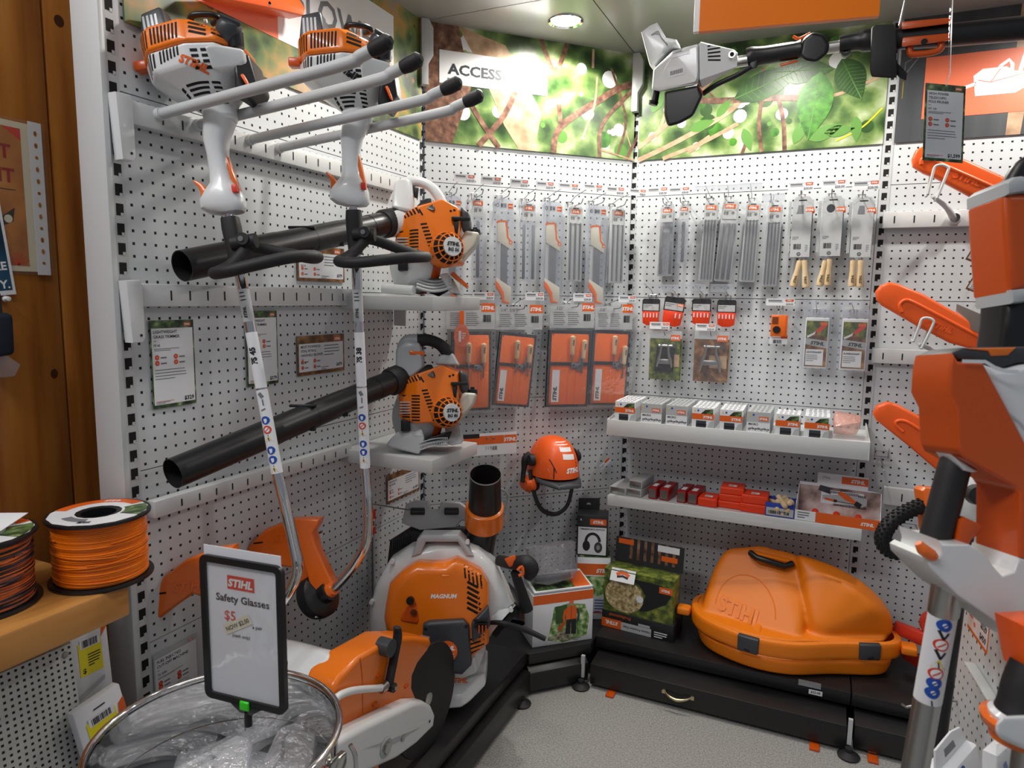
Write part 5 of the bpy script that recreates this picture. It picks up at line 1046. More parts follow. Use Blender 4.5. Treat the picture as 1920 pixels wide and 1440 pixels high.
# backpack blower
d = 2.2; sc = d/FPX; M = vf(830, 1150, d); Mi = M.inverted()
t = thing('backpack_blower', 'orange and white backpack blower standing on the left black plinth', 'backpack blower', M)
P2 = lambda p: [(x*sc, -y*sc) for x, y in p]
P3 = lambda p: [(x*sc, -y*sc, z) for x, y, z in p]
A = F((0, 0, .8), (1, 0, 0), (0, 0, 1))
b = MB(); vo = [(-137, 70), (-136, 10), (-122, -38), (-98, -80), (-60, -104), (-10, -115), (30, -113), (66, -102), (98, -74), (118, -32), (134, 0), (104, 34), (70, 44), (60, 110), (-100, 120)]
b.prism(P2(vo), -.10, .045, WHT, .04, None, 4)
b.tube(P3([(70, 8, -.03), (88, 20, -.02), (106, 32, -.01)]), [.055, .06, .062], WHT, 28, 3, fl=1); b.tube(P3([(100, 27, -.012), (112, 37, -.005)]), [.066, .066], WHT, 32); b.tube(P3([(113, 38, -.004), (120, 44, 0)]), [.055, .05], BLK, 28)
for x, y in ((-128, -8), (-90, -82), (48, -118), (128, 6)): b.cyl(V((x*sc, -y*sc, .03)), V((x*sc, -y*sc, .05)), .007, WHT, seg=10)
part(b, 'fan_volute', t, 'white fan housing with outlet ring', wn=True)
cov = [(-100, 12), (-97, -12), (-90, -50), (-68, -72), (-40, -88), (-10, -86), (10, -87), (30, -95), (73, -73), (87, -50), (88, 57), (58, 82), (-93, 45)]
e = MB(); e.prism(P2(cov), .02, .115, ORG, .03, None, 4); b = clone(e)
b.dslot(e, A, [((46+i*7.2)*sc, (74-i*4.5)*sc, 3*sc, 22*sc, .12) for i in range(5)], n=3)
b.dslot(e, A, [((60+i*.6)*sc, (52-i*9.5)*sc, (22+i*1.5)*sc, 4.6*sc, -.5) for i in range(6)]+[((68)*sc, (-42-i*8)*sc, 26*sc, 3*sc, .3) for i in range(5)], n=3)
b.hull(P3([(-72, 8, .09), (-64, -20, .1), (-42, -52, .1), (-36, -50, .1), (-33, 18, .1), (-38, 22, .11), (-70, 12, .118), (-40, -44, .112), (-36, 15, .12)]), ORD, .004, 2)
b.cyl(V((-50*sc, 25*sc, .11)), V((-50*sc, 25*sc, .128)), 7*sc, DRK, seg=18); b.cyl(V((-44*sc, 4*sc, .115)), V((-44*sc, 4*sc, .124)), 6*sc, BRASS, seg=18)
b.dtext(e, A, 'MAGNUM', 8*sc, 28*sc, 7.5*sc, WPR, .04, .2)
b.hull(P3([(2, -87, .07), (22, -87, .07), (4, -66, .118), (20, -66, .118), (6, -86, .1), (18, -86, .1)]), ORG, .004, 2)
part(b, 'engine_cover', t, 'orange engine cover with white lettering', wn=True)
e = MB(); e.prism(P2([(-27, 15), (-16, 10), (44, 7), (54, 18), (58, 88), (42, 104), (-8, 98), (-30, 72)]), .07, .138, DGR, .012, None, 3); b = clone(e)
for x, y in ((-22, 22), (49, 18), (10, 92)): b.ddisc(e, A, x*sc, -y*sc, 3*sc, BLK)
b.cyl(V((16*sc, -61*sc, .135)), V((16*sc, -61*sc, .142)), 18*sc, OIN, seg=30); b.text('STIHL', 16*sc, -58*sc, 7.5*sc, WPR, 'c', .05, .2, .1424); b.text('BR 800 C', 16*sc, -69*sc, 4.6*sc, WPR, 'c', .04, .15, .1424)
part(b, 'starter_cover', t, 'charcoal starter cover with round orange badge', wn=True)
b = MB(); b.hull(P3([(58, 12, .06), (86, -14, .05), (90, 20, .05), (60, 48, .06), (58, 12, .14), (88, -16, .125), (92, 22, .125), (60, 48, .14)]), DGR, .008, 3)
for i in range(3): b.box((75*sc, (-18+i*6)*sc, .137), (26*sc, 2*sc, .012), DRK, .001, rz(.0))
for i in range(3): b.box(((72+i*6)*sc, -22*sc, .137), (2.5*sc, 14*sc, .012), ORD, .001)
part(b, 'air_intake', t, 'dark slotted air intake')
b = MB(); b.hull(P3([(-20, 90, -.06), (76, 80, -.04), (82, 92, -.04), (66, 118, .06), (20, 140, .05), (-20, 140, -.06), (60, 84, .07), (0, 95, .08), (-20, 130, .08), (70, 122, -.06)]), WHT, .01, 3)
b.hull(P3([(-45, 140, -.14), (82, 112, -.12), (82, 146, -.12), (-45, 174, -.14), (-40, 150, .1), (40, 150, .1), (80, 124, .04), (82, 146, .04), (44, 171, .1), (-40, 178, .1)]), WHT, .008, 3)
b.text('STIHL', 34*sc, -130*sc, 9*sc, OIN, 'c', .05, .2, .0, tr(0, 0, .083)); part(b, 'base_frame', t, 'white base frame', wn=True)
b = MB(); b.prism(P2([(-86, -136), (-78, -172), (-60, -180), (-34, -178), (-28, -162), (-14, -162), (-8, -178), (28, -176), (42, -166), (46, -140), (30, -140), (20, -128), (-50, -122)]), -.12, -.09, GRY, .008)
b.prism(P2([(-55, -90), (-44, -124), (-36, -132), (32, -132), (42, -122), (60, -92), (46, -92), (30, -118), (-28, -118), (-38, -96)]), -.03, .05, GRY, .008)
for x in (-54, 12): b.box((x*sc, 160*sc, -.088), (28*sc, 14*sc, .01), DRK, .004, rz(.0)); b.box((x*sc, 160*sc, -.083), (24*sc, 3*sc, .006), DGR, .001)
part(b, 'carrying_frame', t, 'grey carrying frame with black strap slots', wn=True)
b = MB(); b.prism(P2([(-120, -30), (-112, -98), (-70, -125), (60, -125), (80, -60), (60, 60), (-110, 60)]), -.16, -.11, DRM, .02, None, 3)
for i in range(9): b.box(((-104+i*4)*sc, (92+i*1.5)*sc, -.108), (2*sc, 18*sc, .008), DGR, .001)
part(b, 'back_pad', t, 'black back pad')
n0, n1, n2 = Mi @ at(910, 912, 2.15), Mi @ at(908, 985, 2.24), Mi @ at(896, 1060, 2.3)
b = MB(); b.tube([n0, n0.lerp(n1, .5), n1, n2, Mi @ at(905, 1110, 2.32), Mi @ at(950, 1150, 2.26), Mi @ at(955, 1190, 2.22)], [.048, .052, .055, .052, .052, .05, .05], DRK, 32, 4, cap=False); b.tube([n0, n0.lerp(n1, .9)], [.0465, .045], BLK, 32, cap=False); b.tube([n0+(n0-n1).normalized()*.001, n0+(n1-n0).normalized()*.004], [.0485, .0485], GRY, 32, cap=False); tb = part(b, 'blower_tube', t, 'black upright blower tube')
b = MB(); u = (n1-n0).normalized(); b.tube([n1-u*.035, n1-u*.03, n1+u*.04, n1+u*.05], [.055, .062, .064, .056], ORG, 32); part(b, 'tube_collar', tb, 'orange tube collar')
b = MB(); b.tube([Mi @ at(x, y, q) for x, y, q in ((935, 1072, 2.2), (960, 1078, 2.16), (985, 1078, 2.13), (995, 1090, 2.13), (988, 1108, 2.13))], [.017, .02, .026, .026, .012], DRM, 16, 4); b.tube([Mi @ at(x, y, q) for x, y, q in ((965, 1095, 2.15), (975, 1125, 2.18), (988, 1165, 2.2))], [.014, .017, .02], DRM, 12, 4)
h_ = part(b, 'control_handle', t, 'black control handle')
b = MB(); b.hull([Mi @ at(x, y, q) for x, y in ((945, 1070), (966, 1062), (968, 1080), (955, 1086)) for q in (2.13, 2.17)], OIN, .004); b.tube([Mi @ at(x, y, 2.1) for x, y in ((970, 1092), (978, 1085), (980, 1098), (972, 1102))], .005, OIN, 8, 3, close=False); part(b, 'trigger', h_, 'orange trigger')
b = MB(); b.tube([Mi @ at(x, y, q) for x, y, q in ((900, 1190, 2.2), (940, 1190, 2.12), (985, 1203, 2.14), (1022, 1220, 2.14))], [.006, .008, .009, .008], DRM, 10, 4); part(b, 'cable', t, 'black cable'); rest(t, DZ)
# cut-off saw, parallel to the left wall at the plinth edge
X0 = -.2; Q = lambda p: [(lambda v: (v.y, v.z))(onx(x, y, X0)) for x, y in p]
_Q0 = Q; Q = lambda p: [(max(y, -1.86), z) for y, z in _Q0(p)]
Ms = F((X0, 0, 0), (0, 1, 0), (1, 0, 0))
cy_, cz_ = (lambda v: (v.y, .318))(onz(801, 1310, .318)); Xb = onz(801, 1310, .318).x
M = F((Xb, cy_-.3, DZ), (0, 1, 0), (1, 0, 0)); t = thing('cut_off_saw', 'orange and white cut-off saw with large black disc at the edge of left plinth', 'cut-off saw', M); Mi = M.inverted() @ Ms
g = [(617, 1292), (629, 1267), (666, 1230), (697, 1212), (727, 1194), (765, 1192), (800, 1195), (804, 1203), (795, 1221), (777, 1244), (768, 1265), (767, 1286), (779, 1317), (779, 1345), (700, 1400), (631, 1420), (600, 1380)]
b = MB(); b.prism(Q(g), -.075, .012, ORG, .012, Mi, 3)
b.prism(Q([(716, 1395), (712, 1450), (650, 1475), (560, 1475), (600, 1400)]), -.06, .0, ORG, .01, Mi)
for x, y in ((701, 1264), (754, 1284), (694, 1317)): v = Q([(x, y)])[0]; b.box((v[0], v[1], .013), (.018, .006, .008), ORD, .002, Mi @ tr(0, 0, 0))
b.strip([*Q([(667, 1231), (671, 1262), (672, 1300), (672, 1335)])], .003, ORD, .0126, Mi); v = Q([(801, 1199)])[0]; b.box((v[0], v[1], -.01), (.016, .012, .03), ALU, .002, Mi)
part(b, 'blade_guard', t, 'orange blade guard', wn=True)
b = MB(); T = M.inverted() @ F((Xb, cy_, cz_), (0, 1, 0), (1, 0, 0)); b.lathe([(0, -.003), (.154, -.003), (.156, 0), (.154, .003), (0, .003)], DRM, 64, T); part(b, 'cutting_disc', t, 'black abrasive disc')
b = MB(); b.lathe([(0, -.01), (.018, -.008), (.018, .006), (0, .008)], ALU, 32, T); part(b, 'clamp_flange', t)
arm = [(633, 1352), (690, 1326), (738, 1305), (760, 1304), (774, 1312), (781, 1328), (778, 1352), (744, 1384), (706, 1410), (640, 1438), (560, 1475), (540, 1450), (560, 1390)]
e = MB(); e.prism(Q(arm), .012, .062, WHT, .014, Mi, 3); b = clone(e)
AA = Mi @ tr(0, 0, .6)
v = Q([(683, 1388)])[0]; b.cyl(Mi @ V((*v, .058)), Mi @ V((*v, .07)), .014, ALU, seg=6); b.lathe([(.016, .0), (.022, .002), (.024, 0)], GRY, 20, Mi @ tr(*v, .063)); v = Q([(715, 1371)])[0]; b.cyl(Mi @ V((*v, .06)), Mi @ V((*v, .066)), .008, STL, seg=14); v = Q([(768, 1341)])[0]; b.ddisc(e, AA, *v, .004, BLK)
b.drape(e, AA, (lambda q: ([q[0], q[1], q[2], q[3]], [(0, 1, 2, 3)]))(Q([(640, 1390), (690, 1375), (750, 1352), (700, 1382)])), GRY, .001)
part(b, 'drive_arm', t, 'white drive arm with bolt', wn=True)
b = MB(); q = [Mi @ V((*v, .026)) for v in Q([(728, 1172), (729, 1190), (722, 1230), (713, 1277)])]; b.tube(q, [.011, .013, .012, .012], DRM, 12, 4, fl=.6); v = Mi @ V((*Q([(712, 1210)])[0], .02)); b.cyl(v-V((0, 0, .02)), v+V((0, 0, .015)), .022, DGR, seg=20); v = Mi @ V((*Q([(713, 1282)])[0], .03)); b.cyl(v-V((0, 0, .012)), v+V((0, 0, .012)), .012, DRK, seg=16); b.cyl(v+V((0, 0, .012)), v+V((0, 0, .016)), .005, STL, seg=8); part(b, 'adjuster_lever', t, 'black adjuster lever')
b = MB(); b.tube([Mi @ V((*v, .028)) for v in Q([(706, 1283), (690, 1285), (660, 1287), (635, 1291), (612, 1302), (590, 1330)])], .0085, WHT, 12, 4); v = Mi @ V((*Q([(701, 1283)])[0], .028)); b.cyl(v-V((.012, 0, 0)), v+V((.012, 0, 0)), .0105, STL, seg=14); part(b, 'water_hose', t, 'white water hose')
b = MB(); L = lambda y, z, x: M.inverted() @ V((x, y, z))
b.hull([L(-1.86, .2, -.5), L(-1.86, .2, -.28), L(-1.86, .5, -.48), L(-1.86, .5, -.28), L(-1.62, .62, -.5), L(-1.6, .62, -.24), L(-1.55, .2, -.5), L(-1.55, .2, -.24), L(-1.5, .55, -.46), L(-1.5, .55, -.27)], WHT, .02, 3)
e = b; b = clone(e); v0 = onx(578, 1274, -.3)
for i, c in enumerate((YIN, YIN, YIN, YIN, BIN, BIN)):
    v = onx(582+i*9, 1266+i*1.5, -.3); T2 = M.inverted() @ F(v, (0, 1, 0), (1, 0, 0)); (b.poly([(-.009, -.008), (.009, -.008), (0, .009)], c, .03, T2) if i < 4 else b.disc(0, 0, .009, c, .03, 16, .004, T2))
b.tube([L(-1.87, .45, -.36), L(-1.85, .64, -.36), L(-1.75, .67, -.36), L(-1.66, .58, -.35)], .02, DRM, 14, 4)
b.box(L(-1.68, .165+.02, -.36), (.34, .05, .2), DRK, .005); part(b, 'engine_body', t, 'white engine body with warning stickers', wn=True)
# helmet hung on the corner wall
s_, z_ = wl('1', 1036, 872, .13); M = wf('1', s_, z_, .13) @ ry(.12) @ rz(-.02)
t = thing('safety_helmet', 'orange safety helmet with ear defenders and reflective stripes on the corner wall', 'helmet', M); k = 2.42/FPX; e = MB()
rg = []
for i in range(11):
    a = i/10*PI/2; r = math.cos(a)**.75 if i < 10 else .02; rg.append([V((q.x, -.03+.145*math.sin(a)**1.05, q.y+.0)) for q in sup(0, 0, 0, .093*max(r, .02), .115*max(r, .02), 36, 2.2)])
e.loft(rg[::-1] if 0 else rg, SCAB, True); b = clone(e); AH = F((0, 0, .6), (1, 0, 0), (0, 0, 1)); AU = F((0, .5, .4), (1, 0, 0), (0, .75, .66))
b.dslot(e, AH, [(.0, .098, .046, .011, .0), (.005, .078, .05, .015, -.05), (.011, .052, .052, .019, -.08)], WPR, .001, 6)
b.dtext(e, AH, 'STIHL', .025, -.006, .018, WPR, .05, .22, lift=.001); b.drape(e, AH, ([(-.085, -.012), (-.06, -.02), (-.066, .01), (-.08, .03)], [(0, 1, 2, 3)]), CRD, .0012)
b.dslot(e, AH, [(.045, .04-.012*i, .003, .006, .2) for i in range(4)]+[(-.052, .02-.03*i, .003, .05, .35-.4*i) for i in range(2)], INK, .001)
part(b, 'helmet_shell', t, 'glossy orange shell with white stripes')
b = MB(); b.hull([(-.095, -.03, .03), (.095, -.03, .03), (-.09, -.05, .07), (.09, -.05, .07), (-.05, -.062, .135), (.05, -.062, .135), (-.095, -.05, .03), (.095, -.05, .03), (-.045, -.045, .13), (.045, -.045, .13), (0, -.04, .125)], DGR, .006, 2); part(b, 'helmet_peak', t, 'charcoal peak')
for sgn in (-1, 1):
    b = MB(); T = tr(sgn*.094, -.068, -.015) @ ry(PI/2*sgn) ; b.lathe([(0, .028), (.03, .026), (.042, .012), (.043, -.008), (.036, -.016), (0, -.016)], SCAB, 28, T @ Mx.Diagonal((1.1, .75, .9, 1))); b.lathe([(0, -.034), (.03, -.034), (.04, -.026), (.042, -.014), (.02, -.01)], DRM, 28, T @ Mx.Diagonal((1.1, .75, .9, 1)))
    ec = part(b, 'ear_cup', t, 'orange ear defender cup')
    b = MB(); b.tube([(sgn*.094, .05, -.01), (sgn*.112, .03, -.015), (sgn*.118, -.01, -.015), (sgn*.125, -.06, -.01)], [.012, .016, .01, .008], DRM, 10, 4); b.lathe([(0, .02), (.02, .018), (.024, .0), (0, 0)], DRM, 20, tr(sgn*.094, .03, .01) @ ry(PI/2*sgn)); part(b, 'cup_arm', ec, 'black cup arm')
b = MB(); b.tube([(-.1, -.01, .0), (-.098, -.07, .02), (-.075, -.14, .03), (-.04, -.175, .03), (.01, -.187, .03), (.055, -.16, .03), (.08, -.1, .02), (.098, -.03, .0)], .004, DRM, 8, 5, fl=2.2); part(b, 'chin_strap', t, 'black chin strap')
s2, z2 = wl('1', 1036, 850, .0); b = MB(); b.tube([(0, 0, 0), (0, .0, .08), (0, .012, .09)], .003, STL, 8); one(b, 'peg_hook', 'steel peg hook behind the orange helmet', 'hook', wf('1', s2, z2, .001), 'steel peg hooks')
# bagged visor with header card, loose price label
M, w_, h_ = wb('1', 868, 812, 968, 853, .05); t = thing('bagged_visor', 'clear bag with white and orange header card beside the lower blower shelf', 'bag', M)
b = MB(); b.box((0, 0, 0), (w_, h_, .002), PAP); b.rect(-w_/2, h_*.0, w_/2, h_*.38, OIN, .0014); b.rect(w_*.26, h_*.0, w_*.265, h_*.38, PAP, .0016); b.logo(w_*.38, h_*.1, h_*.16, WPR, None, .0018); b.rect(-w_/2, h_*.3, -w_*.2, h_*.5, INK, .0016); b.text('119', -w_*.08, -h_*.25, h_*.16, INKG, 'l', 0, 0, .0016); b.bars(w_*.04, -h_*.28, w_*.1, h_*.18, z=.0016, n=8); part(b, 'header_card', t)
b = MB(); rr = random.Random(6); n = 10; vs = []
for j in range(13):
    for i in range(n): a = 2*PI*i/n; vs.append(V((w_*.42*math.cos(a)*(.8+.25*math.sin(j*.9)), -h_/2-j*.03, .02+.025*math.sin(a)*min(1, j/3)+rr.uniform(-.006, .006))))
b.loft([vs[j*n:(j+1)*n] for j in range(13)], CLR, True); part(b, 'clear_bag', t)
b = MB(); b.tube([(-.06, -.3, .02), (-.07, -.2, .02), (-.0, -.17, .025), (.07, -.2, .02), (.06, -.3, .02)], .006, CRD, 8, 4); b.prism([(-.07, -.33), (.07, -.33), (.08, -.2), (.0, -.16), (-.08, -.2)], .012, .014, BLI); part(b, 'visor', t, 'clear visor')
b = MB()
for q in (-.012, .012): b.tube([(q, .04, -.045), (q, .04, -.02), (q, .02, .01), (q, .028, .014)], .002, STL, 6)
part(b, 'wire_hook', t)
M, w_, h_ = wb('1', 1120, 853, 1150, 884, .03, .7); b = MB(); b.box((0, 0, 0), (.055, .022, .001), PAP); b.rect(.0, .0, .026, .01, OIN, .0007); b.lines(-.025, .002, .022, 2, .005, .002, z=.0007); b.box((0, -.012, 0), (.055, .004, .002), BLI); b.cyl((0, 0, -.03), (0, 0, 0), .0015, STL, seg=6)
one(b, 'loose_price_label', 'small tilted price label alone on the corner wall right of the helmet', 'price label', M)
# stacked boxes in the corner
c = onz(1110, 1198, .15); a = onz(998, 1215, .15); xa = (c-a); W_ = xa.length; xa.normalize(); zn = V((xa.y, -xa.x, 0))
M = F(a+xa*W_/2+V((0, 0, .0008)), xa, zn); H_ = .2; D_ = .15
t = thing('clothing_box', 'white box with orange band and picture of a forestry worker on the corner plinth', 'box', M)
b = MB(); b.box((0, H_/2, -D_/2), (W_, H_, D_), PAP, .001); z = .0006; b.rect(-W_/2, H_*.82, W_/2, H_, OIN, z)
b.poly([(-W_*.25, H_*.1), (W_*.0, H_*.02), (W_*.4, H_*.1), (W_*.44, H_*.45), (W_*.36, H_*.72), (W_*.1, H_*.78), (-W_*.15, H_*.74), (-W_*.2, H_*.4)], FORESTL, z); b.poly([(-W_*.12, H_*.4), (W_*.04, H_*.4), (W_*.06, H_*.76), (-W_*.14, H_*.74)], LEAFD, z+.0002)
b.poly([(-W_*.25, H_*.12), (W_*.05, H_*.3), (W_*.2, H_*.14), (W_*.1, H_*.04)], noisemat('twig_print', [(.35, '#4c4432'), (.6, '#b9b39a')], 60), z+.0003); 
T = tr(W_*.13, H_*.02, z+.0004); b.poly([(-.022, .03), (-.002, .03), (-.0, .08), (.002, .03), (.022, .025), (.02, .09), (-.018, .09)], INK, 0, T); b.poly([(-.02, .088), (.021, .088), (.024, .13), (.008, .142), (-.008, .142), (-.024, .13)], OIN, .0002, T); b.strip([(-.024, .128), (-.03, .1), (-.026, .078)], .008, OIN, .0002, T); b.strip([(.024, .128), (.031, .1), (.028, .076)], .008, DGR, .0002, T); b.disc(0, .15, .0085, BARKL, .0003, 14, T=T); b.disc(0, .156, .0095, SAL, .0004, 14, T=T, ryk=.7); b.strip([(0, .09), (.0, .14)], .0015, INK, .0005, T); b.strip([(-.028, .078), (-.05, .05)], .014, ORD, .0004, T)
b.lines(W_*.18, H_*.08, W_*.15, 2, .006, .0025, z=z+.0004); part(b, 'carton', t)
b = MB(); b.hull([(-W_*.48, H_+.001, -.01), (W_*.49, H_+.001, -.01), (-W_*.48, H_+.001, -D_+.02), (W_*.49, H_+.001, -D_+.02), (-W_*.48, H_+.012, 0), (W_*.49, H_+.012, 0), (-W_*.48, H_+.03, -D_+.02), (W_*.49, H_+.03, -D_+.02)], PAP, .001); b.add([(-W_*.44, H_+.0135, -.01), (W_*.2, H_+.0135, -.01), (W_*.2, H_+.03, -D_+.04), (-W_*.44, H_+.03, -D_+.04)], [(0, 1, 2, 3)], FOREST); b.add([(W_*.2, H_+.0136, -.01), (W_*.46, H_+.0136, -.01), (W_*.46, H_+.0305, -D_+.04), (W_*.2, H_+.0305, -D_+.04)], [(0, 1, 2, 3)], OIN); part(b, 'lid', t, 'green and orange printed lid')
c2 = M @ V((-.03, H_+.045, -D_*.45)); rr = random.Random(9)
b = MB(); R_ = [[V((q.x*(1+rr.uniform(-.06, .06)), rr.uniform(-.006, .006)+y, q.y)) for q in sup(0, 0, 0, rx_, ry_, 14, 2.6)] for y, rx_, ry_ in ((-.012, .06, .04), (-.006, .095, .06), (.02, .105, .065), (.05, .1, .05), (.085, .095, .03), (.12, .1, .012))]
b.loft(R_, film('smoky_film', '#9a9aa2', .06, .35, .55, .9, 45)); b.tube([(-.07, .0, .02), (0, .01, .045), (.07, .0, .02)], .012, DGR, 10, 4); one(b, 'goggle_pouch', 'crumpled smoky clear pouch lying on the forestry box', 'pouch', F(c2, xa, zn))
# printed box behind, ear defender box on it
xb = V((.93, .37, 0)).normalized(); zb = V((xb.y, -xb.x, 0)); pb = at(1094, 1160, 2.6); pb = V((-.03, -.21, .15)); wB, hB = .132, .26
M = F(V((-.062, -.2, .1508)), xb, zb); t = thing('printed_box', 'green and white printed box standing behind the forestry box', 'box', M)
b = MB(); b.box((0, hB/2, 0), (wB, hB, .12), PAP, .001); z = .0607; b.rect(-wB/2, hB*.72, wB/2, hB*.9, OIN, z); b.logo(wB*.3, hB*.76, hB*.06, WPR, None, z+.0003); b.rect(-wB/2, hB*.38, wB/2, hB*.7, FORESTL, z); b.lines(wB*.05, hB*.32, wB*.4, 5, .012, .004, BIN, z); b.rect(-wB/2, hB*.1, wB/2, hB*.12, RIN, z); b.add([(-wB/2, hB+.0006, -.06), (wB/2, hB+.0006, -.06), (wB/2, hB+.0006, .06), (-wB/2, hB+.0006, .06)], [(3, 2, 1, 0)], FOREST); part(b, 'carton', t)
M = M @ tr(-.005, hB+.0012, -.0) @ ry(-.1); wE, hE, dE = .125, .165, .09
t = thing('ear_defender_box', 'black box with ear defender picture standing on the printed box', 'box', M)
b = MB(); b.box((0, hE/2, 0), (wE, hE, dE), CRDD, .001); z = dE/2+.0007; b.rect(-wE*.08, hE*.78, wE*.44, hE*.93, OIN, z); b.logo(wE*.19, hE*.82, hE*.07, WPR, None, z+.0003)
b.rect(-wE*.45, hE*.03, wE*.45, hE*.72, PAP, z); b.text('TIMBERSPORTS EDITION', 0, hE*.65, hE*.04, INK, 'c', .03, 0, z+.0003, w=wE*.8); b.poly([(-wE*.4, hE*.88), (-wE*.34, hE*.88), (-wE*.37, hE*.94)], WPR, z)
b.strip([(wE*.02+wE*.22*math.cos(a), hE*.36+hE*.2*math.sin(a)) for a in [PI*i/12 for i in range(13)]], .011, INK, z+.0004); b.disc(-wE*.18, hE*.25, wE*.12, INK, z+.0005, 18, ryk=1.45); b.disc(wE*.2, hE*.22, wE*.13, DGR, z+.0005, 18, ryk=1.4); b.disc(wE*.2, hE*.22, wE*.06, STL, z+.0007, 14, ryk=1.4)
T = F((-wE/2-.0006, hE/2, 0), (0, 0, 1), (-1, 0, 0)); b.poly([(-.02, 0), (.02, 0), (.02, -.035), (0, -.055), (-.02, -.035)], STL, 0, T); b.rect(-.016, -.03, .016, -.006, OIN, .0003, T); part(b, 'carton', t)
b = MB(); b.prism([(-wE*.5, hE), (wE*.2, hE), (wE*.2, hE+.05), (-wE*.5, hE+.045)], -dE/2, -dE/2+.002, CRDD); b.prism([(-wE*.24, hE+.02), (-wE*.08, hE+.02), (-wE*.12, hE+.028), (-wE*.2, hE+.028)], -dE/2+.002, -dE/2+.0026, GRY); part(b, 'hang_tab', t, 'black hang tab')
# display box with log picture
a, c = onz(1128, 1172, DZ), onz(1262, 1206, DZ); xa = (c-a); W_ = xa.length; xa.normalize(); zn = V((xa.y, -xa.x, 0)); M = F((a+c)/2+V((0, 0, .001)), xa, zn)
t = thing('display_box', 'tall display box with log picture and upside-down lettering left of the orange case', 'box', M); H_ = .335; D_ = .13
b = MB(); lt = .065; b.box((0, lt/2, -D_/2), (W_, lt, D_), INK, .001); z = .0007
b.rect(-W_/2, 0, -W_*.22, lt*.55, OIN, z); b.logo(0, 0, .014, WPR, None, z+.0003, tr(-W_*.36, .026, 0) @ rz(PI)); b.rect(-W_*.22, 0, W_*.2, lt*.5, CRD, z); b.text('Chainsaw Protective Chaps', 0, 0, .009, INK, 'c', .02, 0, z+.0003, tr(0, .02, 0) @ rz(PI), w=W_*.38); b.text('Professional', 0, 0, .014, OIN, 'c', .0, 0, z+.0003, tr(-W_*.24, lt*.9, 0) @ rz(PI), w=W_*.3); b.lines(W_*.24, lt*.42, W_*.22, 3, .009, .004, PAP, z); b.rect(W_*.02, lt*.52, W_*.18, lt*.66, CRD, z)
part(b, 'tray', t)
b = MB(); b.box((-.002, lt+(H_-.1-lt)/2, -D_*.4), (W_*.97, H_-.1-lt, D_*.7), MOSS, .001); zz = -D_*.05+.0006; T = tr(0, 0, zz); y0, y1 = lt, H_-.1
b.rect(-W_*.485, y0, W_*.48, y0+.02, MOSS, 0, T); b.poly([(W_*.05, y0), (W_*.48, y0), (W_*.48, y0+.11), (W_*.3, y0+.07)], MOSS, .0001, T); b.poly([(-W_*.485, y1), (W_*.48, y1), (W_*.48, y1-.02), (W_*.1, y1-.035), (-W_*.485, y1-.05)], MOSS, .0001, T)
b.poly([(W_*.02, y0+.025), (W_*.12, y0+.03), (W_*.38, y0+.075), (W_*.44, y0+.11), (W_*.42, y0+.135), (W_*.3, y0+.145), (-W_*.2, y0+.15), (W_*.0, y0+.13), (W_*.1, y0+.09)], INK, .0003, T); b.disc(-W_*.2, y0+.072, .078, LOGE, .0004, 26, T=T, ryk=.85); b.disc(W_*.02, y0+.072, .014, PAP, .0006, 12, T=T); b.rect(W_*.28, y1-.055, W_*.46, y1-.03, OIN, .0006, T); b.logo(W_*.37, y1-.047, .009, WPR, None, .0008, T)
part(b, 'cartons', t, 'boxes with log picture')
b = MB(); T = tr(0, H_-.1, -D_*.75) @ rx(-.1); b.rect(-W_*.46, 0, W_*.5, .1, CRDD, 0, T); b.box((W_*.02, .05, -.002), (W_*.96, .1, .003), INK, 0, T)
for i in range(7): b.rect(-W_*.25+i*W_*.1, .02, -W_*.21+i*W_*.1, .1, BARK, .0012, T)
b.rect(W_*.2, .035, W_*.42, .055, OIN, .0016, T); b.rect(W_*.14, .07, W_*.44, .095, PAP, .0016, T); b.rect(-W_*.42, .075, -W_*.2, .095, OIN, .0016, T); part(b, 'back_panel', t)
b = MB(); T = tr(-W_*.22, H_-.115, -.0) @ rx(-.5); b.box((0, 0, 0), (W_*.34, .05, .001), PAP, 0, T); b.strip([(-.025, 0), (-.01, .01), (.01, .01), (.025, 0)], .014, OIN, .001, T); b.strip([(-.022, -.008), (.0, -.002), (.022, -.008)], .008, INK, .0012, T); b.rect(-.015, .018, .015, .0205, INKG, .001, T); part(b, 'picture_card', t, 'white card with goggles picture')
# big orange chainsaw case
def outline(k, sx_, dx, dy=0, n=44):
    f = [(.345, -.23), (.36, -.29), (.40, -.345), (.47, -.385), (.56, -.415), (.64, -.42), (.72, -.405), (.78, -.375), (.84, -.335), (.92, -.3), (1.0, -.27), (1.045, -.24), (1.06, -.2), (1.05, -.15), (1.02, -.115), (.95, -.1), (.8, -.09), (.6, -.085), (.45, -.09), (.38, -.11), (.35, -.15), (.342, -.19)]
    cx, cy = .68, -.25; return [V(((x-cx)*sx_+cx+dx, (y-cy)*k+cy+dy, 0)) for x, y in f]
M = tr(.68, -.25, DZ); t = thing('chainsaw_case', 'large orange plastic chainsaw carrying case on the right black plinth', 'case', M); Tm = tr(-.68, .25, 0)
b = MB(); ring = lambda k, s, dx, z, dy=0: [q+V((0, 0, z)) for q in outline(k, s, dx, dy)]
b.loft([ring(.84, .86, .0, .002), ring(.9, .9, 0, .008), ring(.94, .93, 0, .05), ring(.95, .94, 0, .075)], CASE, True, Tm); part(b, 'lower_shell', t, sub=2)
b = MB(); b.loft([ring(.95, .945, 0, .07), ring(1.03, 1.0, 0, .074), ring(1.04, 1.005, 0, .085), ring(1.04, 1.005, 0, .12), ring(1.03, 1.0, 0, .13), ring(.94, .935, 0, .134)], CASE, False, Tm)
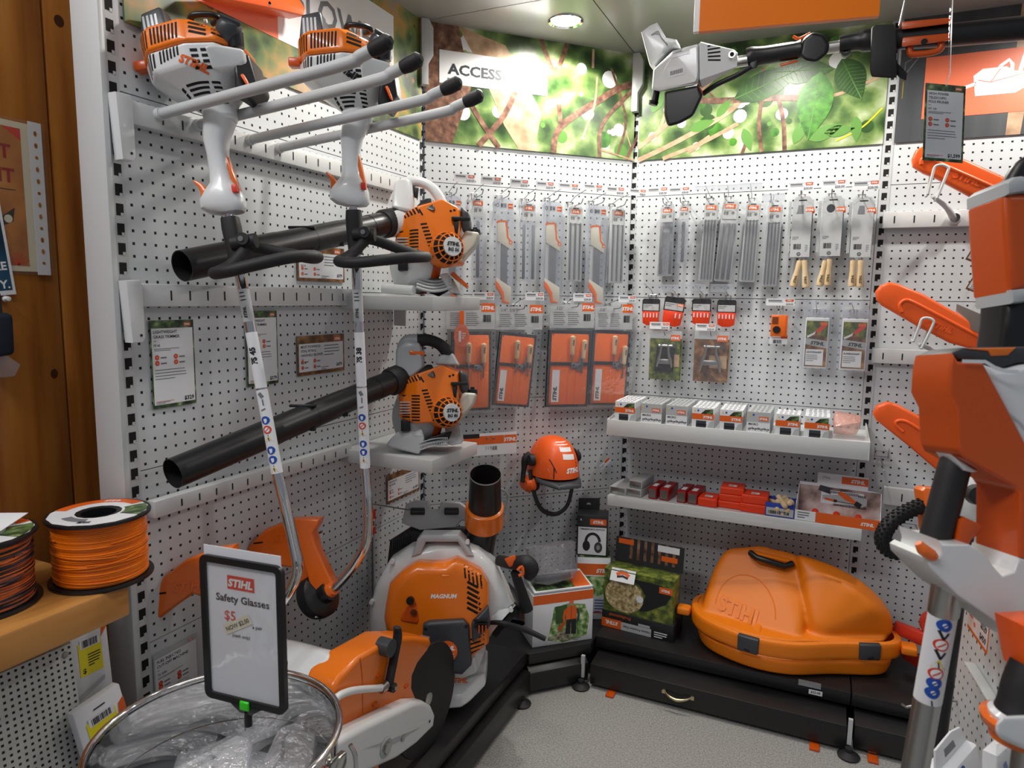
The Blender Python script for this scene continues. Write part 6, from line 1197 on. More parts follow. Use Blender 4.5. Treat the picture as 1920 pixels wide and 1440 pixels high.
b.box((-.355, -.02, .115), (.05, .05, .03), CASE, .008); b.box((.395, .03, .11), (.05, .06, .03), CASE, .008); fl = part(b, 'rim', t, 'orange rim with end lugs', sub=1)
O_ = V((.68, -.25, DZ)); rt = DZ+.128
ha = [onz(1314, 1148, rt), onz(1508, 1202, rt), V((.375, -.12, rt)), V((.75, -.1, rt)), onz(1338, 1066, .425), onz(1510, 1092, .415), ony(1360, 1024, -.14), ony(1497, 1034, -.14), ony(1425, 1017, -.14), onz(1425, 1058, .45)]
hb = [onz(1520, 1196, rt), onz(1590, 1192, rt), onz(1672, 1196, rt), V((1.03, -.13, rt)), V((.7, -.1, rt)), ony(1490, 1034, -.15), ony(1500, 1045, -.2), ony(1570, 1059, -.16), ony(1622, 1089, -.17), ony(1657, 1124, -.18), ony(1677, 1158, -.19), ony(1540, 1085, -.24), ony(1600, 1105, -.25), ony(1645, 1140, -.25)]
b = MB(); b.hull([q-O_ for q in ha], CASE, .02, 3); b.hull([q-O_ for q in hb], CASE, .02, 3); b.hull([V((q.x*.98, q.y*.98, z)) for q in ring(.93, .93, 0, 0) for z in (.118, .132)], CASE, 0, 1, Tm)
e = blob(b, .006, 20); part(e, 'upper_shell', t, 'smooth orange upper shell')
AF = F((0, -1, 0), (1, 0, 0), (0, -1, 0)); b = MB(); pts = []
for i in range(25):
    a = PI*i/24; x, z = -.135+.105*math.cos(a), .165+.105*math.sin(a); h = hit(e, (x, -1, z), (0, 1, 0))
    if h is not None: pts.append(h)
if len(pts) > 2: b.tube(pts, .0022, CASE, 8)
q = onz(1345, 1165, .30)-O_; vs, fs, W0 = textgeo('STIHL', .045)
b.drape(e, AF, ([(-.232+a*.042*1.05+.2*v*.042, .155+v*.042-a*.0065) for a, v in vs], fs), CASE, .0042, wall=.0042)
part(b, 'embossed_mark', t, 'raised lettering and arch')
rm = MB(); rm.loft([ring(.95, .945, 0, .07), ring(1.03, 1.0, 0, .074), ring(1.04, 1.005, 0, .085), ring(1.04, 1.005, 0, .12), ring(1.03, 1.0, 0, .13), ring(.94, .935, 0, .134)], CASE, False, Tm); rm = baked(rm, 1)
for x in (-.108, .272):
    h = hit(rm, (x, -1, .1), (0, 1, 0)); h1 = hit(rm, (x-.03, -1, .1), (0, 1, 0)); h2 = hit(rm, (x+.03, -1, .1), (0, 1, 0)); dv = h2-h1; a = math.atan2(dv.y, dv.x)
    b = MB(); T = tr(h.x, h.y, .1) @ rz(a); b.hull([(-.036, .01, .034), (.036, .01, .034), (-.036, -.008, .03), (.036, -.008, .03), (-.034, -.011, -.022), (.034, -.011, -.022), (-.034, .012, -.03), (.034, .012, -.03)], DGR, .004, 2, T); b.box((0, -.009, -.014), (.022, .005, .01), DRK, .002, T); part(b, 'latch', t, 'black latch')
h0 = ony(1408, 1038, -.2)-O_; h1 = ony(1484, 1058, -.2)-O_
b = MB(); b.tube([h0+V((0, .03, -.012)), h0+V((0, .0, .002)), h0+V((.022, -.016, -.006)), h1+V((-.022, -.016, -.006)), h1+V((0, .0, .002)), h1+V((0, .03, -.012))], .0115, DRK, 12, 0); b.hull([h0+V((-.012, .03, -.02)), h0+V((-.012, .01, .0)), h1+V((.012, .03, -.02)), h1+V((.012, .01, .0)), h0+V((-.01, .03, .008)), h1+V((.01, .03, .008))], CASE, .004); part(b, 'carry_handle', t, 'black carry handle')
# hedge trimmer blade and chainsaw behind it on the right plinth
p = ony(1720, 1170, -.16); t = thing('hedge_trimmer', 'red guarded hedge trimmer blade with steel teeth lying behind the orange case', 'hedge trimmer', tr(1.09, -.14, DZ)); b = MB()
b.hull([(-.06, 0, .12), (.12, -.1, .1), (-.05, 0, .16), (.12, -.1, .16), (-.06, .03, .12), (.12, -.07, .1), (-.05, .03, .16), (.12, -.07, .16)], RIN, .006); b.hull([(-.02, 0, .03), (.13, -.1, .0), (-.02, 0, .07), (.13, -.1, .05), (-.02, .02, .03), (.13, -.08, .0), (-.02, .02, .07), (.13, -.08, .05)], RIN, .006); b.lathe([(0, -.02), (.04, -.02), (.045, 0), (.04, .02), (0, .02)], RIN, 24, tr(.06, -.02, .19) @ rx(PI/2)); part(b, 'blade_guard', t, 'red blade guard'); 
for i in range(5):
    b = MB(); b.hull([(.04+.012*i, -.10-.008*i, .15-.033*i), (.115+.006*i, -.10-.01*i, .165-.033*i), (.115+.006*i, -.10-.01*i, .135-.033*i), (.04+.012*i, -.106-.008*i, .15-.033*i), (.115, -.106-.01*i, .15-.033*i)], ALU, 0); part(b, 'tooth', t, 'steel tooth')
t = thing('chainsaw', 'orange chainsaw with black front handle on the plinth behind the aluminium shaft', 'chainsaw', tr(1.28, -.3, DZ)); b = MB()
b.hull([(-.06, -.1, .02), (.16, -.1, .02), (-.06, .1, .02), (.16, .1, .02), (-.05, -.1, .14), (.14, -.08, .18), (-.05, .1, .14), (.14, .08, .18)], ORG, .02, 3); part(b, 'engine_cover', t, 'orange engine cover', wn=True)
b = MB(); b.hull([(-.05, -.13, .005), (.12, -.13, .005), (-.05, -.1, .1), (.12, -.1, .1), (.12, -.1, .005), (-.05, -.1, .005)], GRY, .01); 
for i in range(9): b.box((-.03+i*.014, -.131, .05), (.006, .004, .07), BLK)
part(b, 'starter_cover', t, 'grey slotted starter cover')
b = MB(); b.tube([(-.09, -.13, .01), (-.08, -.15, .08), (-.04, -.15, .2), (.02, -.1, .27), (.03, .05, .27), (-.02, .12, .2), (-.06, .12, .05)], .016, DRM, 14, 5); part(b, 'front_handle', t, 'black front handle')
b = MB(); b.hull([(-.05, .09, .06), (-.05, .1, .06), (-.15, .09, .05), (-.15, .1, .05), (-.15, .09, .09), (-.15, .1, .09), (-.05, .09, .12), (-.05, .1, .12)], ALU, 0); part(b, 'guide_bar', t, 'steel guide bar')
M, w_, h_ = F(onz(1775, 1318, DZ+.02), (1, 0, 0), (0, -.6, .8)), .1, .05; pricecard(M, .1, .055, ('',), '', None, 'white price card with red marks at the plinth edge behind the aluminium shaft', PAP, True)
for x, y, l, tx in ((1070, 1211, 'under the forestry box', '$71.22'), (1529, 1299, 'below the orange case', '$22.08'), (1744, 1346, 'behind the aluminium shaft', '$1.95')):
    if x < 1100: M = F(onz(x, y, .138), V((_s, _s, 0)), V((_s, -_s, 0))) 
    else: M = F(ony(x, y, -.4075), (1, 0, 0), (0, -1, 0))
    b = MB(); b.box((0, 0, 0), (.042, .016, .001), PAP); b.text(tx, 0, -.003, .008, INK, 'c', .03, 0, .0007)
    one(b, 'price_ticket', 'small white price ticket on the black plinth edge '+l, 'price ticket', M)
b = MB(); b.box((0, 0, 0), (.07, .02, .002), BLI); one(b, 'ticket_holder', 'empty clear ticket holder on the plinth edge below the orange case', 'ticket holder', F(ony(1518, 1283, -.4065), (1, 0, 0), (0, -1, 0)))
# ---------------------------------------------------------------- right bay
rpx('3', 1657, 396, 427, 1850, 392, 424, 'upper slotted grey rail on right board under the topmost scabbard', sl=(.06, .035))
rpx('3', 1636, 653, 680, 1830, 661, 690, 'middle slotted grey rail on right board under the second scabbard', sl=(.06, .035))
rpx('3', 1657, 913, 943, 1850, 935, 972, 'lower slotted grey rail on right board near the black ribbed loop', sl=(.06, .06))
def wpoly(bay, pts, off):
    M = wf(bay, 0, 0, off); return M, [wl(bay, x, y, off) for x, y in pts]
def chainsaw_cover(pts, ridge, lg, label, off, ext):
    M, p = wpoly('3', pts, off); c = V((sum(q[0] for q in p)/len(p), sum(q[1] for q in p)/len(p), 0))
    t = thing('bar_scabbard', label, 'scabbard', M @ tr(*c), 'orange chainsaw bar scabbards'); loc = lambda q: (q[0]-c.x, q[1]-c.y)
    e = MB(); e.prism([loc(q) for q in p], -.02, .016, SCAB, .01, None, 3); b = clone(e); AA = tr(0, 0, .5)
    _, r = wpoly('3', ridge, off); r = [loc(q) for q in r]
    b.tube([V((*q, .0155)) for q in r], .006, SCAB, 10, 5)
    _, g = wpoly('3', lg, off); g = [loc(q) for q in g]; d = V((*g[1], 0))-V((*g[0], 0)); a = math.atan2(d.y, d.x); h = d.length/textgeo('STIHL', .045)[2]/1.1
    vs, fs, W0 = textgeo('STIHL', .045); T = AA @ tr(*g[0], 0) @ rz(a); b.drape(e, T, ([(u*h*1.05+.2*v*h, v*h) for u, v in vs], fs), SCAB, .002, wall=.002)
    part(b, 'scabbard_shell', t)
    b = MB(); q0, q1 = V((*loc(p[len(p)//2]), -.002)), V((*loc(p[len(p)//2-1]), -.002)); m = (q0+q1)/2; dr = V((.5, -.26, .22)).normalized(); b.hull([m+V((0, .028, -.004)), m+V((0, -.028, -.004)), m+V((0, .028, .0)), m+V((0, -.028, .0)), m+dr*ext+V((0, .03, 0)), m+dr*ext+V((0, -.03, 0)), m+dr*ext+V((0, .03, .005))], ALU, 0); part(b, 'guide_bar', t, 'steel guide bar')
    return t
chainsaw_cover([(1709, 299), (1716, 283), (1728, 276), (1760, 283), (1808, 299), (1899, 340), (1930, 356), (1930, 420), (1853, 388), (1757, 336), (1730, 325), (1711, 313)], [(1726, 310), (1728, 300), (1742, 298), (1770, 312), (1860, 352), (1900, 372)], [(1783, 333), (1836, 352)], 'topmost orange scabbard on right board, behind the hanging price card', .22, .12)
chainsaw_cover([(1643, 563), (1641, 547), (1650, 535), (1667, 529), (1683, 532), (1730, 551), (1857, 623), (1870, 632), (1862, 668), (1850, 662), (1780, 643), (1720, 612), (1653, 573)], [(1690, 585), (1686, 572), (1696, 563), (1712, 567), (1760, 592), (1850, 640)], [(1742, 610), (1784, 626)], 'middle orange scabbard on right board pointing at the back bay upright', .22, .1)
chainsaw_cover([(1642, 787), (1636, 775), (1643, 760), (1663, 753), (1680, 757), (1720, 778), (1775, 810), (1820, 838), (1830, 900), (1810, 915), (1763, 887), (1700, 833)], [(1692, 808), (1680, 796), (1682, 788), (1700, 790), (1740, 815), (1790, 848)], [(1752, 850), (1785, 866)], 'lowest orange scabbard on right board, left of the big battery trimmer', .22, .1)
def bar_rest(u, arm, base, label):
    t = thing('bar_rest', label, 'bracket', wf('3', 0, 0, 0), 'wire bar rests'); o = .262
    g = lambda pts, of: [V((*wl('3', x, y, of), of)) for x, y in pts]
    b = MB(); b.tube(g(u, o), .0042, SHELF, 10, 4); b.tube([q-V((0, 0, .05)) for q in g(u, o)], .0042, SHELF, 10, 4); f, l = g(u, o)[0], g(u, o)[-1]; b.cyl(f, f-V((0, 0, .05)), .004, SHELF); b.cyl(l, l-V((0, 0, .05)), .004, SHELF); part(b, 'wire_loop', t)
    b = MB(); a0 = g(arm[:1], .24)[0]; w0 = V((*wl('3', *arm[1], .03), .03)); b.tube([a0, a0.lerp(w0, .6)+V((0, .006, .02)), w0], [.0055, .0085, .013], SHELF, 12, 5); b.lathe([(.02, -.01), (.022, .02), (.015, .03)], SHELF, 18, tr(*w0)); part(b, 'arm', t, 'grey tubular arm')
    return t
bar_rest([(1740, 364), (1749, 325), (1754, 312), (1766, 309), (1778, 314), (1776, 324), (1757, 372)], [(1748, 368), (1788, 410)], 0, 'wire loop rest holding the topmost scabbard')
bar_rest([(1713, 640), (1724, 610), (1729, 598), (1740, 596), (1750, 601), (1748, 612), (1728, 653)], [(1722, 645), (1770, 672)], 0, 'wire loop rest holding the middle scabbard')
s2, z2 = wl('3', 1652, 855, 0); b = MB()
for q in (-.022, .022): b.tube([(q, .03, 0), (q, .022, .008), (q, -.005, .01)], .0017, STL, 6)
b.box((0, .0, .008), (.05, .003, .002), STL); b.box((0, .02, .008), (.04, .002, .002), STL); b.cyl((0, -.005, .008), (.004, -.03, .1), .002, STL, seg=6); b.lathe([(0, .004), (.004, 0), (0, -.004)], WHT, 10, tr(.004, -.03, .102)); one(b, 'peg_hook', 'empty steel peg hook on right board between the two lower scabbards', 'hook', wf('3', s2, z2, .001), 'steel peg hooks')
# two tilted cards on the right board
for pts, tx, lab in (([(1827, 482), (1875, 452), (1890, 500), (1862, 494)], None, 'tilted price card with red icons half hidden by the upper battery tool'), ([(1827, 550), (1858, 504), (1905, 520), (1875, 566)], 1, 'tilted card reading $ OFF half hidden by the upper battery tool')):
    M, w_, h_ = wb('3', pts[0][0], 455 if not tx else 505, 1895, 500 if not tx else 562, .16, -.42); b = MB(); b.box((0, 0, 0), (.12, .085, .001), KRAFT); b.rect(-.056, -.036, .056, .04, PAPS, .0007)
    if tx: b.text('$', -.05, .012, .02, INK, 'l', .03, 0, .001); b.text('OFF', -.05, -.012, .017, INK, 'l', .03, 0, .001); b.rect(-.05, -.018, -.036, -.016, INK, .001); b.lines(-.05, -.022, .07, 3, .005, .002, z=.001)
    else: icons(b, -.045, -.008, .006, .04, .018, .001); b.lines(-.05, .03, .08, 3, .008, .003, z=.001)
    b.cyl((0, 0, -.155), (0, 0, 0), .0015, STL, seg=6)
    one(b, 'offer_card', lab, 'price card', M)
# pole pruner slung under the canopy
Yp = -.5; G = lambda x, y, dy=0: ony(x, y, Yp+dy); pa, pb = G(1395, 110), G(1620, 92)
t = thing('pole_pruner', 'white and black telescopic pole pruner slung under the canopy', 'pole pruner', tr(*G(1300, 130))); o = t.matrix_world.translation; I = lambda x, y, dy=0: G(x, y, dy)-o
b = MB(); b.tube([I(1375, 117), I(1580, 86)], .0165, ALU, 18); b.tube([I(1640, 77), I(1780, 66), I(2200, 26)], [.027, .03, .032], DRK, 20); part(b, 'pole', t, 'aluminium and black pole')
e = MB(); e.hull([I(x, y, dy) for x, y in ((1253, 110), (1262, 95), (1310, 82), (1300, 160), (1240, 172), (1222, 168), (1225, 130)) for dy in (-.07, .07)]+[I(1308, 84, -.09), I(1310, 155, -.09), I(1262, 100, -.085), I(1232, 160, -.06)], CREAM if 0 else WHT, .012, 3); b = clone(e); part(b, 'engine_housing', t, 'white engine housing', wn=True); AP = F((0, -.8, 0), (1, 0, 0), (0, -1, 0))
lb = MB(); q = I(1285, 108); r_ = I(1278, 148); lb.dslot(e, AP @ tr(q.x, q.z, 0) @ rz(.1), [(0, 0, .055, .045, 0)], PAPS, .001, 6); lb.dslot(e, AP @ tr(q.x-.01, q.z, 0) @ rz(.1), [(0, .014-.006*i, .03, .0022, 0) for i in range(5)], INKG, .0016); lb.dslot(e, AP @ tr(r_.x, r_.z, 0) @ rz(.1), [(0, 0, .052, .03, 0)], PAPS, .001, 6); lb.dslot(e, AP @ tr(r_.x, r_.z, 0) @ rz(.1), [(-.018+.004*i, -.003, .002, .012, 0) for i in range(10)], INK, .0016); part(lb, 'rating_labels', t)
b = MB(); q = [I(x, y) for x, y in ((1212, 68), (1225, 56), (1238, 50), (1246, 68), (1262, 82), (1276, 84), (1274, 92), (1250, 104), (1222, 140))]; PM = F((0, 0, 0), (1, 0, 0), (0, -1, 0)); 
b.prism([(v.x, v.z) for v in (I(1206, 66), I(1222, 54), I(1236, 48), (I(1244, 62)), I(1252, 76), I(1272, 80), I(1275, 90), I(1262, 92), I(1250, 102), I(1232, 130), I(1222, 128))], -.03, .035, WHT, .008, PM)
for k in range(3): b.tube([I(1221+k*2, 66-k*1.5, -.037), I(1234+k, 58+k*3, -.037), I(1240+k, 70+k*2, -.037), I(1252, 84+k, -.037)], .002, CRD, 6, 3)
part(b, 'cable_bracket', t, 'white curved bracket', wn=True)
e = MB(); e.hull([I(x, y, dy) for x, y in ((1305, 88), (1314, 78), (1330, 88), (1376, 93), (1383, 100), (1382, 125), (1345, 140), (1316, 165), (1308, 150)) for dy in (-.05, .05)]+[I(1312, 80, -.08), I(1312, 150, -.08)], GRY if 0 else WHT, .01, 3); b = clone(e); q = I(1345, 112); b.dslot(e, AP @ tr(q.x, q.z, 0) @ rz(.08), [(0, .022-.011*i, .036, .0045, -.06*(i-2)) for i in range(5)], BLK, .0008); q = I(1373, 103, -.06); b.cyl(q, q+V((0, -.006, 0)), .011, STL, seg=18); b.cyl(q, q+V((0, -.0075, 0)), .006, BLK, seg=14); part(b, 'clutch_cone', t, 'white slotted clutch housing', wn=True)
b = MB(); b.hull([I(x, y, dy) for x, y in ((1245, 172), (1310, 160), (1318, 180), (1300, 218), (1275, 232), (1252, 238), (1245, 215)) for dy in (-.085, .04)], DRK, .01, 3); ff = part(b, 'air_filter', t, 'black filter housing', wn=True)
b = MB(); b.hull([I(x, y, dy) for x, y in ((1308, 156), (1318, 172), (1318, 180), (1300, 216), (1296, 212), (1310, 178)) for dy in (-.06, .02)], ORD, .004); part(b, 'filter_trim', ff, 'orange trim')
b = MB(); b.cyl(I(1232, 160), I(1227, 192), .012, DRK); b.cyl(I(1226, 190), I(1224, 197), .016, DRK, .014); part(b, 'fuel_cap', t, 'black knob')
b = MB(); b.tube([I(1402, 110), I(1410, 108), I(1435, 104), I(1490, 95), I(1503, 92)], [.03, .031, .026, .025, .027], DRK, 18, 4); b.hull([I(x, y, dy) for x, y in ((1498, 104), (1504, 74), (1522, 60), (1545, 64), (1556, 80), (1552, 102), (1530, 118), (1508, 114)) for dy in (-.03, .03)], DRK, .012, 3); b.hull([I(x, y, dy) for x, y in ((1402, 98), (1425, 92), (1406, 132), (1420, 128)) for dy in (-.022, .022)], DRK, .006); h_ = part(b, 'control_handle', t, 'black control handle', wn=True)
b = MB(); b.tube([I(1487, 68), I(1496, 73), I(1505, 71), I(1520, 62)], [.004, .005, .006, .004], OIN, 8, 4); b.hull([I(x, y, dy) for x, y in ((1462, 120), (1495, 112), (1497, 116), (1464, 125)) for dy in (-.008, .008)], ORD, .002); part(b, 'trigger', h_, 'orange trigger')
b = MB(); b.tube([I(1408, 126, -.02), I(1380, 142, -.03), I(1345, 158, -.03), I(1318, 176, -.02)], .008, DRK, 10, 4); part(b, 'throttle_cable', t, 'black throttle cable')
b = MB(); b.tube([I(1574, 84), I(1605, 78), I(1620, 76), I(1640, 74)], [.024, .025, .031, .031], DRK, 18, 3); b.lathe([(.006, -.008), (.013, -.008), (.013, .008), (.006, .008), (.006, -.008)], DRK, 18, tr(*I(1586, 98)) @ rx(PI/2)); part(b, 'carry_ring_sleeve', t, 'black sleeve with carry eye')
b = MB(); b.hull([I(x, y, dy) for x, y in ((1634, 52), (1640, 47), (1678, 45), (1681, 60), (1681, 142), (1676, 147), (1634, 144), (1631, 132)) for dy in (-.05, .05)], DRM, .012, 3); part(b, 'hip_pad', t, 'black foam block')
b = MB(); e0, e1 = I(1690, 58), I(1788, 46)
for y0, y1 in ((33, 50), (62, 82)): b.hull([I(x, y, dy) for x, y in ((1692, y0+8), (1782, y0), (1784, y1-6), (1690, y1+6)) for dy in (-.04, .03)], ORD, .004)
b.tube([I(1705, 78, -.02), I(1706, 96, -.02), (I(1712, 102, -.02)), I(1750, 98, -.02), I(1764, 90, -.02), I(1765, 72, -.02)], .009, ORD, 10, 4); b.cyl(I(1733, 78, -.045), I(1733, 78, .03), .008, DRK, seg=12); part(b, 'clamp_cover', t, 'orange plastic clamp')
b = MB(); b.tube([I(1699, -40), I(1697, 0), I(1686, 48), I(1684, 100), I(1683, 130)], .0022, STL, 6); b.hull([I(x, y, dy) for x, y in ((1677, 112), (1684, 128), (1702, 138), (1700, 152), (1688, 148), (1678, 136)) for dy in (-.012, .012)], DRK, .003); b.tube([I(1694, 144), I(1698, 118), I(1713, 108), I(1722, 108), I(1692, 146)], .0016, STL, 6, 0); b.cyl(I(1694, 148), I(1691, 185), .0012, YIN, seg=6); part(b, 'hanging_clip', t, 'wire and black clip')
# hanging price card and its loops
M = vf(1770, 231, 1.78, -.04); M = M @ ry(.1); t = pricecard(M, .112, .2, ('HIGH POWER', 'TELESCOPIC', 'POLE PRUNER'), 'HT 105', '$1,599', 'hanging price card reading HIGH POWER TELESCOPIC POLE PRUNER $1,599', pad=.1)
b = MB(); dz = (ZC-M.translation.z); b.tube([V((0, .095, .002)), V((.003, .12, .003)), V((.012, .26, -.01)), V((.03, .5, -.03))], .0011, CLR, 6); b.tube([V((0, .095, .002)), V((.009, .13, .003)), V((.018, .27, -.01)), V((.034, .5, -.03))], .0011, WHT, 6)
part(b, 'hanging_loop', t, 'clear hanging loop')
# orange sign box hung from the canopy
a, c = onz(1300, 60, 2.04), onz(1648, 29, 2.04); xa = (c-a).normalized(); M = F((a+c)/2, xa, V((xa.y, -xa.x, 0))); w_ = (c-a).length
t = thing('hanging_sign', 'big plain orange hanging sign box under the canopy at the top', 'sign', M); b = MB(); b.box((0, .14, -.007), (w_, .28, .014), WPR, .001); part(b, 'sign_box', t, 'white sign box'); b = MB(); b.box((.006, .14, .001), (w_-.012, .282, .002), OSI); b.box((.006, -.0006, -.007), (w_-.012, .001, .014), OSI); part(b, 'orange_face', t)
b = MB()
for x in (-.12, .12): b.cyl((x, .28, -.007), (x, 1.2, -.007), .001, STL, seg=6)
part(b, 'hanging_wires', t)
# ---------------------------------------------------------------- low gondola at the right, facing left
Mg = F((1.055, -.985, 0), (.1, -.995, 0), (-.995, -.1, 0)); b = MB(); GH = 1.28
for k in range(4): z0 = k*.4032+.05; b.box((.62, min(z0+.2, 1.18), -.012), (1.14, .4 if k < 3 else .02, .02), PEG)
b.box((.62, .66, -.05), (1.14, 1.2, .02), INKG); struct(b, 'wall_right_gondola', Mg)
b = MB(); b.box((.02, GH/2, -.03), (.035, GH, .06), UPR); 
for i in range(29): b.rect(.012, .06+i*.0415, .022, .083+i*.0415, BLK, .0006)
struct(b, 'trim_7', Mg)
def onpanel(x, y, off):
    n = V((-.995, -.1, 0)).normalized(); o = V((1.055, -.985, 0))+n*off; r = ray(x, y); return CAM+r*((o-CAM).dot(n)/r.dot(n))
def ptag(x, y, w_, h_, off, label, deco, rot=0):
    M = F(onpanel(x, y, off), (.1, -.995, 0), (-.995, -.1, 0)) @ rz(rot); b = MB(); b.box((0, 0, 0), (w_, h_, .001), OIN); deco(b, w_, h_); b.cyl((0, h_*.4, -off), (0, h_*.4, 0), .0015, STL, seg=6); return one(b, 'offer_card', label, 'price card', M)
ptag(1834, 1174, .115, .055, .05, 'white and orange price card reading $529 and $459 on the right gondola', lambda b, w, h: (b.rect(-w/2, -h*.38, w*.48, h*.5, PAPS, .0007), b.text('$529', w*.42, h*.1, h*.22, INK, 'r', .03, 0, .001), b.text('$459', w*.42, -h*.28, h*.22, INK, 'r', .03, 0, .001), b.lines(-w*.42, h*.3, w*.35, 3, h*.12, h*.05, RIN, .001), b.disc(-w*.15, -h*.1, h*.1, SAL, .001, 12)))
ptag(1848, 1001, .115, .062, .04, 'orange topped card reading VERSATILE BATTERY GRASS TRIMMER behind the trimmer handle', lambda b, w, h: (b.rect(-w/2, -h*.5, w*.5, h*.2, PAPS, .0007), b.text('VERSATILE', -w*.44, h*.02, h*.13, INK, 'l', .03, 0, .001), b.text('BATTERY GRASS', -w*.44, -h*.16, h*.13, INK, 'l', .03, 0, .001), b.text('TRIMMER', -w*.44, -h*.34, h*.13, INK, 'l', .03, 0, .001), b.logo(w*.34, h*.28, h*.12, WPR, RIN, .0008)))
for x, y, lab in ((1862, 965, 'upper wire prong on the right gondola seen through the trimmer handle'), (1858, 1005, 'lower wire prong on the right gondola seen through the trimmer handle')):
    P = onpanel(x, y, 0); M = F(P, (.1, -.995, 0), (-.995, -.1, 0)); b = MB()
    b.tube([(-.02, 0, 0), (-.02, 0, .12), (-.016, 0, .13), (.016, 0, .13), (.02, 0, .12), (.02, 0, 0)], .003, STL, 8); b.tube([(0, .03, 0), (0, .01, .06), (0, .004, .128)], .0025, STL, 6); one(b, 'wire_prong', lab, 'hook', M, 'wire prongs')
P = onpanel(1845, 1305, .02); M = F(P, (.1, -.995, 0), (-.995, -.1, 0)); b = MB(); b.box((0, 0, -.01), (.26, .006, .02), SHELF, .001); one(b, 'ticket_rail', 'thin pale rail on the right gondola above the white package', 'rail', M)
P = onpanel(1800, 1345, 0); M = F(P, (.1, -.995, 0), (-.995, -.1, 0)); b = MB(); b.tube([(-.03, .02, .0), (-.03, .02, .02), (-.02, -.01, .1), (-.02, -.004, .11)], .003, STL, 8); one(b, 'peg_hook', 'single steel peg hook at the far edge of the right gondola', 'hook', M, 'steel peg hooks')
# packages hanging low on it
M = vf(1792, 1462, 1.16, .0) @ ry(.5) @ rz(.42); t = thing('spare_head_pack', 'white hanging carton with orange logo at the lower right beside the shaft', 'pack', M); b = MB()
b.prism([(-.05, -.13), (.045, -.13), (.05, .045), (-.045, .05)], -.02, .02, PAP, .004); b.prism([(-.045, .05), (.05, .045), (.045, .075), (.02, .085), (-.03, .085)], -.002, .002, PAP, .001); b.prism([(-.012, .058), (.02, .056), (.018, .07), (-.01, .072)], .002, .0026, INKG); z = .0206
b.logo(0, 0, .008, WPR, OIN, z, tr(-.022, .005, 0) @ rz(PI/2)); b.text('AUTOCUT', 0, 0, .0085, INK, 'r', .02, 0, z, tr(-.02, -.02, 0) @ rz(PI/2)); b.poly([(-.03, .03), (-.014, .03), (-.022, .044)], YIN, z); b.disc(-.003, .036, .007, BIN, z, 16, .003); b.disc(-.0, -.05, .012, INKG, z, 16, .008); b.disc(.0, -.085, .012, INKG, z, 16, .008); part(b, 'carton', t)
M = vf(1880, 1440, 1.12) @ ry(.5); t = thing('spare_part_bag', 'clear bag with white card at the bottom right corner', 'pack', M); b = MB(); b.prism([(-.045, -.1), (.06, -.1), (.06, .035), (.03, .05), (-.04, .035)], -.012, .012, PAP, .004); b.strip([(-.02, .02), (-.01, .0), (-.02, -.02)], .01, BIN, .0125); b.strip([(.02, .02), (.035, .01)], .006, BIN, .0125); part(b, 'card', t); b = MB(); b.box((.005, -.02, .018), (.12, .16, .002), CLR); part(b, 'clear_bag', t)
# ---------------------------------------------------------------- battery trimmers in the foreground
def vp(pts, d): return [((x-1800)/FPX*d, -(y-900)/FPX*d) for x, y in pts]
def vpt(x, y, d, d0): return vf(1800, 900, d0).inverted() @ at(x, y, d)
d = .8; M = vf(1800, 900, d); Mi = M.inverted(); t = thing('battery_trimmer', 'large white and orange battery grass trimmer with aluminium shaft in the foreground', 'battery trimmer', M)
oc = [(1757, 664), (1766, 679), (1812, 683), (1848, 750), (1887, 825), (1922, 900), (1950, 930), (1935, 975), (1921, 962), (1899, 1041), (1876, 1034), (1877, 918), (1868, 905), (1856, 899), (1775, 853), (1766, 834), (1763, 767), (1748, 737), (1751, 690)]
b = MB(); b.prism(vp(oc, d), -.045, .03, ORD, .008, None, 3); part(b, 'orange_shell', t, 'orange side shell darkened in colour for shade', wn=True)
b = MB(); b.prism(vp([(1808, 676), (1846, 690), (1868, 690), (1890, 684), (1990, 672), (2000, 1010), (1925, 1010), (1915, 905), (1884, 826), (1844, 750)], d), -.055, .022, WHT, .01, None, 3); b.strip(vp([(1866, 775), (1885, 790), (1930, 850)], d), .003, GRY, .0225); part(b, 'white_shell', t, 'white upper shell', wn=True)
b = MB(); b.prism(vp([(1762, 664), (1788, 653), (1990, 650), (1995, 676), (1888, 682), (1862, 690), (1846, 689), (1832, 676), (1780, 675)], d), -.05, .018, DGR, .004); b.prism(vp([(1788, 655), (1832, 660), (1838, 669), (1868, 668), (1884, 653)], d), -.03, .0195, ORG, .003); b.strip(vp([(1768, 679), (1810, 680), (1826, 690), (1846, 697), (1870, 698)], d), .004, WHT, .034); part(b, 'battery_lid', t, 'charcoal and orange lid')
b = MB(); q = [vpt(x, y, d, d)+V((0, 0, -.008)) for x, y in ((1806, 858), (1797, 880), (1780, 945), (1764, 1000), (1758, 1022))]; b.tube(q, [.0165, .0172, .0175, .0168, .016], DRM, 20, 4); part(b, 'grip', t, 'black rubber grip')
b = MB(); b.prism(vp([(1772, 850), (1822, 882), (1812, 884), (1795, 880), (1783, 866)], d), -.02, .012, WHT, .003); part(b, 'grip_cap', t)
lo = [(1729, 1001), (1738, 1010), (1786, 1010), (1815, 1027), (1832, 1052), (1846, 1067), (1866, 1060), (1876, 1034), (1899, 1041), (1921, 962), (1990, 940), (1995, 1250), (1925, 1216), (1898, 1200), (1858, 1167), (1813, 1135), (1765, 1102), (1713, 1050), (1711, 1036), (1720, 1029), (1732, 1036), (1735, 1024)]
b = MB(); b.prism(vp(lo, d), -.05, .03, WHT, .009, None, 3); part(b, 'lower_housing', t, 'white lower housing', wn=True)
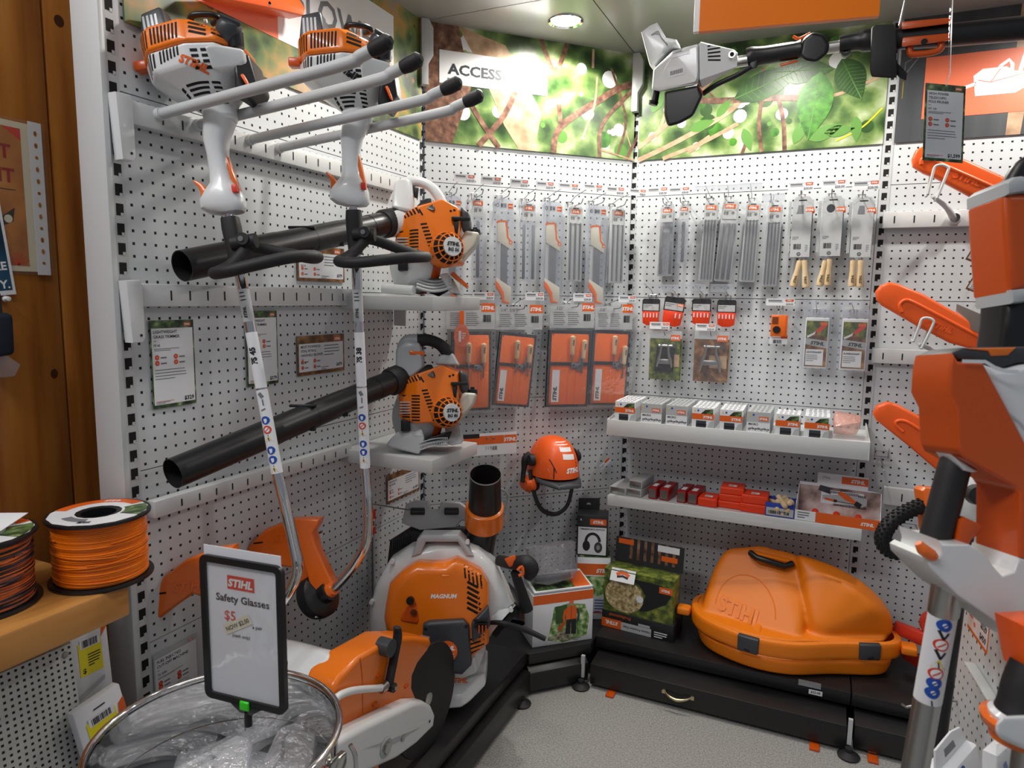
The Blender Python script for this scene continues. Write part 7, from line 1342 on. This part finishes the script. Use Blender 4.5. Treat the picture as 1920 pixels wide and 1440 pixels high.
b = MB(); b.prism(vp([(1786, 1010), (1790, 972), (1801, 967), (1836, 984), (1828, 998), (1813, 1010), (1806, 1026)], d), -.02, .01, ORD, .004); part(b, 'trigger', t, 'orange trigger')
b = MB(); b.tube([vpt(x, y, d-.03, d) for x, y in ((1722, 1018), (1731, 1030), (1745, 1040), (1755, 1046))], [.004, .007, .007, .004], GUARDO, 10, 4); part(b, 'lock_lever', t, 'orange lock lever')
p0, p1 = at(1776, 1105, .815), at(1716, 1440, .85); dr = (p1-p0).normalized(); pe = p0+dr*((p0.z-.03)/-dr.z); Lp = lambda v: Mi @ v
b = MB(); b.cyl(Lp(p0), Lp(pe), .0152, ALU, seg=24); sh = part(b, 'shaft', t, 'aluminium shaft')
b = MB(); b.tube([Lp(p0-dr*.02), Lp(p0+dr*.03), Lp(p0+dr*.032)], [.0175, .0168, .0158], ALU, 24); part(b, 'shaft_collar', sh)
Sx = (RT-dr*RT.dot(dr)).normalized(); MS = Mi @ (lambda q: (setattr(q, 'translation', p0), q)[1])(Mx((Sx, (-dr).cross(Sx), -dr)).transposed().to_4x4()); sa, sb = (at(1776, 1145, .82)-p0).dot(dr), (at(1740, 1312, .835)-p0).dot(dr)
e = MB(); e.T = MS; e.cyl((0, 0, -sb), (0, 0, -sa), .01545, PAP, seg=32, cap=False); b = clone(e); b.T = Mx.Identity(4); LK = MS @ F((-.005, -.3, 0), (1, 0, 0), (0, -1, 0)); n_ = (sb-sa)
r = .011; y = -sa-.012
for c in ('b', 'k', 'r', 'k', 'y', 'r', 'b', 'b', 'y'):
    mt = {'b': BIN, 'r': RIN, 'y': YIN, 'k': INK}[c]
    if c == 'k': b.dslot(e, LK, [(-.002, y, .003, .012, .5), (.003, y-.001, .0025, .01, -.5)], INK, .0005)
    elif c == 'y': b.drape(e, LK, ([(-r*.8, y-r*.6), (r*.8, y-r*.6), (0, y+r*.75)], [(0, 1, 2)]), INK, .0005); b.drape(e, LK, ([(-r*.62, y-r*.5), (r*.62, y-r*.5), (0, y+r*.55)], [(0, 1, 2)]), YIN, .0008); b.dslot(e, LK, [(0, y-.001, .0015, .007, .2)], INK, .0011)
    else: b.ddisc(e, LK, 0, y, r*.7, mt, .0005); b.ddisc(e, LK, 0, y, r*(.52 if c == 'r' else .25), WPR, .0008); b.dslot(e, LK, [(0, y, r*.9, r*.15, .7)], mt, .0011)
    y -= n_/9.4
part(b, 'safety_label', sh, 'white safety label with blue and yellow signs')
b = MB(); b.lathe([(0, -.03), (.05, -.03), (.055, 0), (.03, .04), (.018, .06)], DRK, 24, Mi @ tr(pe.x, pe.y, .031)); part(b, 'mowing_head', t, 'black mowing head')
# upper battery tool
d = .95; M = vf(1890, 480, d); Mi = M.inverted(); t = thing('battery_trimmer', 'orange battery tool with grey rim and black grip at the upper right edge', 'battery trimmer', M); vq = lambda pts: [((x-1890)/FPX*d, -(y-480)/FPX*d) for x, y in pts]
b = MB(); b.prism(vq([(1855, 380), (1862, 372), (1990, 372), (1990, 500), (1925, 520), (1894, 548), (1866, 552), (1862, 500), (1857, 430)]), -.05, .03, ORD, .012, None, 3); b.text('STIHL', 0, 0, .018, WPR, 'l', .05, .2, .0306, tr(*vq([(1926, 492)])[0], 0) @ rz(PI/2)); part(b, 'orange_shell', t, 'orange shell darkened in colour for shade', wn=True)
b = MB(); b.prism(vq([(1855, 356), (1868, 345), (1885, 343), (1905, 349), (1990, 372), (1990, 395), (1925, 388), (1890, 372), (1856, 378)]), -.052, .036, GRY, .006); part(b, 'grey_rim', t, 'upper grey rim'); b = MB(); b.prism(vq([(1866, 549), (1894, 546), (1925, 518), (1990, 496), (1990, 530), (1925, 556), (1890, 572), (1867, 574)]), -.045, .033, GRY, .006); part(b, 'grey_rim', t, 'lower grey rim')
b = MB(); b.prism(vq([(1868, 572), (1985, 528), (1985, 640), (1910, 660), (1858, 660), (1866, 605)]), -.04, .022, DRK, .012, None, 3); b.box((*vq([(1917, 608)])[0], .023), (.012, .02, .002), CRD); part(b, 'grip', t, 'black grip')
b = MB(); q0 = at(1900, 650, .97); q1 = V((q0.x+.01, q0.y+.01, 1.12)); b.cyl(Mi @ q0, Mi @ q1, .0145, ALU, seg=18); b.tube([Mi @ q1.lerp(q0, .3), Mi @ V((1.118, q1.y, 1.22))], .006, STL, 10); part(b, 'shaft', t, 'aluminium shaft on its steel prong')
b = MB(); b.tube([Mi @ at(x, y, .97) for x, y in ((1896, 352), (1905, 335), (1925, 312), (1990, 280))], .014, DRK, 12, 4); part(b, 'bail_handle', t, 'black bail handle')
# third tool at the bottom right
d = .72; M = vf(1905, 1290, d); Mi = M.inverted(); t = thing('battery_trimmer', 'battery tool with orange collar and white base at the lower right edge', 'battery trimmer', M); vq = lambda pts: [((x-1905)/FPX*d, -(y-1290)/FPX*d) for x, y in pts]
b = MB(); b.prism(vq([(1897, 1163), (1990, 1158), (1990, 1262), (1915, 1256)]), -.03, .015, SCAB, .005); part(b, 'orange_blade', t, 'orange upper part')
b = MB(); b.tube([Mi @ at(x, y, d) for x, y in ((1935, 1250), (1922, 1285), (1913, 1320), (1908, 1348))], [.02, .021, .021, .024], DRM, 18, 4); part(b, 'grip', t, 'black grip')
b = MB(); T = Mi @ tr(*at(1912, 1352, d)); b.lathe([(.024, .012), (.029, .008), (.028, .0)], WHT, 28, T); b.lathe([(.028, .004), (.036, .002), (.034, -.006), (.027, -.012), (.026, -.02)], GUARDO, 28, T); part(b, 'collar', t, 'orange collar')
b = MB(); b.hull([Mi @ at(x, y, dd) for x, y in ((1864, 1358), (1880, 1342), (1990, 1338), (1990, 1410), (1925, 1408), (1868, 1382)) for dd in (.68, .76)], WHT, .01, 3); part(b, 'white_base', t, 'white base housing', wn=True)
b = MB(); q0 = at(1930, 1395, .72); b.cyl(Mi @ q0, Mi @ V((q0.x, q0.y, .03)), .0145, ALU, seg=18); b.lathe([(0, -.03), (.05, -.03), (.055, 0), (.03, .04), (.014, .06)], DRK, 24, Mi @ tr(q0.x, q0.y, .031)); part(b, 'shaft', t, 'aluminium shaft')
# black ribbed loop handle tool and blower volute behind the big trimmer
d = 1.35; M = vf(1740, 960, d); Mi = M.inverted(); t = thing('hedge_cutter', 'tool with black ribbed loop handle and orange plate behind the big battery trimmer', 'hedge cutter', M); vl = lambda x, y, dd=1.35: Mi @ at(x, y, dd)
b = MB(); lp = [(1735, 945), (1710, 955), (1685, 968), (1662, 990), (1655, 1012), (1665, 1030), (1690, 1036), (1715, 1028), (1735, 1012), (1750, 995)]; q = smooth_path([vl(x, y) for x, y in lp], 6); b.tube(q, .0135, DRM, 16)
for i in range(2, len(q)-2):
    dv = (q[i+1]-q[i-1]).normalized()
    for k in range(6): a = 2*PI*(k+.5*(i % 2))/6; n1 = dv.orthogonal().normalized(); n2 = dv.cross(n1); c = q[i]+(n1*math.cos(a)+n2*math.sin(a))*.0122; b.box(c, (.0055, .0055, .0055), BLK, 0)
part(b, 'loop_handle', t, 'black ribbed loop handle')
b = MB(); b.prism([(lambda v: (v.x, v.y))(vl(x, y)) for x, y in ((1722, 918), (1728, 912), (1800, 918), (1790, 1000), (1733, 1000))], -.02, .015, GUARDO, .005); part(b, 'hand_guard', t, 'orange hand guard')
b = MB(); b.lathe([(0, .04), (.04, .036), (.06, .01), (.062, -.03), (0, -.03)], WHT, 32, tr(*vl(1832, 930, 1.26)) @ ry(.4)); b.lathe([(0, .05), (.016, .05), (.018, .03)], DRK, 20, tr(*vl(1818, 922, 1.22)) @ ry(-.3)); b.hull([vl(x, y, dd) for x, y in ((1780, 930), (1850, 940), (1840, 985), (1790, 990)) for dd in (1.24, 1.31)], WHT, .01); part(b, 'motor_housing', t, 'white motor housing')
q0 = vl(1815, 985, 1.28); b = MB(); w0 = at(1815, 985, 1.28); b.cyl(q0, Mi @ V((w0.x-.02, w0.y+.02, .03)), .012, DRK, seg=14); part(b, 'shaft', t, 'dark shaft')
# ---------------------------------------------------------------- left foreground
BZ = .866
t = thing('bench', 'pine bench board carrying the trimmer line spools at the left', 'bench', tr(-.694, -2.3, 0)); b = MB(); b.box((0, -.02, BZ-.033), (.42, .78, .066), BENCH, .006); part(b, 'bench_top', t); b = MB(); b.box((-.16, -.02, .4), (.05, .7, .8), WOODW, .003); part(b, 'bench_support', t)
t.matrix_world = tr(-.694, -2.3, 0)
def spool(c, R, H, line, label, seed):
    t = thing('line_spool', label, 'spool', tr(c.x, c.y, BZ+.0005) @ rz(.6), 'trimmer line spools'); b = MB()
    for z in (0, H-.006): b.lathe([(R*.42, z), (R, z), (R+.001, z+.003), (R, z+.006), (R*.42, z+.006), (R*.42, z)], DRK, 48)
    b.lathe([(R*.42, .006), (R*.42, H-.004)], DRK, 32); b.lathe([(0, H*.6), (R*.42, H*.6)], BLK, 32); b.lathe([(R*.34, H-.02), (R*.34, H-.001), (R*.42, H+.0005)], DRK, 32); part(b, 'reel', t, 'black plastic reel')
    b = MB(); rr = random.Random(seed); n = 34; k0 = R*.9; pr = []
    for i in range(n):
        z = .007+(H-.014)*i/n; a = rr.uniform(-.0018, .0012); dz = (H-.014)/n; pr += [(k0+a-.0012, z), (k0+a, z+dz*.25), (k0+a, z+dz*.75), (k0+a-.0012, z+dz)]
    b.lathe([(R*.43, .0065)]+pr+[(R*.43, H-.0065)], line, 64)
    for i in range(9):
        a0 = rr.uniform(0, 6); z0 = rr.uniform(.02, H-.03); sl = rr.uniform(-.012, .02); b.tube([V(((k0+.0012)*math.cos(a0+j*.12), (k0+.0012)*math.sin(a0+j*.12), min(H-.01, max(.008, z0+sl*j/10)))) for j in range(18)], .0013, line, 6)
    part(b, 'line_coil', t, 'wound trimmer line')
    b = MB(); z = H+.0006
    def arcp(a0, a1, r0, r1, mt, dz): n2 = 14; b.add([V((r*math.cos(a0+(a1-a0)*i/n2), r*math.sin(a0+(a1-a0)*i/n2), z+dz)) for r in (r0, r1) for i in range(n2+1)], [(i, i+1, n2+2+i, n2+1+i) for i in range(n2)], mt)
    arcp(0, 2*PI, R*.45, R*.95, PAPS, 0); arcp(.25*PI, .95*PI, R*.7, R*.94, OIN, .0003); arcp(1.9*PI, 2.2*PI, R*.5, R*.93, FOREST, .0003); arcp(1.2*PI, 1.5*PI, R*.5, R*.7, INKG, .0003)
    b.text('STIHL', 0, 0, .009, WPR, 'c', .05, .2, z+.0006, rz(.0) @ tr(.0, R*.76, 0)); b.bars(-.012, -R*.8, .024, .012, INK, z+.0006)
    part(b, 'label_ring', t, 'printed label ring'); return t
spool(V((-.563, -1.93, 0)), .093, .135, ORG, 'orange trimmer line spool on the pine bench', 1)
spool(V((-.64, -2.115, 0)), .098, .135, LINEM, 'black and orange mixed trimmer line spool at the left edge', 2)
b = MB(); b.box((0, 0, 0), (.14, .1, .0008), PAP, 0, rx(.1)); b.rect(-.06, -.04, .05, -.02, RIN, .0008, rx(.1)); one(b, 'paper_leaflet', 'white and red leaflet lying on top of the mixed line spool', 'leaflet', tr(-.67, -2.1, BZ+.145) @ rz(.5))
# perforated steel sheet and packs under the bench
M = F(onx(130, 1207, -.6)+V((0, .004, 0)), (0, 1, -.02), (1, 0, .12)); b = MB(); b.box((-.17, -.2, 0), (.34, .4, .002), PEGB); b.box((-.17, -.001, -.006), (.34, .003, .012), SHELF); b.lathe([(0, .005), (.006, .004), (.007, .001)], STL, 14, tr(-.015, -.018, 0)); one(b, 'perforated_panel', 'fine perforated pale steel panel leaning under the pine bench', 'panel', M)
for pts, X, z0, z1, lab, rot in (((-1.965, -1.885), -.635, .585, .79, 'flat white pack with yellow sticker hanging under the bench end', -.02), ((-2.005, -1.905), -.55, .44, .625, 'white pack with yellow sticker leaning in front of the grey end cover', .14)):
    w_, h_ = pts[1]-pts[0], z1-z0; t = thing('hanging_pack', lab, 'pack', F((X, sum(pts)/2, (z0+z1)/2), (0, 1, 0), (1, 0, .0)) @ rz(rot) @ rx(-.1)); b = MB(); b.box((0, 0, 0), (w_, h_, .022), PAP, .003); z = .0117; so = .0 if rot < 0 else .035
    b.prism([(-.012, h_*.4), (.012, h_*.4), (.012, h_*.415), (-.012, h_*.415)], z, z+.0005, INK); b.poly([(w_*.3, h_*.1), (w_*.5, h_*.2), (w_*.5, h_*.35), (w_*.36, h_*.3)], OIN, z); b.poly([(-w_*.5, -h_*.42), (w_*.3, -h_*.3), (w_*.3, -h_*.35), (-w_*.5, -h_*.48)], CRD, z); b.lines(-w_*.3, h_*.34, w_*.5, 2, .006, .003, CRD, z); part(b, 'carton', t)
    b = MB(); T = tr(0, so, 0); b.box((-w_*.02, -h_*.06+so, z), (w_*.62, h_*.34, .0006), YST); b.rect(-w_*.28, h_*.05, w_*.26, h_*.15, PAP, z+.0006, T); b.bars(-w_*.22, h_*.06, w_*.42, h_*.075, z=z+.0009, T=T); b.text('$', -w_*.26, -h_*.2, h_*.05, INK, 'l', .03, 0, z+.0006, T); b.lines(-w_*.1, -h_*.02, w_*.36, 5, h_*.028, h_*.012, INK, z+.0006, T); part(b, 'price_sticker', t, 'yellow price sticker')
b = MB(); b.box((0, 0, 0), (.012, .09, .1), CRD, .003); one(b, 'carton_end', 'grey carton edge at the very bottom left under the perforated panel', 'carton', tr(-.57, -2.02, .4))
b = MB(); b.box((0, 0, .18), (.2, .3, .36), DRK, .01); one(b, 'stock_crate', 'dark crate low under the pine bench', 'crate', tr(-.62, -2.02, 0))
# notices on the pine wall
X = -.914; G2 = lambda x, y: (lambda v: (v.y, v.z))(onx(x, y, X))
y1, zt = G2(46, 226); y2, _ = G2(76, 300); _, zb_ = G2(60, 515); M = F((X, y1, (zt+zb_)/2), (0, 1, 0), (1, 0, 0)); h_ = zt-zb_
t = thing('wall_notice', 'orange-brown notice in a punched plastic sleeve pinned to the pine wall', 'notice', M); b = MB(); b.box((-.12, 0, 0), (.25, h_*.96, .001), KRAFT if 0 else CREME); b.rect(-.24, -h_*.44, -.012, h_*.44, noisemat('amber_print', [(.3, '#a9642a'), (.6, '#d08a3c'), (.8, '#e0a860')], 14), .0008); b.poly([(-.012, h_*.44), (-.012, h_*.36), (-.05, h_*.44)], RIN, .001)
b.text('T', -.035, h_*.24, .03, REDM, 'r', .03, 0, .0012); b.text('NT', -.03, h_*.09, .03, REDM, 'r', .03, 0, .0012); b.rect(-.24, h_*.04, -.03, h_*.045, INK, .0012); b.poly([(-.075, -h_*.16), (-.035, -h_*.07), (-.04, -.16*h_), (-.08, -h_*.22)], INK, .0012); b.disc(-.05, -.145*h_, .009, CREME, .0014, 14)
for i in range(9): b.strip([(-.035, -h_*.44), (-.035+.024*math.cos(PI*i/8)*1, -h_*.44+.03*math.sin(PI*i/8))], .002, RIN, .0013)
part(b, 'printed_sheet', t); b = MB(); w_ = y2-y1; b.box((-.1, 0, .003), (.25+w_, h_, .0008), VCLR); b.box((w_*.5+.004, 0, .0026), (w_, h_, .0008), PAPS)
for i in range(12): b.disc(w_*.5+.004, -h_*.42+i*h_*.077, .0035, WOODW, .0036, 10, ryk=1.6 if i % 3 else 1)
part(b, 'plastic_sleeve', t, 'punched plastic sleeve')
yv, zv = G2(18, 470); M = F((X+.004, yv-.045, zv), (0, 1, 0), (1, 0, 0)) @ rz(.1); b = MB(); b.box((0, 0, 0), (.08, .2, .001), PAP); b.rect(-.04, -.09, .034, .095, noisemat('navy_print', [(.4, '#16324a'), (.7, '#2d5a76')], 8), .0007); b.text('KE', .03, -.045, .018, WPR, 'r', .03, 0, .001); b.text('Y.', .03, -.085, .018, WPR, 'r', .03, 0, .001); one(b, 'wall_notice', 'small dark blue notice with white letters at the left edge', 'notice', M)
yv, zv = G2(9, 560); b = MB(); b.lathe([(0, .014), (.005, .013), (.0055, .01), (.0035, .007), (.0035, .003), (.007, .0), (0, -.002)], WPR, 16); one(b, 'push_pin', 'white push pin in the pine wall below the blue notice', 'pin', F((X+.002, yv, zv), (0, 1, 0), (1, 0, 0)))
yv, zv = G2(4, 628); M = F((X+.01, yv-.02, zv), (0, 1, 0), (1, 0, 0)); t = thing('hanging_case', 'dark navy pouch with clear corner hanging at the left edge', 'pouch', M); b = MB(); b.hull([(-.05, -.05, 0), (.028, -.045, 0), (-.05, .05, 0), (.03, .052, 0), (-.05, -.05, .03), (.022, -.04, .03), (-.05, .045, .03), (.024, .045, .03)], mat('navy_cloth', '#1b2433', .6), .008, 3); part(b, 'pouch_body', t); b = MB(); b.tube([(-.01, .05, .01), (-.01, .09, .008), (.0, .1, .004), (.01, .09, .008), (.01, .05, .01)], .003, DRM, 8); part(b, 'hanging_strap', t); b = MB(); b.prism([(-.03, -.09), (.02, -.09), (.034, -.065), (.0, -.035), (-.04, -.04)], .02, .026, BLI, .002); part(b, 'clear_flap', t)
# stainless bin of safety glasses with its sign
cb = at(410, 1372, 1.1); R = .187; hz = cb.z
t = thing('steel_bin', 'round polished stainless steel bin of bagged safety glasses in the foreground', 'bin', tr(cb.x, cb.y, 0)); b = MB()
b.lathe([(R*.86, .004), (R*.88, .0), (R*.9, .02), (R*.985, hz-.16), (R*.97, hz-.15), (R*.985, hz-.14), (R*.985, hz-.1), (R*.97, hz-.095), (R*.985, hz-.088), (R*.99, hz-.01)], STN, 96); b.lathe([(0, .02), (R*.88, .02)], STN, 64); b.lathe([(R*.98, hz-.01), (R*.975, hz-.08), (R*.95, hz-.25), (R*.88, .022)], STN, 96); part(b, 'bin_body', t)
b = MB(); b.tube([V(((R+.001)*math.cos(2*PI*i/72), (R+.001)*math.sin(2*PI*i/72), hz-.004)) for i in range(72)], .0058, CHR, 12, close=True); part(b, 'rolled_rim', t, 'bright rolled rim')
b = MB(); a0 = .38; hx, hy = R*1.0*math.cos(a0), R*1.0*math.sin(a0); b.box((hx*1.02, hy*1.02, hz-.05), (.012, .04, .03), STN, .003, None); 
b.tube([V((hx*1.05, hy-.03, hz-.03)), V((hx*1.1, hy-.033, hz-.06)), V((hx*1.1, hy-.02, hz-.13)), V((hx*1.1, hy+.02, hz-.13)), V((hx*1.1, hy+.033, hz-.06)), V((hx*1.05, hy+.03, hz-.03))], .004, CHR, 10, 4); part(b, 'side_handle', t, 'steel bail handle')
b = MB(); b.lathe([(R*.93, hz-.2), (R*.3, hz-.15), (0, hz-.14)], CRD, 32); part(b, 'bag_heap', t, None); bpy.data.objects[-1] if 0 else None
rr = random.Random(12); HEAPF = film('glasses_bag_film', '#f2f4f8', .08, .3, .7, .8, 60); lab = 'clear bag of safety glasses in the steel bin'
proto = None
for i in range(16):
    a = i*2.399; q = R*.78*math.sqrt((i+.5)/16); zz = hz-.12-.04*(q/R)**2+.012*(i % 3)
    M = tr(cb.x+q*math.cos(a), cb.y+q*math.sin(a), zz) @ rz(rr.uniform(0, 6)) @ rx(rr.uniform(-.35, .35)) @ ry(rr.uniform(-.35, .35))
    if proto is None:
        proto = thing('glasses_bag', lab, 'bag', M, 'bagged safety glasses'); b = MB()
        n = 12; R_ = [[V((p.x*(1+rr.uniform(-.1, .1)), p.y*(1+rr.uniform(-.1, .1)), z+rr.uniform(-.005, .005))) for p in sup(0, 0, 0, ax_, ay_, n, 3.5)] for z, ax_, ay_ in ((-.014, .05, .02), (-.011, .08, .036), (0, .086, .04), (.01, .08, .034), (.014, .04, .02))]; b.loft(R_, HEAPF); part(b, 'clear_bag', proto, ang=20)
        b = MB(); b.tube([(-.066, -.02, 0), (-.06, .016, .004), (-.03, .022, .006), (0, .014, .007), (.03, .022, .006), (.06, .016, .004), (.066, -.02, 0)], .0035, DRK, 8, 4); b.tube([(-.055, .016, .004), (-.03, -.012, .0), (-.006, .01, .004)], .004, BLI, 8, 4); b.tube([(.055, .016, .004), (.03, -.012, .0), (.006, .01, .004)], .004, BLI, 8, 4); part(b, 'glasses', proto, 'safety glasses')
    else: dup(proto, M, lab)
pp = at(457, 1187, 1.1); xa = V((.995, .1, 0)).normalized(); zn = V((xa.y, -xa.x, 0)); Mx_ = F(pp, xa, zn); W_, H_ = .158, .246
t = thing('counter_sign', 'black framed sign reading Safety Glasses standing in the steel bin', 'sign', Mx_)
rp = lambda w, h, r: [(sx_*(w/2-r)+r*math.cos(a+q*PI/2), sy_*(h/2-r)+r*math.sin(a+q*PI/2)) for q, (sx_, sy_) in enumerate(((1, 1), (-1, 1), (-1, -1), (1, -1))) for a in (0, PI/6, PI/3, PI/2)]
b = MB(); o_, i_ = rp(W_, H_, .012), rp(W_-.022, H_-.022, .005); n = len(o_)
b.add([(x, y, z) for z in (-.004, .005) for x, y in o_]+[(x, y, z) for z in (-.004, .005) for x, y in i_], [f for i in range(n) for j in [(i+1) % n] for f in ((i, j, n+j, n+i), (n+i, n+j, 3*n+j, 3*n+i), (2*n+j, 2*n+i, 3*n+i, 3*n+j), (j, i, 2*n+i, 2*n+j))], DRK)
b.hull([(-.035, -H_/2+.004, -.004), (.04, -H_/2+.004, -.004), (-.035, -H_/2+.004, .005), (.04, -H_/2+.004, .005), (-.01, -H_/2-.014, -.004), (.014, -H_/2-.014, -.004), (-.01, -H_/2-.014, .005), (.014, -H_/2-.014, .005)], DRK, .002); b.cyl((.003, -H_/2-.036, 0), (.003, -H_/2-.01, 0), .0062, DRK, seg=14); part(b, 'frame', t, 'black plastic frame')
b = MB(); b.box((0, .004, .0), (W_-.016, H_-.012, .001), PAP); b.box((0, .012, -.0015), (W_-.01, H_+.006, .001), PAP); z = .0009; b.rect(-.028, .071, .024, .094, RIN, z); b.logo(-.002, .076, .0128, WPR, None, z+.0003); b.text('Safety Glasses', 0, .049, .0125, INK, 'c', .022, 0, z, w=.103)
b.text('$5', -.036, .018, .0165, RIN, 'l', .012, 0, z); b.text('a pair', .018, .011, .0062, INK, 'l', .012, 0, z); b.text('(cash only)', -.022, -.009, .0058, INK, 'l', .01, .2, z); T = tr(-.0105, .013, 0) @ rz(.48); b.rect(-.029, -.0085, .029, .0085, CREME, z+.0004, T); b.text('NOW $2.00', 0, -.0035, .0075, INK, 'c', .015, 0, z+.0007, T, w=.05); part(b, 'printed_sheet', t)
b = MB(); b.box((0, 0, .0022), (W_-.02, H_-.02, .0006), VCLR); part(b, 'clear_cover', t)
b = MB(); b.hull([(-.008, -H_/2-.006, .0055), (.012, -H_/2-.006, .0055), (-.007, -H_/2+.01, .0055), (.011, -H_/2+.01, .0055), (-.006, -H_/2-.005, .009), (.01, -H_/2-.005, .009), (-.006, -H_/2+.008, .009), (.01, -H_/2+.008, .009)], GREEN, .001); part(b, 'clip', t, 'bright green clip')
b = MB(); b.cyl((.003, -H_/2-.18, 0), (.003, -H_/2-.03, 0), .0042, BLI, seg=14); part(b, 'stem', t, 'clear stem')
